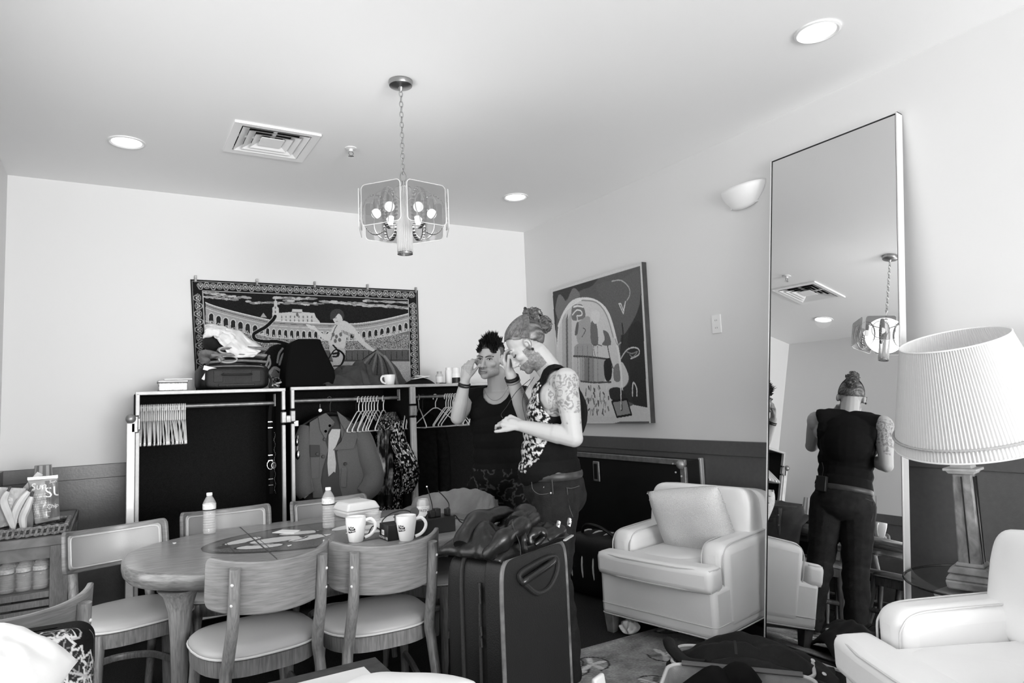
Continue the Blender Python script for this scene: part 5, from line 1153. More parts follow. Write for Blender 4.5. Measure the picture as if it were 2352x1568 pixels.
for k, (dx_, dy_, r_) in enumerate(((-.14, -.05, .045), (.02, .03, .03), (.07, .02, .035), (.12, .04, .02), (-.04, -.08, .05))):
    b = MB(); p0 = hx*dx_-nx*dy_; b.tube(smooth_poly([p0-hx*.08, p0+Vector((0, 0, r_*1.4)), p0+hx*.05+Vector((0, 0, r_*2.0)), p0+hx*.09+Vector((0, 0, r_))], 5), r_, 10); b.obj('strap', m_blackm, t)
m_bj = mat('black_denim', 15, .8, nz=(25, .35), bump=(260, .25))
t = thing('black_jacket', 'black button jacket heaped in the open suitcase', 'jacket', tuple(h0+hx*.33+nx*.19+Vector((0, 0, .05)))); o = t.location
JW, JD = .72, .38
def jheap(u, v):
    x, y = (u-.5)*2, (v-.5)*2; r = max(abs(x), abs(y)); r2 = min(1, math.hypot(x*.95, y*.9))
    h = .14*(1-r2**2.4)+.035*noise.noise(Vector((u*4, v*5, 1)))*(1-r2**3)+.016*noise.noise(Vector((u*11, v*9, 5)))*(1-r2**4)+.02*math.sin(x*6+y*9)*max(0, 1-r2)
    wob = 1+.08*noise.noise(Vector((u*3+7, v*3, 2)))
    p_ = hx*(x*JW/2*wob)+nx*(y*JD/2*wob)
    return p_+Vector((0, 0, max(-.035, h+.0-.02*r2)))
b = MB(); b.grid(jheap, 60, 44); b.obj('jacket_cloth', m_bj, t, solid=.008)
b = MB(); b.tube(smooth_poly([jheap(.03, .75)+Vector((0, 0, .05)), jheap(.02, .5)+Vector((0, 0, .09)), jheap(.04, .3)+Vector((0, 0, .09)), jheap(.12, .15)+Vector((0, 0, .07)), jheap(.25, .1)+Vector((0, 0, .05))], 6), [.02+.012*math.sin(i/24*PI) for i in range(25)], 12, sy=.7); b.obj('collar', m_bj, t)
b = MB(); b.tube(smooth_poly([jheap(.3, .12)+Vector((0, 0, .02)), jheap(.5, .10)+Vector((0, 0, .025)), jheap(.75, .12)+Vector((0, 0, .02)), jheap(.95, .2)+Vector((0, 0, .02))], 6), [.045]*10+[.035]*9, 12, sy=.6); b.obj('sleeve', m_bj, t)
for u, v in ((.86, .55), (.93, .36), (.97, .2)): b = MB(); q = jheap(u, v); b.lathe([(.009, 0), (.010, .003), (.006, .005)], 12, q+Vector((0, 0, .006)), rotm(.5, 'X')); b.obj('snap_button', m_lbl, t)
b = MB(); b.tube([jheap(.42+.02*i/5, .45-.05*i)+Vector((0, 0, .008)) for i in range(6)], .007, 6, sy=.4); b.obj('tab', mat('tab_dark', 36, .7), t)

# ---------------------------------------------------------------- big upright suitcase
t = thing('upright_suitcase', 'big upright black suitcase with worn corners beside the dining chair', 'suitcase', (1.317, 2.315, 0), R(22))
w2, d2, h2 = .41, .27, .745
b = MB(); puff(b, (0, 0, h2/2+.02), (w2, d2, h2-.04), .13, wr=.0, n=48, m=32); b.obj('body', mat('suitcase_black', 11, .55, bump=(220, .15), nz=(12, .2)), t)
b = MB(); puff(b, (-.0, -.10, h2/2+.02), (w2+.012, .085, h2-.02), .11, wr=.0, n=48, m=32); b.obj('front_shell', mat('suitcase_black', 26), t)
m_worn = mat('worn_edge', 96, .45, nz=(18, .5))
for y in (-.138, .05):
    hw = w2/2+.004; b = MB(); b.tube([(x*hw, y, h2/2+.02+z*(h2/2-.006)) for x, z in (sup(2*PI*k/72, 9) for k in range(72))], .0075, 8, closed=True, sy=1.2); b.obj('edge_welt', m_worn if y < 0 else m_bag2, t)
b = MB(); b.tube(smooth_poly([(-w2/2-.005, -.04, .67), (-w2/2-.009, -.04, .6), (-w2/2-.009, -.035, .3), (-w2/2-.005, -.03, .1)], 4), .006, 6); b.obj('zipper', m_bag2, t)
for z in (.66, .63, .52, .48): b = MB(); b.tube([(-w2/2-.012, -.045, z), (-w2/2-.016, -.05, z-.03)], .004, 6); b.obj('zipper_pull', m_bag2, t)
b = MB(); P = [(x*.125+.01, -.146, .655+z*.062) for x, z in ((-1, .5), (-.6, -.3), (-.1, -.95), (.5, -.9), (.95, -.2), (1, .6), (.6, .9), (-.3, .8))]; b.tube(smooth_poly(P, 5, True), .010, 8, closed=True); b.obj('handle_surround', m_bag2, t)
b = MB(); b.add([(x, y+.002, z) for x, y, z in [tuple(q) for q in smooth_poly(P, 5, True)]], [tuple(range(40))]); b.obj('handle_recess', m_black, t)
b = MB(); b.tube(smooth_poly([(-.095, -.142, .655), (-.075, -.155, .665), (.075, -.158, .69), (.115, -.142, .70)], 5), .014, 10); b.obj('handle', mat('handle_gloss', 30, .25), t)
for x in (-.15, .15):
    for y in (-.1, .1): b = MB(); b.lathe([(.022, -.012), (.026, -.009), (.026, .009), (.022, .012)], 14, (x, y, .026), rotm(PI/2, 'Y')); b.obj('wheel', m_black, t)
# leather jacket on top of it
m_lea = mat('black_leather', 15, .33, spec=.55, bump=(60, .12))
t = thing('leather_jacket', 'folded black leather jacket lying on the upright suitcase', 'jacket', (1.325, 2.315, h2+.012), R(22))
def lheap(u, v):
    x, y = (u-.5)*2, (v-.5)*2
    xx = x*.235; yy = y*.15
    r = max(0, 1-abs(x)**4)*max(0, 1-abs(y)**3.2)
    h = .085*r**.55*(1-.2*max(0, x))
    h += .020*math.sin(7*x-4*y+1.2*noise.noise(Vector((u*4, v*4, 0))))*r+.035*noise.noise(Vector((u*4.5, v*5, 3)))*r+.012*noise.noise(Vector((u*13, v*12, 8)))*r
    droop = 0
    return Vector((xx+.012*noise.noise(Vector((u*6, v*6, 6))), yy, max(h, 0)+droop+.006*0))
b = MB(); b.grid(lheap, 70, 44); b.obj('jacket_leather', m_lea, t, solid=.008)
def fold(P, r, name='fold', sy=.75, m=m_lea):
    P = [(x*.88, y*.88, z*.62) for x, y, z in P]; r *= .8; b = MB(); sp_ = smooth_poly(P, 6); n = len(sp_); b.tube(sp_, [r*(1+.18*math.sin(i*.9))*(.55+.45*math.sin(PI*min(1, max(.05, i/(n-1))))) for i in range(n)], 14, sy=sy); b.obj(name, m, t)
fold([(-.28, -.12, .03), (-.27, -.15, .08), (-.18, -.16, .13), (-.05, -.14, .15), (.08, -.10, .16)], .055, 'sleeve')
fold([(-.02, -.16, .03), (.03, -.175, .07), (.0, -.17, .11), (-.06, -.165, .09), (-.06, -.17, .04)], .03, 'cuff_fold')
fold([(-.13, -.19, .02), (-.14, -.19, .07), (-.12, -.18, .12), (-.06, -.15, .15)], .022, 'collar')
fold([(.0, -.05, .16), (.10, -.02, .175), (.19, .02, .165), (.24, .05, .13)], .05, 'sleeve')
fold([(.08, -.15, .03), (.16, -.15, .05), (.23, -.12, .06), (.26, -.06, .06)], .04, 'hem')
fold([(-.25, .05, .06), (-.15, .08, .14), (.0, .09, .17), (.15, .09, .16)], .06, 'back_fold')
b = MB(); b.tube([(-.165+.008*math.sin(i*.6), -.188+.003*i, .015+.013*i) for i in range(10)], .0018, 6); b.obj('edge_stitch', m_bag2, t)
MB().box((.17, -.175, .012), (.10, .012, .006), .25).obj('zipper_strip', m_alu, t, bev=.001)
for x, y, z in ((.11, -.17, .075), (.235, -.14, .055), (.25, -.13, .06)): b = MB(); b.box((x, y, z), (.014, .008, .024), .5, rotm(.5, 'Y')); b.box((x, y-.002, z), (.024, .006, .006), .3); b.obj('buckle', m_chrome, t)
q = Zp(1370, 1560, .12); t = thing('white_bag', 'white paper bag standing behind the upright suitcase', 'bag', (1.72, 2.30, 0.009), .4); b = MB(); frus(b, 0, .09, .07, .17, .08, .02); b.obj('bag_body', m_wt, t, bev=.008)

# ---------------------------------------------------------------- glass side table and lamp
LX, LY, GZ = 2.885, 1.395, .52
t = thing('glass_table', 'round glass side table on a carved stone pedestal', 'side table', (3.012, 1.415, 0))
b = MB(); b.lathe([(.282, GZ-.012), (.286, GZ-.009), (.286, GZ-.003), (.282, GZ)], 72); b.obj('glass_top', mat('table_glass', 60, .03, alpha=.22, spec=.9), t)
b = MB(); b.tube([(.285*math.cos(a), .285*math.sin(a), GZ-.006) for a in np.linspace(0, 2*PI, 73)[:-1]], .005, 8, closed=True); b.obj('glass_edge', mat('glass_edge_dark', 34, .1), t)
m_stone = mat('whitewashed_stone', 188, .8, nz=(9, .45), bump=(25, .6))
b = MB(); frus(b, .0, .26, .26, .08, .22, .22); frus(b, .08, .18, .18, .40, .15, .15); frus(b, .40, .15, .15, GZ-.014, .23, .23); b.v = [tuple(Vector(q)*(1+.0)+Vector((LX-3.012, LY-1.415, 0))) for q in b.v]; b.obj('pedestal', m_stone, t, bev=.02, seg=3)
t = thing('table_lamp', 'table lamp with a square column and wide pleated white shade', 'lamp', (LX, LY, GZ), R(12))
m_col = mat('weathered_wood', 118, .65, wood=(5, .45, (6, 6, 3)), bump=(14, .5)); m_colw = mat('weathered_base', 138, .75, nz=(9, .55), bump=(18, .8))
b = MB(); frus(b, 0, .15, .15, .035, .16, .16); frus(b, .035, .16, .16, .06, .13, .13); b.obj('plinth', m_colw, t, bev=.008); b = MB(); frus(b, .06, .145, .145, .085, .12, .12); frus(b, .085, .10, .10, .10, .09, .09); b.obj('plinth_moulding', m_colw, t, bev=.006)
b = MB(); frus(b, .095, .078, .078, .44, .066, .066); b.obj('column', m_col, t, bev=.005)
for s in (-1, 1):
    b = MB(); b.box((s*.016, -.0375, .265), (.004, .006, .33)); b.box((s*.0375, .0, .265), (.006, .004, .33)); b.obj('fluting', mat('groove_dark', 28, .8), t)
b = MB(); frus(b, .44, .085, .085, .452, .10, .10); frus(b, .452, .115, .115, .462, .115, .115); frus(b, .462, .075, .075, .475, .07, .07); b.obj('capital', mat('capital_pale', 165, .6, nz=(20, .2)), t, bev=.002)
b = MB(); b.lathe([(.010, .47), (.010, .62), (.022, .62), (.022, .68)], 14); b.obj('stem', mat('brass_grey', 150, .3, .9), t)
m_shade = mat('pleated_shade', 205, .8)
NP = 140
cB, cT = Yp(2246, 1004, LY), Yp(2190, 780, LY)
iM = Matrix.Rotation(-R(12), 3, 'Z')
def shade(u, v, dr=0):      # the shade sits a little crooked on its stem
    a = 2*PI*u; r = .300*(1-v)+.192*v; ax = (cT-cB).normalized(); x = Vector((1, 0, 0)); x = (x-ax*x.dot(ax)).normalized(); y = ax.cross(x)
    return iM @ (cB.lerp(cT, v)+(x*math.cos(a)+y*math.sin(a))*(r+dr)-Vector((LX, LY, GZ)))
b = MB(); b.grid(lambda u, v: shade(u, v, .0035*math.cos(u*NP*PI*2)), NP*4, 9, cu=True); b.obj('shade', m_shade, t, ang=180)
b = MB(); b.tube([shade(k/240, .115, .006+.003*(k % 2)) for k in range(240)], .0055, 6, closed=True); b.obj('braid', mat('braid_grey', 165, .8), t)
for v_ in (0, 1): b = MB(); b.tube([shade(k/120, v_, .002) for k in range(120)], .0035, 6, closed=True); b.obj('shade_rim', mat('shade_rim', 225, .8), t)
b = MB(); b.ell((0, 0, .71), (.03, .03, .04), 14); b.obj('bulb', mat('lamp_bulb', 250, .3, emit=6), t)
l = bpy.data.lights.new('lamp_light', 'POINT'); l.energy = .8; l.shadow_soft_size = .05
lo = bpy.data.objects.new('lamp_light', l); COL.objects.link(lo); lo.parent = t; lo.location = (0, 0, .80)
# ---------------------------------------------------------------- people
def cap(b, p0, p1, r0, r1=None, n=14):
    """tapered capsule"""
    p0, p1 = Vector(p0), Vector(p1); r1 = r0 if r1 is None else r1; d = (p1-p0); L = d.length; t = d/L if L > 1e-6 else Vector((0, 0, 1))
    pts, rr = [], []
    for k in (90, 70, 50, 30, 12): pts.append(p0-t*r0*math.sin(R(k))); rr.append(max(r0*math.cos(R(k)), 1e-4))
    for k in range(1, 4): pts.append(p0.lerp(p1, k/4)); rr.append(r0+(r1-r0)*k/4)
    for k in (12, 30, 50, 70, 90): pts.append(p1+t*r1*math.sin(R(k))); rr.append(max(r1*math.cos(R(k)), 1e-4))
    b.tube(pts, rr, n); return b
def chain(b, pts, rr):
    for i in range(len(pts)-1): cap(b, pts[i], pts[i+1], rr[i], rr[i+1])
    return b
def remesh(b, vox, it=4, fac=.5):
    me = bpy.data.meshes.new('tmp'); me.from_pydata(b.v, [], b.f); o = bpy.data.objects.new('tmp', me); COL.objects.link(o)
    m = o.modifiers.new('r', 'REMESH'); m.mode = 'VOXEL'; m.voxel_size = vox; m.use_smooth_shade = True
    if it: s = o.modifiers.new('s', 'SMOOTH'); s.factor = fac; s.iterations = it
    bpy.context.view_layer.update(); out = bpy.data.meshes.new_from_object(o.evaluated_get(bpy.context.evaluated_depsgraph_get()))
    bpy.data.objects.remove(o); bpy.data.meshes.remove(me); return out
def coords(me): a = np.empty(len(me.vertices)*3, np.float32); me.vertices.foreach_get('co', a); return a.reshape(-1, 3).astype(float)
def set_ink(me, g):
    c = np.clip(g, 0, 255)/255; c = np.where(c <= .04045, c/12.92, ((c+.055)/1.055)**2.4)
    at = me.color_attributes.new('ink', 'FLOAT_COLOR', 'POINT'); at.data.foreach_set('color', np.stack([c, c, c, np.ones_like(c)], 1).astype(np.float32).reshape(-1))
def link(me, name, m, parent=None, solid=0):
    me.name = name; me.materials.clear(); me.materials.append(m); me.polygons.foreach_set('use_smooth', [True]*len(me.polygons))
    o = bpy.data.objects.new(name, me); COL.objects.link(o)
    if parent: o.parent = parent
    if solid: w = o.modifiers.new('thick', 'SOLIDIFY'); w.thickness = solid; w.offset = 1
    return o
def cut(me, keep):
    """keep(co) -> bool array per vertex; faces touching a dropped vertex go; the rim is smoothed"""
    k = keep(coords(me)); bm = bmesh.new(); bm.from_mesh(me); bm.verts.ensure_lookup_table()
    bmesh.ops.delete(bm, geom=[v for v in bm.verts if not k[v.index]], context='VERTS')
    bmesh.ops.delete(bm, geom=[v for v in bm.verts if not v.link_faces], context='VERTS')
    for _ in range(6):
        new = {}
        for v in bm.verts:
            if v.is_boundary:
                nb = [e.other_vert(v).co for e in v.link_edges if e.is_boundary]
                if len(nb) == 2: new[v] = v.co*.4+(nb[0]+nb[1])*.3
        for v, c in new.items(): v.co = c
    bm.to_mesh(me); bm.free(); return me
def wrinkle(me, amp, sc=(9, 9, 9), mask=None, seed=0):
    co = coords(me); n = np.empty(len(me.vertices)*3, np.float32); me.vertices.foreach_get('normal', n); n = n.reshape(-1, 3)
    w = np.array([noise.noise(Vector((c[0]*sc[0]+seed, c[1]*sc[1], c[2]*sc[2]))) for c in co])
    w = w*amp if mask is None else w*amp*mask(co)
    me.vertices.foreach_set('co', (co+n*w[:, None]).astype(np.float32).reshape(-1)); me.update(); return me
def head(b, C, M, s=1.0, jaw=1.0):
    """C centre, M columns: left, forward, up"""
    P = lambda x, y, z: Vector(C)+M @ Vector((x, y, z))*s
    E = lambda c, r: b.ell(P(*c), tuple(q*s for q in r), 20, M)
    E((0, -.016, .036), (.075, .097, .086)); E((0, .016, -.018), (.066, .074, .088)); E((0, .030, -.070), (.053*jaw, .056, .045)); E((0, .068, -.100), (.027, .022, .020))
    for sx in (-1, 1):
        E((sx*.045, .012, -.072), (.018*jaw, .04, .028)); E((sx*.029, .078, .020), (.026, .012, .0095)); E((sx*.044, .060, -.026), (.022, .024, .020)); E((sx*.079, -.008, -.004), (.014, .021, .033)); E((sx*.079, -.010, -.028), (.007, .010, .012)); E((sx*.011, .098, -.045), (.0095, .011, .009))
    cap(b, P(0, .086, .008), P(0, .107, -.036), .0085*s, .0115*s); E((0, .111, -.041), (.0125, .012, .011)); E((0, .088, -.067), (.022, .011, .0062)); E((0, .086, -.0785), (.019, .011, .0068))
    return P
def hand(b, W, d, n, sgn, curl, thumb, s=1.0, spread=.10):
    """W wrist, d towards the fingers, n back of the hand; sgn +1: thumb on n x d side"""
    d = Vector(d).normalized(); n = Vector(n); n = (n-d*n.dot(d)).normalized(); sd = n.cross(d)*sgn; W = Vector(W)
    kn = [(.029, .084), (.0095, .088), (-.0105, .083), (-.029, .073)]; ln = [(.041, .025, .021), (.045, .029, .022), (.041, .027, .021), (.032, .020, .018)]
    tips = []
    for i, (so, do) in enumerate(kn):
        k = W+sd*so*s+d*do*s; cap(b, W+sd*so*.55*s+d*.008, k, .0165*s, .0125*s, 12)
        q = k; ang = 0; side = sd*(so/.03)*spread
        for j, L in enumerate(ln[i]):
            ang += curl[i][j]; dr = (d*math.cos(ang)-n*math.sin(ang)+side*math.cos(ang)).normalized(); e = q+dr*L*s
            r = (.0092, .0084, .0074)[j]*s*(.9 if i == 3 else 1); cap(b, q, e, r, r*.92, 12); q = e
        tips.append((q, dr))
    cap(b, W+d*.01, W+d*.05*s, .024*s, .022*s)
    q = W+sd*.022*s+d*.022*s; dr = (d*thumb[0]+sd*thumb[1]-n*thumb[2]).normalized()
    for j, (L, r) in enumerate(((.040, .0135), (.032, .0105), (.026, .0092))):
        e = q+dr*L*s; cap(b, q, e, r*s, r*.85*s, 12); q = e; dr = (dr+d*thumb[3]-n*thumb[4]*.5).normalized()
    tips.append((q, dr)); return tips
m_skin = mat('skin', 200, .5, ink=True, spec=.3); m_tank = mat('black_jersey', 15, .85, ink=True, spec=.15, bump=(300, .15)); m_hair = mat('hair', 60, .5, ink=True, spec=.4)
m_jeans = mat('black_jeans', 28, .8, nz=(22, .4), bump=(240, .3), spec=.2); m_shoe = mat('shoe_leather', 20, .4); m_eye = mat('eye_white', 215, .2); m_iris = mat('iris', 30, .15); m_brow = mat('brow_hair', 40, .8); m_lip = mat('lip', 150, .5)
def frame(f):
    f = Vector((f[0], f[1], 0)).normalized(); l = Vector((-f.y, f.x, 0)); return f, l
# ---- the man with the bun
B1 = Vector((1.80, 2.81, 0)); F1, L1 = frame((-.85, .53))
t1 = thing('person', 'man with a curly bun and black printed tank top looking down at his hands', 'person', B1)
A1 = lambda a, l, z: F1*a+L1*l+Vector((0, 0, z))       # relative to the root
def to_local(co, F, L): return co @ np.array(F), co @ np.array(L), co[:, 2]
b = MB(); K1 = {}
def torso(b, inf=0.0, A=A1, top=True):
    b.ell(A(-.075, 0, .90), (.165+inf, .165+inf, .14), 20, Matrix((L1, F1, Vector((0, 0, 1)))).transposed() @ Matrix.Diagonal((1, .80, 1)))
    for a, z, rw, rd in ((-.065, .98, .158, .128), (-.058, 1.06, .155, .125), (-.07, 1.15, .160, .122), (-.09, 1.25, .172, .120), (-.105, 1.33, .180, .108)): b.ell(A(a, 0, z), (rw+inf, rd+inf, .125), 20, Matrix((L1, F1, Vector((0, 0, 1)))).transposed())
    for s in (-1, 1): cap(b, A(-.10, s*.05, 1.40), A(-.12, s*.165, 1.40), .062+inf, .056+inf); b.ell(A(-.05, s*.075, 1.30), (.075+inf, .045+inf, .06), 16, Matrix((L1, F1, Vector((0, 0, 1)))).transposed())
    cap(b, A(-.10, -.13, 1.33), A(-.10, .13, 1.33), .085+inf, .085+inf)
torso(b)
cap(b, A1(-.10, 0, 1.43), A1(-.02, 0, 1.55), .062, .058); cap(b, A1(-.12, .0, 1.42), A1(-.10, .11, 1.425), .045, .04); cap(b, A1(-.12, .0, 1.42), A1(-.10, -.11, 1.425), .045, .04)
# head bowed forward
pit = R(37); HL, HF, HU = L1, (F1*math.cos(pit)-Vector((0, 0, 1))*math.sin(pit)), (F1*math.sin(pit)+Vector((0, 0, 1))*math.cos(pit))
HM1 = Matrix((HL, HF, HU)).transposed(); HC1 = A1(.030, 0, 1.592); PH1 = head(b, HC1, HM1, 1.03)
# left arm: hanging, elbow bent, forearm forward
SL, EL, WL = A1(-.145, .205, 1.392), A1(-.168, .235, 1.135), A1(.075, .135, 1.198)
b.ell(SL, (.064, .064, .072), 16); chain(b, [SL, SL.lerp(EL, .35), EL.lerp(SL, .25), EL], [.056, .056, .046, .042]); b.ell(SL.lerp(EL, .3)+F1*.008, (.05, .05, .07), 16)
cap(b, EL, EL.lerp(WL, .32)+Vector((0, 0, .004)), .043, .046); cap(b, EL.lerp(WL, .3), WL, .046, .028)
dl = Vector(A1(.20, .075, 1.245))-Vector(WL)
tipsL = hand(b, WL, dl, L1*.75+Vector((0, 0, .65)), 1, [(.55, .75, .5), (.75, .85, .5), (.9, .9, .5), (1.0, .9, .5)], (.75, .42, .25, .25, .1), 1.02)
# right arm: folded up, hand at the brow
SR, ER, WR = A1(-.10, -.20, 1.385), A1(.050, -.225, 1.235), A1(.118, -.085, 1.452)
b.ell(SR, (.062, .062, .07), 16); chain(b, [SR, SR.lerp(ER, .4), ER], [.055, .053, .042]); cap(b, ER, ER.lerp(WR, .35), .044, .045); cap(b, ER.lerp(WR, .3), WR, .045, .028)
tipsR = hand(b, WR, Vector((0, 0, 1))*.9+F1*.22+L1*.16, F1*.9-L1*.35, -1, [(.5, .8, .5), (.6, .9, .5), (.7, 1.0, .5), (.8, 1.0, .5)], (.7, .35, .4, .3, .2), 1.0)
for s in (-1, 1): chain(b, [A1(-.07, s*.085, .88), A1(-.05, s*.10, .50), A1(-.085, s*.125, .09)], [.098, .062, .042])
me = remesh(b, .0045, 4, .45); co = coords(me)
a_, l_, z_ = to_local(co, F1, L1); rgd = np.random.default_rng(3)
hl = (co-np.array(HC1)) @ np.array(HM1)           # head coordinates: left, forward, up
g = np.full(len(co), 176.)
def nz3(co, sc, oct=4, seed=0): return np.array([noise.fractal(Vector((c[0]*sc+seed, c[1]*sc, c[2]*sc)), .9, 2.0, oct) for c in co])
bd = (np.abs(hl[:, 1]) < .10) & (hl[:, 2] < -.062) & (hl[:, 2] > -.135) & (hl[:, 1] > -.02) & (hl[:, 1] < .10)
side = (np.abs(hl[:, 0]) > .045) & (hl[:, 2] < -.012) & (hl[:, 2] > -.1) & (hl[:, 1] > -.010) & (hl[:, 1] < .040)
mb = (bd & (np.linalg.norm(hl, axis=1) < .2)) | (side & (np.linalg.norm(hl, axis=1) < .15))
g[mb] = 116+rgd.normal(0, 12, mb.sum())
hs_ = hl/1.03; sc_ = (hs_[:, 2] > .006+np.interp(hs_[:, 1], [-.12, -.07, -.035, -.005, .02, .05, .085], [-.062, -.055, -.012, .026, .036, .066, .088])) & (np.linalg.norm(hl, axis=1) < .2); g[sc_] = 90
tat = (l_ > .15) & (z_ < 1.43) & (z_ > 1.20) & (a_ < -.06) & (z_ < 1.43)
tz = nz3(co[tat], 20, 3, 4); g[tat] = 172-52*np.clip(np.sin(tz*13), 0, 1)**.7; edge_t = (z_[tat] < 1.25) & (tz > -.15); gg = g[tat]; gg[edge_t] = 176; g[tat] = gg
set_ink(me, g); body1 = link(me, 'body', m_skin, t1)
# tank top with a bleached print
b = MB(); torso(b, .013); cap(b, A1(-.10, -.115, 1.418), A1(-.10, .115, 1.418), .066, .066); b.ell(A1(-.055, 0, .97), (.176, .152, .12), 20, Matrix((L1, F1, Vector((0, 0, 1)))).transposed()); b.ell(A1(-.13, 0, 1.25), (.165, .125, .16), 20, Matrix((L1, F1, Vector((0, 0, 1)))).transposed())
me = remesh(b, .0055, 3, .5)
def keep1(co):
    a, l, z = to_local(co, F1, L1); k = (z > np.interp(a, [-.2, -.09, -.02, .06], [.955, .972, .945, .905]))
    k &= ~(((a+.03)/.10)**2+(l/.082)**2+((z-1.47)/.085)**2 < 1)                        # neck opening
    k &= ~(((a+.09)/.105)**2+((np.abs(l)-.225)/.075)**2+((z-1.345)/.135)**2 < 1)       # arm holes
    return k
me = cut(me, keep1); wrinkle(me, .010, (8, 8, 14), lambda co: np.clip((1.2-co[:, 2])/.25, .1, 1), 3)
co = coords(me); a, l, z = to_local(co, F1, L1); g = np.full(len(co), 16.)
front = np.interp(z, [.96, 1.05, 1.15, 1.25, 1.38, 1.42], [.12, .13, .12, .08, .03, -.02]); rear = np.interp(z, [.965, .99, 1.04, 1.12, 1.205, 1.29, 1.385, 1.41], [.06, .05, -.004, -.045, -.076, -.042, -.036, -.02])
pm_ = (l > -.06) & (a > rear) & (z > .975) & (z < 1.40) & (a < front+.05)
ns = nz3(co[pm_], 48, 4, 1); rib = np.sin(z[pm_]*190+a[pm_]*80+ns*5)
g[pm_] = np.where(ns+.35*rib > .05, 185+35*rgd.random(pm_.sum()), 20)
set_ink(me, g); link(me, 'tank_top', m_tank, t1, .004)
# jeans
def legs(b, A, inf, F, L, w=.09, sw=1.0, knee=None):
    Mx = Matrix((L, F, Vector((0, 0, 1)))).transposed()
    b.ell(A(-.075, 0, .885), (.168+inf, .138+inf, .13), 20, Mx); b.ell(A(-.105, 0, .85), (.15+inf, .115+inf, .11), 20, Mx)
    for s in (-1, 1): chain(b, [A(-.075, s*w*.95, .84), A(-.06, s*w*1.08, .62), A(-.045, s*w*1.15, .48), A(-.085, s*w*1.35, .25), A(-.085, s*w*1.45, .06)], [.108+inf*.6, .086+inf*.7, .070+inf, .060+inf, .058+inf])
b = MB(); legs(b, A1, .012, F1, L1); b.ell(A1(-.068, 0, .955), (.163, .138, .05), 20, Matrix((L1, F1, Vector((0, 0, 1)))).transposed())
me = cut(remesh(b, .0065, 3, .5), lambda co: (co[:, 2] < .968) & (co[:, 2] > .03)); wrinkle(me, .011, (10, 10, 22), lambda co: np.where((co[:, 2] < .6), 1., .45), 1); jeans1 = link(me, 'jeans', m_jeans, t1, .003)
Mx1 = Matrix((L1, F1, Vector((0, 0, 1)))).transposed()
b = MB(); b.tube([A1(-.068+.146*math.sin(q), .172*math.cos(q), .952) for q in np.linspace(0, 2*PI, 41)[:-1]], .006, 8, closed=True, sy=3.0, up=(0, 0, 1)); b.v = [(x, y, .952+(z-.952)*1.0) for x, y, z in b.v]; b.obj('belt', mat('belt_grey', 48, .45, nz=(20, .4)), t1)
def seam(pts, n='pocket_stitch', r=.0016, m=None): b = MB(); b.tube(smooth_poly(pts, 4), r, 5); b.obj(n, m or mat('denim_stitch', 74, .8), jeans1)
for pts in ([(.035, .155, .935), (.03, .163, .90), (-.0, .180, .88), (-.05, .188, .884)], [(-.06, .189, .945), (-.062, .194, .88), (-.06, .196, .8), (-.055, .186, .72)], [(-.125, .176, .905), (-.15, .165, .90), (-.19, .13, .905)], [(-.128, .178, .905), (-.135, .180, .82), (-.15, .172, .77)]): seam([A1(*q) for q in pts])
b = MB(); b.ell(A1(-.052, .190, .885), .005, 8); b.obj('rivet', m_alu, jeans1)
for s in (-1, 1):
    b = MB(); x = s*.13; b.ell(A1(-.01, x, .045), (.048, .135, .045), 18, Mx1); b.ell(A1(-.085, x, .06), (.045, .06, .055), 18, Mx1); b.ell(A1(.05, x, .03), (.047, .085, .03), 18, Mx1)
    mm = remesh(b, .007, 4); mm = cut(mm, lambda co: co[:, 2] > .002); link(mm, 'shoe', m_shoe, t1)
# hair swept back, bun, ear plug, brow, lashes
def hshell(C, M, s, r, keep, amp, name, parent, base, var, seed=0, sc=(60, 14, 60)):
    b = MB(); Pf = lambda x, y, z: Vector(C)+M @ Vector((x, y, z))*s
    b.ell(Pf(0, -.016, .036), tuple(q*s for q in r), 72, M); me = bpy.data.meshes.new('h'); me.from_pydata(b.v, [], b.f)
    co = coords(me); h = (co-np.array(C)) @ np.array(M)/s
    me = cut(me, lambda co: keep((co-np.array(C)) @ np.array(M)/s)); co = coords(me); h = (co-np.array(C)) @ np.array(M)/s
    n = np.array([noise.noise(Vector((math.atan2(q[0], q[2]+.03)*9+seed, q[1]*sc[1], 0))) for q in h])
    me.update(); nr = np.empty(len(co)*3, np.float32); me.vertices.foreach_get('normal', nr); me.vertices.foreach_set('co', (co+nr.reshape(-1, 3)*(n*amp)[:, None]).astype(np.float32).reshape(-1))
    set_ink(me, base+n*var*2.2+np.random.default_rng(1).normal(0, 8, len(co))); return link(me, name, m_hair, parent, .004)
hshell(HC1, HM1, 1.03, (.081, .103, .091), lambda h: (h[:, 2] > np.interp(h[:, 1], [-.12, -.07, -.035, -.005, .02, .05, .085], [-.062, -.055, -.012, .026, .036, .066, .088])) & (h[:, 1] < .084), .004, 'hair', t1, 92, 38)
bc = PH1(0, -.116, .088)
rg = random.Random(12); b = MB()
for i in range(230):          # strands combed back from the hairline to the bun
    al = rg.uniform(-1.95, 1.95); y0 = float(np.interp(abs(al), [0, .7, 1.2, 1.75], [.078, .062, .03, -.02])); pts = []
    for k in range(7):
        w = k/6; y = y0*(1-w)+(-.108)*w; aa = al*(1-.80*w**1.5); sq = math.sqrt(max(.03, 1-((y+.016)/.1045)**2)); pts.append(PH1(.0825*sq*math.sin(aa), y, .036+.0925*sq*math.cos(aa)*(1 if abs(aa) < PI/2 else .8)+.030*w**3))
    b.tube(smooth_poly(pts, 2), [.0010]+[.0022]*11+[.001], 4)
hs = b.obj('combed_strands', mat('strand_hair', 104, .45, nz=(70, .5)), t1); hs['kind'] = 'stuff'
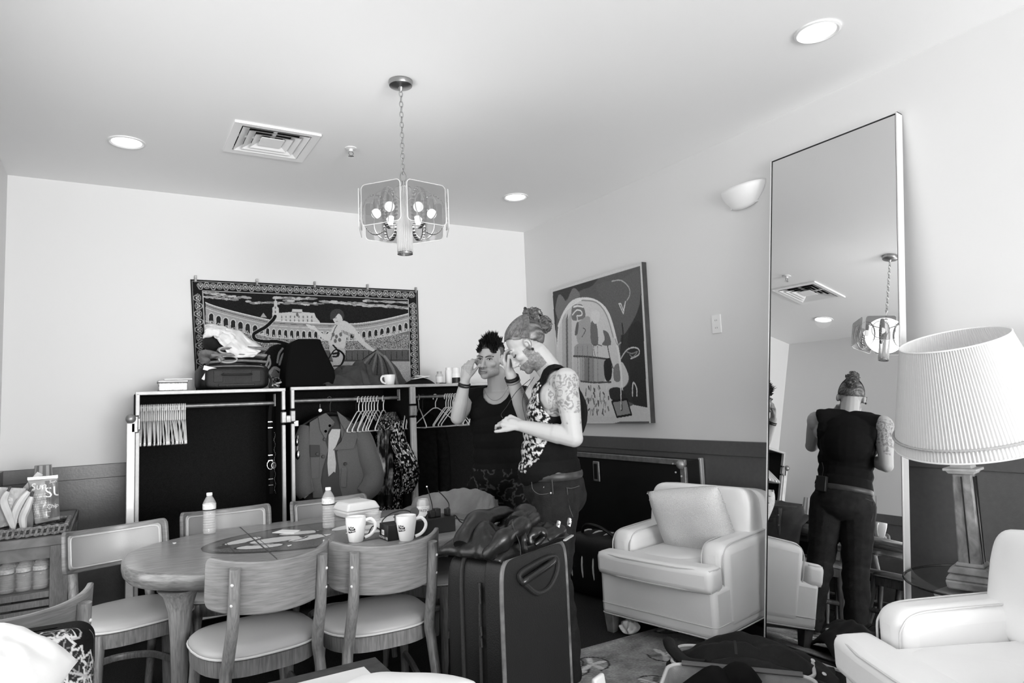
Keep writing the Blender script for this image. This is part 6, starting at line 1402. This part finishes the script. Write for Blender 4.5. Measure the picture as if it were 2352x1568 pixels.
b = MB(); b.ell(bc, (.037, .034, .046), 18, HM1); b.ell(PH1(0, -.124, .030), (.042, .038, .044), 16, HM1); b.ell(PH1(0, -.104, .128), (.022, .020, .024), 12, HM1); me = remesh(b, .005, 2); wrinkle(me, .014, (55, 55, 55), None, 2); co = coords(me); set_ink(me, 78+nz3(co, 60, 3)*60); bun = link(me, 'bun', m_hair, t1)
rg = random.Random(4); b = MB()
for i in range(120):
    th, ph = rg.uniform(0, 2*PI), math.acos(rg.uniform(-1, 1)); dv = Vector((math.sin(ph)*math.cos(th), math.sin(ph)*math.sin(th), math.cos(ph))); c = (bc if i % 2 else PH1(0, -.126, .028))+dv*.040; q1 = dv.orthogonal().normalized(); q2 = dv.cross(q1); rr_ = rg.uniform(.006, .012)
    b.tube([c+(q1*math.cos(w)+q2*math.sin(w))*rr_+dv*w*.0016 for w in np.linspace(0, 5.2, 7)], .0016, 4)
co_ = np.array(b.v); cu_ = b.obj('curls', mat('curl_hair', 84, .6), t1); cu_['kind'] = 'stuff'
for P_ in ([(.091, -.004, .022), (.094, -.018, .016), (.094, -.022, -.004), (.091, -.012, -.024)], [(.093, .002, .010), (.094, -.008, .004), (.092, -.004, -.014)]): b = MB(); b.tube(smooth_poly([PH1(*q) for q in P_], 4), .0018, 5); b.obj('ear_fold', mat('ear_crease_shade', 118, .6), t1)  # dark tubes draw the shade in the ear's creases
b = MB(); b.ell(PH1(.090, -.006, -.038), .007, 10); b.obj('ear_plug', m_black, t1)
b = MB(); b.tube(smooth_poly([PH1(.010, .094, .024), PH1(.03, .090, .030), PH1(.052, .074, .024)], 3), .0042, 6, sy=.6); b.obj('eyebrow', mat('brow_light', 120, .8), t1)
b = MB(); b.tube(smooth_poly([PH1(.014, .086, -.004), PH1(.03, .084, -.010), PH1(.046, .072, -.004)], 3), .0022, 6); b.obj('eyelashes', m_brow, t1)
b = MB(); b.tube(smooth_poly([PH1(-.018, .090, -.073), PH1(0, .100, -.073), PH1(.019, .089, -.0735)], 3), .0022, 6); b.obj('mouth_line', mat('lip_dark', 105, .6), t1)
def wristband(p0, p1, r, parent, m, name='wristband', w=.008, n=1):
    p0, p1 = Vector(p0), Vector(p1); M = frame_to(p1-p0)
    for k in range(n):
        c = p0+(p1-p0).normalized()*(k*.013); b = MB(); b.tube([c+M @ Vector((r*math.cos(q), r*.86*math.sin(q), 0)) for q in np.linspace(0, 2*PI, 25)[:-1]], w*.5, 6, closed=True); b.obj(name, m, parent)
wristband(WR+(ER-WR)*.06, ER, .034, t1, mat('band_black', 16, .5), n=2, w=.012); wristband(WR+(ER-WR)*.16, ER, .036, t1, m_alud, 'bracelet', .008)
# lettering inked on the right forearm (runs down the outside)
dw = (ER-WR).normalized(); nn = (L1*.62+F1*-.35+Vector((0, 0, .1))); nn = (nn-dw*nn.dot(dw)).normalized(); sdv = nn.cross(dw)
def fore(c):
    p_ = WR+dw*(.075+c.x); ang = c.y/.042; r_ = .0325+.10*(c.x+.02)*.6; return p_+(nn*math.cos(ang)+sdv*math.sin(ang))*(r_+.009)
text('NO MATTER WHAT', .019, mat('tattoo_ink', 110, .6), fore, 'lettering', t1, align='LEFT')
# cable from collar to hand and pocket receiver on the belt
b = MB(); b.tube(smooth_poly([A1(.02, .05, 1.42), A1(.09, .11, 1.36), A1(.14, .10, 1.29), A1(.168, .085, 1.255), A1(.16, .08, 1.235)], 6), .0016, 6); b.obj('earphone_cable', m_black, t1)
b = MB(); b.tube(smooth_poly([A1(.0, .05, 1.43), A1(.06, .13, 1.33), A1(.05, .14, 1.22), A1(.03, .13, 1.1)], 6), .0013, 6); b.obj('earphone_cable', m_black, t1)
rp_ = thing('belt_pack', 'small black receiver clipped to the back of the bun man\'s belt', 'receiver', B1+A1(-.185, -.13, .93)); MB().box((0, 0, .03), (.03, .07, .10), math.atan2(F1.y, F1.x)+.5).obj('housing', m_black, rp_, bev=.004)
b = MB(); b.tube(smooth_poly([(0, 0, .08), (-.005, 0, .13), (.0, .01, .17)], 4), .002, 5); b.obj('aerial', m_black, rp_)
# phone in the hand
hp = B1+(tipsL[4][0]+tipsL[0][0])*.5; 
ph = thing('earphone_pod', 'tiny earphone pinched between the bun man\'s fingers', 'earphone', hp); b = MB(); b.ell((0, 0, 0), (.007, .007, .010), 10); b.obj('pod', m_black, ph)

# ---- the man with the spiky mohawk
B2 = Vector((1.995, 3.53, 0)); F2, L2 = frame((-.62, -.785))
t2 = thing('person', 'man with a spiky dark mohawk and plain black tank top touching his ear', 'person', B2)
A2 = lambda a, l, z: F2*a+L2*l+Vector((0, 0, z)); Mx2 = Matrix((L2, F2, Vector((0, 0, 1)))).transposed(); V = lambda x, y, z: Vector((x, y, z))-B2
def torso2(b, inf=0.):
    for a, z, rw, rd in ((-.0, .90, .16, .125), (.0, 1.0, .15, .118), (.005, 1.09, .152, .115), (0, 1.18, .165, .120), (-.005, 1.27, .175, .120)): b.ell(A2(a, 0, z), (rw+inf, rd+inf, .125), 20, Mx2)
    for s in (-1, 1): cap(b, A2(-.01, s*.05, 1.345), A2(-.01, s*.155, 1.34), .058+inf, .054+inf); b.ell(A2(.06, s*.075, 1.25), (.075+inf, .045+inf, .06), 16, Mx2)
b = MB(); torso2(b); cap(b, A2(-.01, 0, 1.37), A2(.02, 0, 1.48), .062, .058); cap(b, A2(-.02, 0, 1.37), A2(0, .11, 1.365), .045, .04); cap(b, A2(-.02, 0, 1.37), A2(0, -.11, 1.365), .045, .04)
yw = R(-14); rl = R(5); hf = (F2*math.cos(yw)+L2*math.sin(yw)).normalized(); hl_ = Vector((-hf.y, hf.x, 0)); up = (Vector((0, 0, 1))*math.cos(rl)+hl_*math.sin(rl)).normalized(); hl_ = hf.cross(up)*-1; hl_ = up.cross(hf)*1.0
hl_ = (up.cross(hf)).normalized()
if hl_.dot(L2) < 0: hl_ = -hl_
hf = (hf-Vector((0, 0, 1))*.06).normalized(); HM2 = Matrix((hl_, hf, up)).transposed(); HC2 = V(1.925, 3.482, 1.572); PH2 = head(b, HC2, HM2, .98, 1.08)
SR2, ER2, WR2 = A2(-.005, -.185, 1.335), V(1.735, 3.56, 1.235), V(1.750, 3.474, 1.450)
b.ell(SR2, (.058, .058, .065), 16); chain(b, [SR2, SR2.lerp(ER2, .4), ER2], [.054, .052, .042]); cap(b, ER2, ER2.lerp(WR2, .35), .043, .044); cap(b, ER2.lerp(WR2, .3), WR2, .044, .028)
hand(b, WR2, Vector((.20, -.04, 1)), Vector((-.85, -.52, .1)), -1, [(.35, .75, .5), (.5, 1.0, .6), (.6, 1.1, .6), (.7, 1.1, .6)], (.75, .4, .35, .2, .15), .98)
SL2, EL2, WL2 = A2(-.005, .185, 1.335), A2(-.03, .235, 1.07), A2(.03, .245, .83)
b.ell(SL2, (.058, .058, .065), 16); chain(b, [SL2, SL2.lerp(EL2, .4), EL2], [.054, .05, .042]); cap(b, EL2, WL2, .042, .028); hand(b, WL2, F2*.15+Vector((0, 0, -.98)), L2, 1, [(.3, .5, .3)]*4, (.75, .4, .35, .2, .15), .98)
for s in (-1, 1): chain(b, [A2(0, s*.085, .85), A2(.01, s*.10, .47), A2(-.02, s*.12, .09)], [.095, .06, .042])
me = remesh(b, .0045, 4, .45); co = coords(me); h = (co-np.array(HC2)) @ np.array(HM2)/.98; g = np.full(len(co), 174.); nh = np.linalg.norm(h, axis=1)
scalp = (nh < .2) & (h[:, 2] > .058) | ((nh < .2) & (h[:, 2] > -.005) & (h[:, 1] < .012) & (np.abs(h[:, 0]) < .082) & (np.abs(h[:, 0]) > .0) & (h[:, 1] < .01) & ~((np.abs(h[:, 0]) > .073) & (h[:, 2] < .03)))
g[scalp] = 92+rgd.normal(0, 16, scalp.sum()); st = (nh < .2) & (h[:, 2] < -.05) & (h[:, 1] > 0); g[st] = 162+rgd.normal(0, 6, st.sum())
set_ink(me, g); link(me, 'body', m_skin, t2)
b = MB(); torso2(b, .012); cap(b, A2(-.01, -.115, 1.352), A2(-.01, .115, 1.352), .060, .060)
me = remesh(b, .0055, 3, .5)
def keep2(co):
    a, l, z = to_local(co, F2, L2); k = z > .87
    k &= ~(((a-.075)/.115)**2+(l/.082)**2+((z-1.40)/.105)**2 < 1); k &= ~((a/.10)**2+((np.abs(l)-.215)/.062)**2+((z-1.30)/.115)**2 < 1); return k
me = cut(me, keep2); wrinkle(me, .007, (8, 8, 14), lambda co: np.clip((1.15-co[:, 2])/.25, .1, 1), 8); set_ink(me, np.full(len(me.vertices), 17.)); link(me, 'tank_top', m_tank, t2, .004)
b = MB(); legs(b, lambda a, l, z: A2(a+.075, l, z), .012, F2, L2); me = cut(remesh(b, .0065, 3, .5), lambda co: (co[:, 2] < .93) & (co[:, 2] > .03)); wrinkle(me, .014, (12, 12, 20), None, 5)
set_ink(me, np.where(np.abs(nz3(coords(me), 14, 3)) < .09, 62, 20)); link(me, 'camouflage_trousers', mat('camo', 30, .85, ink=True, spec=.1), t2, .003)
for s in (-1, 1):
    b = MB(); x = s*.13; b.ell(A2(.065, x, .045), (.046, .13, .045), 18, Mx2); b.ell(A2(-.01, x, .06), (.045, .06, .055), 18, Mx2); mm = cut(remesh(b, .007, 4), lambda co: co[:, 2] > .002); link(mm, 'shoe', m_shoe, t2)
# mohawk spikes
rg = random.Random(9); b = MB()
for i in range(1000):
    y = rg.uniform(-.095, .072); x = rg.uniform(-.060, .060); zz = .036+.086*math.sqrt(max(.02, 1-(x/.075)**2-((y+.016)/.100)**2))
    base = PH2(x, y, zz-.008); ln = rg.uniform(.030, .070)*(1-.62*(abs(x)/.06)**1.5)*(1 if y > -.06 else .7); dv = HM2 @ Vector((x*3.5+rg.gauss(0, .22), .28+rg.gauss(0, .28)+(y*3), 1)).normalized()
    b.tube([base, base+dv*ln*.55, base+dv*ln+HM2 @ Vector((0, .006, 0))], [.0055, .0038, .0004], 4)
b.ell(PH2(0, -.020, .064), (.066, .080, .066), 24, HM2)
mo = b.obj('mohawk', mat('black_hair', 12, .45, spec=.4), t2)
for s in (-1, 1):
    ey = MB(); ey.ell(PH2(s*.031, .0735, .000), (.0130, .0120, .0092), 16, HM2); e = ey.obj('eyeball', m_eye, t2)
    gz = HM2 @ Vector((.20, .97, .02)); c = PH2(s*.031, .0735, .001)+gz*.0095; b = MB(); b.ell(c, (.0060, .0060, .0042), 12, frame_to(gz)); b.obj('iris', m_iris, e)
    b = MB(); b.tube(smooth_poly([PH2(s*.010, .0925, .0135), PH2(s*.03, .0920, .0205), PH2(s*.054, .073, .0175)], 3), .0048, 6, sy=.6); b.obj('eyebrow', m_brow, t2)
    b = MB(); b.tube(smooth_poly([PH2(s*.014, .0835, .001), PH2(s*.031, .0865, .0075), PH2(s*.047, .076, .001)], 3), .0032, 6); b.obj('upper_lid', mat('lid_dark', 90, .6), t2)
    b = MB(); b.tube(smooth_poly([PH2(s*.015, .083, -.002), PH2(s*.031, .0858, -.0075), PH2(s*.046, .076, -.002)], 3), .0022, 6); b.obj('lower_lid', mat('lid_skin2', 165, .6), t2)
b = MB(); b.tube(smooth_poly([PH2(-.022, .086, -.0745), PH2(-.008, .0985, -.0725), PH2(.008, .0985, -.073), PH2(.021, .086, -.076)], 3), .0022, 6); b.obj('mouth_line', mat('lip_dark', 105, .6), t2)
b = MB(); b.tube(smooth_poly([PH2(-.017, .091, -.079), PH2(0, .0985, -.081), PH2(.017, .091, -.079)], 3), .0036, 6, sy=.7); b.obj('lower_lip', m_lip, t2)
b = MB(); 
for s in (-1, 1): b.ell(PH2(s*.0065, .107, -.0515), (.0035, .003, .002), 8, HM2)
b.obj('nostrils', mat('nostril', 60, .8), t2)
wristband(WR2+(ER2-WR2)*.10, ER2, .033, t2, mat('band_black', 16), n=2, w=.012)
b = MB(); b.tube(smooth_poly([A2(.055, -.075, 1.40), A2(.10, -.04, 1.345), A2(.118, 0, 1.325), A2(.10, .04, 1.345), A2(.055, .075, 1.40)], 5), .0016, 5); b.obj('necklace', m_alud, t2)
# ---------------------------------------------------------------- sideboard with snacks and water
m_sb = mat('sideboard_wood', 124, .5, wood=(4, .22, (3, 3, 3)), spec=.3); m_sbd = mat('sideboard_front', 116, .55, nz=(60, .22, (4, 4, .6)))
SX0, SX1, SY0, SY1, SZ_ = -.585, -.185, 4.03, 5.08, .75
t = thing('sideboard', 'wooden sideboard table holding snacks in the corner', 'sideboard', ((SX0+SX1)/2, (SY0+SY1)/2, 0)); o = t.location; mx, my = o.x, o.y
MB().box((mx, my, SZ_-.022), (SX1-SX0, SY1-SY0, .044)).sh(o).obj('top', m_sb, t, bev=.003); MB().box((SX1-.012, my, SZ_+.0008), (.003, SY1-SY0, .0016)).sh(o).obj('edge_groove', mat('groove_dark', 28), t)
for x in (SX0+.04, SX1-.04):
    for y in (SY0+.04, SY1-.04): MB().box((x, y, (SZ_-.044)/2), (.075, .075, SZ_-.044)).sh(o).obj('leg', m_sbd, t, bev=.003)
for y in (SY0+.03, SY1-.03): MB().box((mx, y, SZ_-.075), (SX1-SX0-.15, .02, .062)).sh(o).obj('rail', m_sb, t, bev=.002)
for x in (SX0+.03, SX1-.03): MB().box((x, my, SZ_-.075), (.02, SY1-SY0-.15, .062)).sh(o).obj('rail', m_sb, t, bev=.002)
for k, z in enumerate((.475, .435, .395)): MB().box((mx, SY0+.03, z), (SX1-SX0-.15, .022, .03)).sh(o).obj('front_slat', m_sbd, t, bev=.002)
for k in range(7): MB().box((mx, SY0+.11+k*.14, .48), (SX1-SX0-.04, .11, .018)).sh(o).obj('shelf_slat', m_sb, t, bev=.002)
MB().box((mx, my+.1, .47), (SX1-SX0-.06, SY1-SY0-.3, .008)).sh(o).obj('shelf_base', m_sbd, t)
n_ = 0
for iy in range(3):
    for ix in range(4):
        c = copy_tree(WB0); c.location = (SX0+.075+ix*.068, SY0+.10+iy*.068, .489); c['label'] = 'packed water bottle on the sideboard shelf, %s row, %s from the wall' % (ORD[iy], ORD[ix]); c['group'] = 'packed water bottles'; c.scale = (1, 1, .75); c.name = 'water_bottle'
t = thing('shrink_wrap', 'clear shrink wrap around the water bottles on the shelf', 'plastic wrap', (SX0+.177, SY0+.168, .489)); b = MB(); puff(b, (0, 0, .083), (.30, .225, .166), .18, wr=.01); b.obj('film', mat('shrink_film', 230, .12, alpha=.16, spec=.9, bump=(30, .6)), t)
for k, (x, y) in enumerate(((-.545, 4.40), (-.545, 4.48), (-.545, 4.56))):
    c = copy_tree(WB0); c.location = (x, y, SZ_); c['label'] = 'water bottle in the wall-side row on the sideboard, %s from the front' % ORD[k]; c['group'] = 'water bottles on the sideboard'; c.name = 'water_bottle'
# wicker tray
q = Zp(70, 1215, SZ_); TRX, TRY = -.385, 4.235
t = thing('wicker_tray', 'woven wicker tray of snacks on the sideboard', 'tray', (TRX, TRY, SZ_)); TW, TD = .37, .32
m_wick = mat('wicker', 128, .75, nz=(70, .5), bump=(90, .5)); m_wickd = mat('wicker_dark', 70, .8, nz=(60, .4))
MB().box((0, 0, .008), (TW-.03, TD-.03, .012)).obj('base', m_wickd, t)
for r_ in range(3):
    z = .012+r_*.015
    for (x0, y0, x1, y1) in ((-TW/2, -TD/2, TW/2, -TD/2), (TW/2, -TD/2, TW/2, TD/2), (TW/2, TD/2, -TW/2, TD/2), (-TW/2, TD/2, -TW/2, -TD/2)):
        b = MB(); n = 30
        b.tube([(x0+(x1-x0)*k/n+.004*math.sin(k*2.1+r_*PI)*(y1 != y0), y0+(y1-y0)*k/n+.004*math.sin(k*2.1+r_*PI)*(x1 != x0), z+.003*math.sin(k*2.1+r_)) for k in range(n+1)], .0085, 7); b.obj('woven_strand', m_wick if r_ != 1 else m_wickd, t)
for k in range(16):
    b = MB(); x = -TW/2+TW*(k+.5)/16; b.tube([(x, -TD/2-.008, .008), (x+.006, -TD/2-.012, .025), (x+.01, -TD/2-.008, .047)], .006, 6); b.obj('upright_strand', m_wick, t)
# crisp packet
m_chip = mat('foil_bag', 172, .32, .2, bump=(9, .5)); m_chipd = mat('foil_dark', 118, .35, .2)
c4 = [Yp(*q, 4.19) for q in ((63, 1098), (133, 1090), (138, 1193), (80, 1205))]
cc_ = sum(c4, Vector())/4; t = thing('crisp_packet', 'upright foil crisp packet with white lettering on the wicker tray', 'snack packet', (cc_.x, 4.20, c4[3].z)); o = t.location
def bagf(sg):
    def f(u, v):
        q = (c4[0]*(1-u)+c4[1]*u)*(1-v)+(c4[3]*(1-u)+c4[2]*u)*v; w_ = max(0, math.sin(u*PI))**.6*max(0, math.sin(min(1, max(0, (v-.07)/.9))*PI))**.5
        q.y += -sg*(.036*w_)+sg*.008*noise.noise(Vector((u*6, v*6, sg)))*w_*2; return q-o
    return f
b = MB(); b.grid(bagf(1), 26, 34); b.grid(lambda u, v: bagf(-1)(1-u, v), 26, 34); b.obj('pouch', m_chip, t, weld=True)
b = MB(); b.grid(lambda u, v: bagf(1)(.56+.42*u, .10+.82*v)+Vector((0, -.0012, 0)), 12, 24); b.obj('printed_panel', m_chipd, t)
def on_bag(u0, v0, sx=1.0, dz=-.004):
    wd = (c4[1]-c4[0]).length; ht = (c4[3]-c4[0]).length
    return lambda c: bagf(1)(min(.99, max(.01, u0+c.x/wd)), min(.99, max(.01, v0-c.y/ht)))+Vector((0, dz, 0))
text('Sun', .048, m_logow, on_bag(.33, .2), 'lettering', t, shear=.2); text('SU', .075, m_logow, on_bag(.87, .36), 'lettering', t)
text('Sun', .022, m_logow, on_bag(.82, .13), 'lettering', t, shear=.2); text('Chips', .028, m_logow, on_bag(.80, .66), 'lettering', t, shear=.2)
for k in range(11): text('whole grain snacks now crispy'[k % 5:14+k % 9], .012, m_logow, on_bag(.32, .36+k*.05), 'lettering', t)
MB().box((c4[0]+c4[1])/2-o+Vector((0, 0, -.006)), ((c4[1]-c4[0]).length, .003, .014), 0, rotm(-.12*0, 'Y')).obj('crimped_seal', mat('foil_light', 190, .3, .4), t)
# bananas
m_ban = mat('banana', 205, .5, nz=(14, .1))
for k, (P, lb) in enumerate((([(18, 1128), (8, 1150), (18, 1180), (30, 1212)], 'banana at the outer edge of the wicker tray'), ([(66, 1128), (48, 1150), (34, 1180), (28, 1222)], 'banana with a dark tip in the middle of the tray'), ([(72, 1140), (62, 1165), (52, 1190), (56, 1222)], 'banana lying closest to the crisp packet'))):
    W = [Yp(u, v, 4.10+.035*k*.5) for u, v in P]; c = W[-1]; t = thing('banana', lb, 'banana', (c.x, c.y, SZ_+.012)); b = MB(); sp_ = smooth_poly(W, 6); n = len(sp_); b.tube(sp_, [.019*max(.25, math.sin(PI*(.08+.84*i/(n-1)))**.5) for i in range(n)], 7); b.sh(t.location).obj('peel', m_ban, t, ang=25)
    b = MB(); b.tube([sp_[0], sp_[0]+(sp_[0]-sp_[1]).normalized()*.025], [.006, .005], 6); b.sh(t.location).obj('stem', mat('banana_tip', 70, .7), t)
# crinkled clear bag of snacks
W4 = [Yp(*q, 4.14) for q in ((-22, 1118), (58, 1122), (48, 1200), (-22, 1218))]; cc_ = sum(W4, Vector())/4; t = thing('cellophane_bag', 'crinkled cellophane snack bag at the edge of the tray', 'snack bag', (cc_.x, 4.16, SZ_+.016)); o = t.location
def cf(sg): return lambda u, v: (W4[0]*(1-u)+W4[1]*u)*(1-v)+(W4[3]*(1-u)+W4[2]*u)*v+Vector((0, -sg*(.03*math.sin(u*PI)*math.sin(v*PI))+.012*noise.noise(Vector((u*7, v*7, sg*3)))+.02, 0))-o
b = MB(); b.grid(cf(1), 26, 26); b.grid(lambda u, v: cf(-1)(1-u, v), 26, 26); b.obj('film', mat('cellophane', 205, .2, alpha=.7, bump=(25, .7)), t)
# striped cup and folded card against the wall
q = Yp(99, 1090, 4.62); t = thing('striped_cup', 'upturned striped cup standing behind the crisp packet', 'cup', (q.x, 4.62, SZ_))
zc = Yp(99, 1068, 4.62).z-SZ_; b = MB()
for k in range(16):
    a0, a1 = 2*PI*k/16, 2*PI*(k+1)/16; vs = [(r*math.cos(a), r*math.sin(a), z) for r, z in ((.062, 0), (.040, zc)) for a in (a0, (a0+a1)/2, a1)]
    b.k = k % 2; b.add(vs, [(0, 1, 4, 3), (1, 2, 5, 4)])
b.k = 0; b.add([(.04*math.cos(2*PI*k/32), .04*math.sin(2*PI*k/32), zc) for k in range(32)], [tuple(range(32))]); b.obj('cup_wall', [mat('cup_grey', 120, .4), mat('cup_pale', 180, .4)], t, weld=True)
P = [Yp(*q, 4.33) for q in ((48, 1125), (86, 1083), (99, 1090), (62, 1135))]; cc_ = sum(P, Vector())/4; t = thing('folded_card', 'white folded card leaning behind the crisp packet', 'card', (cc_.x, 4.33, SZ_+.01)); b = MB(); P2 = [Yp(*q, 4.36) for q in ((48, 1125), (86, 1083), (75, 1215), (60, 1220))]; b.add([q-t.location for q in P]+[q-t.location for q in P2], [(0, 1, 2, 3), (4, 5, 6, 7)]); b.obj('card', mat('paper', 232), t, solid=.003)

# ---------------------------------------------------------------- floral armchair and white pillow, coffee table
cv = Canvas(0, 2.4, 0, 1, 560, 240, 16); rg = random.Random(21)
def leaf(x, y, a, s):
    P = [(0, 0), (.25, .22), (.2, .38), (.5, .40), (.62, .52), (.75, .3), (1, 0), (.75, -.3), (.62, -.52), (.5, -.40), (.2, -.38), (.25, -.22)]
    T = [(x+s*(px*math.cos(a)-py*math.sin(a)), y+s*(px*math.sin(a)+py*math.cos(a))*1.0) for px, py in P]
    cv.poly(T, 34); cv.line(T, .0085, 165, 0, True); cv.line([(x, y), (x+s*.8*math.cos(a), y+s*.8*math.sin(a))], .005, 120)
    for k in (-1, 1): cv.line([(x+s*.35*math.cos(a), y+s*.35*math.sin(a)), (x+s*.6*math.cos(a+k*.5), y+s*.6*math.sin(a+k*.5))], .004, 110)
for i in range(46):
    x, y = rg.uniform(0, 2.4), rg.uniform(.05, .95); a0 = rg.uniform(0, 6.28)
    for k in range(rg.choice((4, 5, 6))): leaf(x, y, a0+k*1.2+rg.uniform(-.2, .2), rg.uniform(.07, .12))
    cv.line([(x, y), (x+.1*math.cos(a0+.6), y+.1*math.sin(a0+.6)), (x+.2*math.cos(a0), y+.16*math.sin(a0))], .008, 140, 4)
m_flor = mat('floral_weave', 128, .9, ink=True, spec=.1, bump=(200, .3))
t = thing('floral_armchair', 'dark armchair woven with pale leaf outlines', 'armchair', (-.30, 1.86, 0), R(178))
def pf(c, d, r=.05):
    """upholstered block: rounded-rectangle loop x height, closed over the top; v = 0 is the top centre"""
    w_, d_ = d[0]-2*r, d[1]-2*r; per = 2*w_+2*d_+2*PI*r
    def loop(s, ins):
        s = (s % 1)*per; rr_ = max(r-ins, .004); ww = w_+2*min(0, r-ins-.004); dd = d_+2*min(0, r-ins-.004); ww = max(ww, .0); dd = max(dd, .0)
        segs = ((w_, 0), (PI*r/2, 1), (d_, 0), (PI*r/2, 1), (w_, 0), (PI*r/2, 1), (d_, 0), (PI*r/2, 1)); k = 0
        while k < 7 and s > segs[k][0]: s -= segs[k][0]; k += 1
        q = s/max(segs[k][0], 1e-6); X, Y = ww/2, dd/2
        if k == 0: return (-X+ww*q, -Y-rr_)
        if k == 1: a = -PI/2+q*PI/2; return (X+rr_*math.cos(a), -Y+rr_*math.sin(a))
        if k == 2: return (X+rr_, -Y+dd*q)
        if k == 3: a = q*PI/2; return (X+rr_*math.cos(a), Y+rr_*math.sin(a))
        if k == 4: return (X-ww*q, Y+rr_)
        if k == 5: a = PI/2+q*PI/2; return (-X+rr_*math.cos(a), Y+rr_*math.sin(a))
        if k == 6: return (-X-rr_, Y-dd*q)
        a = PI+q*PI/2; return (-X+rr_*math.cos(a), -Y+rr_*math.sin(a))
    def f(u, v):
        if v < .12: ins = r*.8+(1-v/.12)*(d[1]/2-r*.8); z = d[2]/2
        elif v < .22: a = (v-.12)/.10*PI/2; ins = r*.8*(1-math.sin(a)); z = d[2]/2-r*.8*(1-math.cos(a))
        else: ins = 0; z = d[2]/2-r*.8-(d[2]-r*.8)*(v-.22)/.78
        x, y = loop(u, ins); return Vector((c[0]+x, c[1]+y, c[2]+z))
    return f
sheet('backrest', cv, pf((0, -.13, .54), (.52, .15, .56), .05), m_flor, t)
cv2 = Canvas(0, 1, 0, 1, 40, 40, 22)
sheet('seat', cv2, pf((0, .22, .36), (.53, .60, .16), .05), m_flor, t)
for s in (-1, 1):
    sheet('arm', cv2, pf((s*.22, .22, .44), (.11, .56, .26), .04), m_flor, t)
    for y in (-.1, .45): MB().box((s*.22, y, .14), (.05, .05, .28)).obj('leg', m_leg, t, bev=.004)
t = thing('white_pillow', 'plump white pillow leaning on the floral armchair', 'pillow', (-.30, 1.60, .45), R(0))
qa, qb, qc, qd = [Yp(u, v, y)-Vector(t.location) for u, v, y in ((180, 1517, 1.62), (-15, 1440, 1.80), (-190, 1560, 1.48), (60, 1665, 1.40))]
nq = (qb-qa).cross(qd-qa).normalized(); nq = nq if nq.z > 0 else -nq
def pq(sg):
    def f(u, v):
        a_, c_ = u*2-1, v*2-1; p_ = (qa*(1-u)+qb*u)*(1-v)+(qd*(1-u)+qc*u)*v; h_ = max(0, (1-abs(a_)**3.2)*(1-abs(c_)**3.2))**.6
        return p_+nq*(sg*.05*h_+.006*noise.noise(Vector((u*6, v*6, 1)))*h_)
    return f
b = MB(); b.grid(pq(1), 30, 30); b.grid(lambda u, v: pq(-1)(1-u, v), 30, 30); b.obj('pillow_body', m_wt, t, weld=True)
CX0, CX1, CY0, CY1, CTZ = .02, .79, 1.55, 2.335, .45
t = thing('coffee_table', 'dark framed coffee table with a white marble top', 'coffee table', ((CX0+CX1)/2, (CY0+CY1)/2, 0)); w_, d_ = CX1-CX0, CY1-CY0; m_dkw = mat('dark_frame_wood', 62, .5, nz=(30, .3))
for x, y, a, c in ((0, d_/2-.03, w_, .06), (0, -d_/2+.03, w_, .06), (w_/2-.03, 0, .06, d_-.12), (-w_/2+.03, 0, .06, d_-.12)): MB().box((x, y, CTZ-.02), (a, c, .04)).obj('frame_rail', m_dkw, t, bev=.003)
MB().box((0, 0, CTZ-.012), (w_-.12, d_-.12, .022)).obj('marble_top', mat('white_marble', 226, .3, nz=(6, .06)), t)
for sx in (-1, 1):
    for sy in (-1, 1): MB().box((sx*(w_/2-.04), sy*(d_/2-.04), (CTZ-.04)/2), (.05, .05, CTZ-.04)).obj('leg', m_dkw, t, bev=.003)
tip = Zp(975, 1553, .50); t = thing('flat_pillow', 'white pillow lying across the coffee table corner', 'pillow', (tip.x-.19, tip.y-.17, .452), R(0)); M_ = Matrix.Translation((0, 0, .055)) @ Matrix.Rotation(R(38), 4, 'Z') @ Matrix.Rotation(R(-4), 4, 'X')
cushion(.40, .40, .12, 24, .30, wr=.006, seed=8, M=M_).obj('pillow_body', m_wt, t, weld=True)
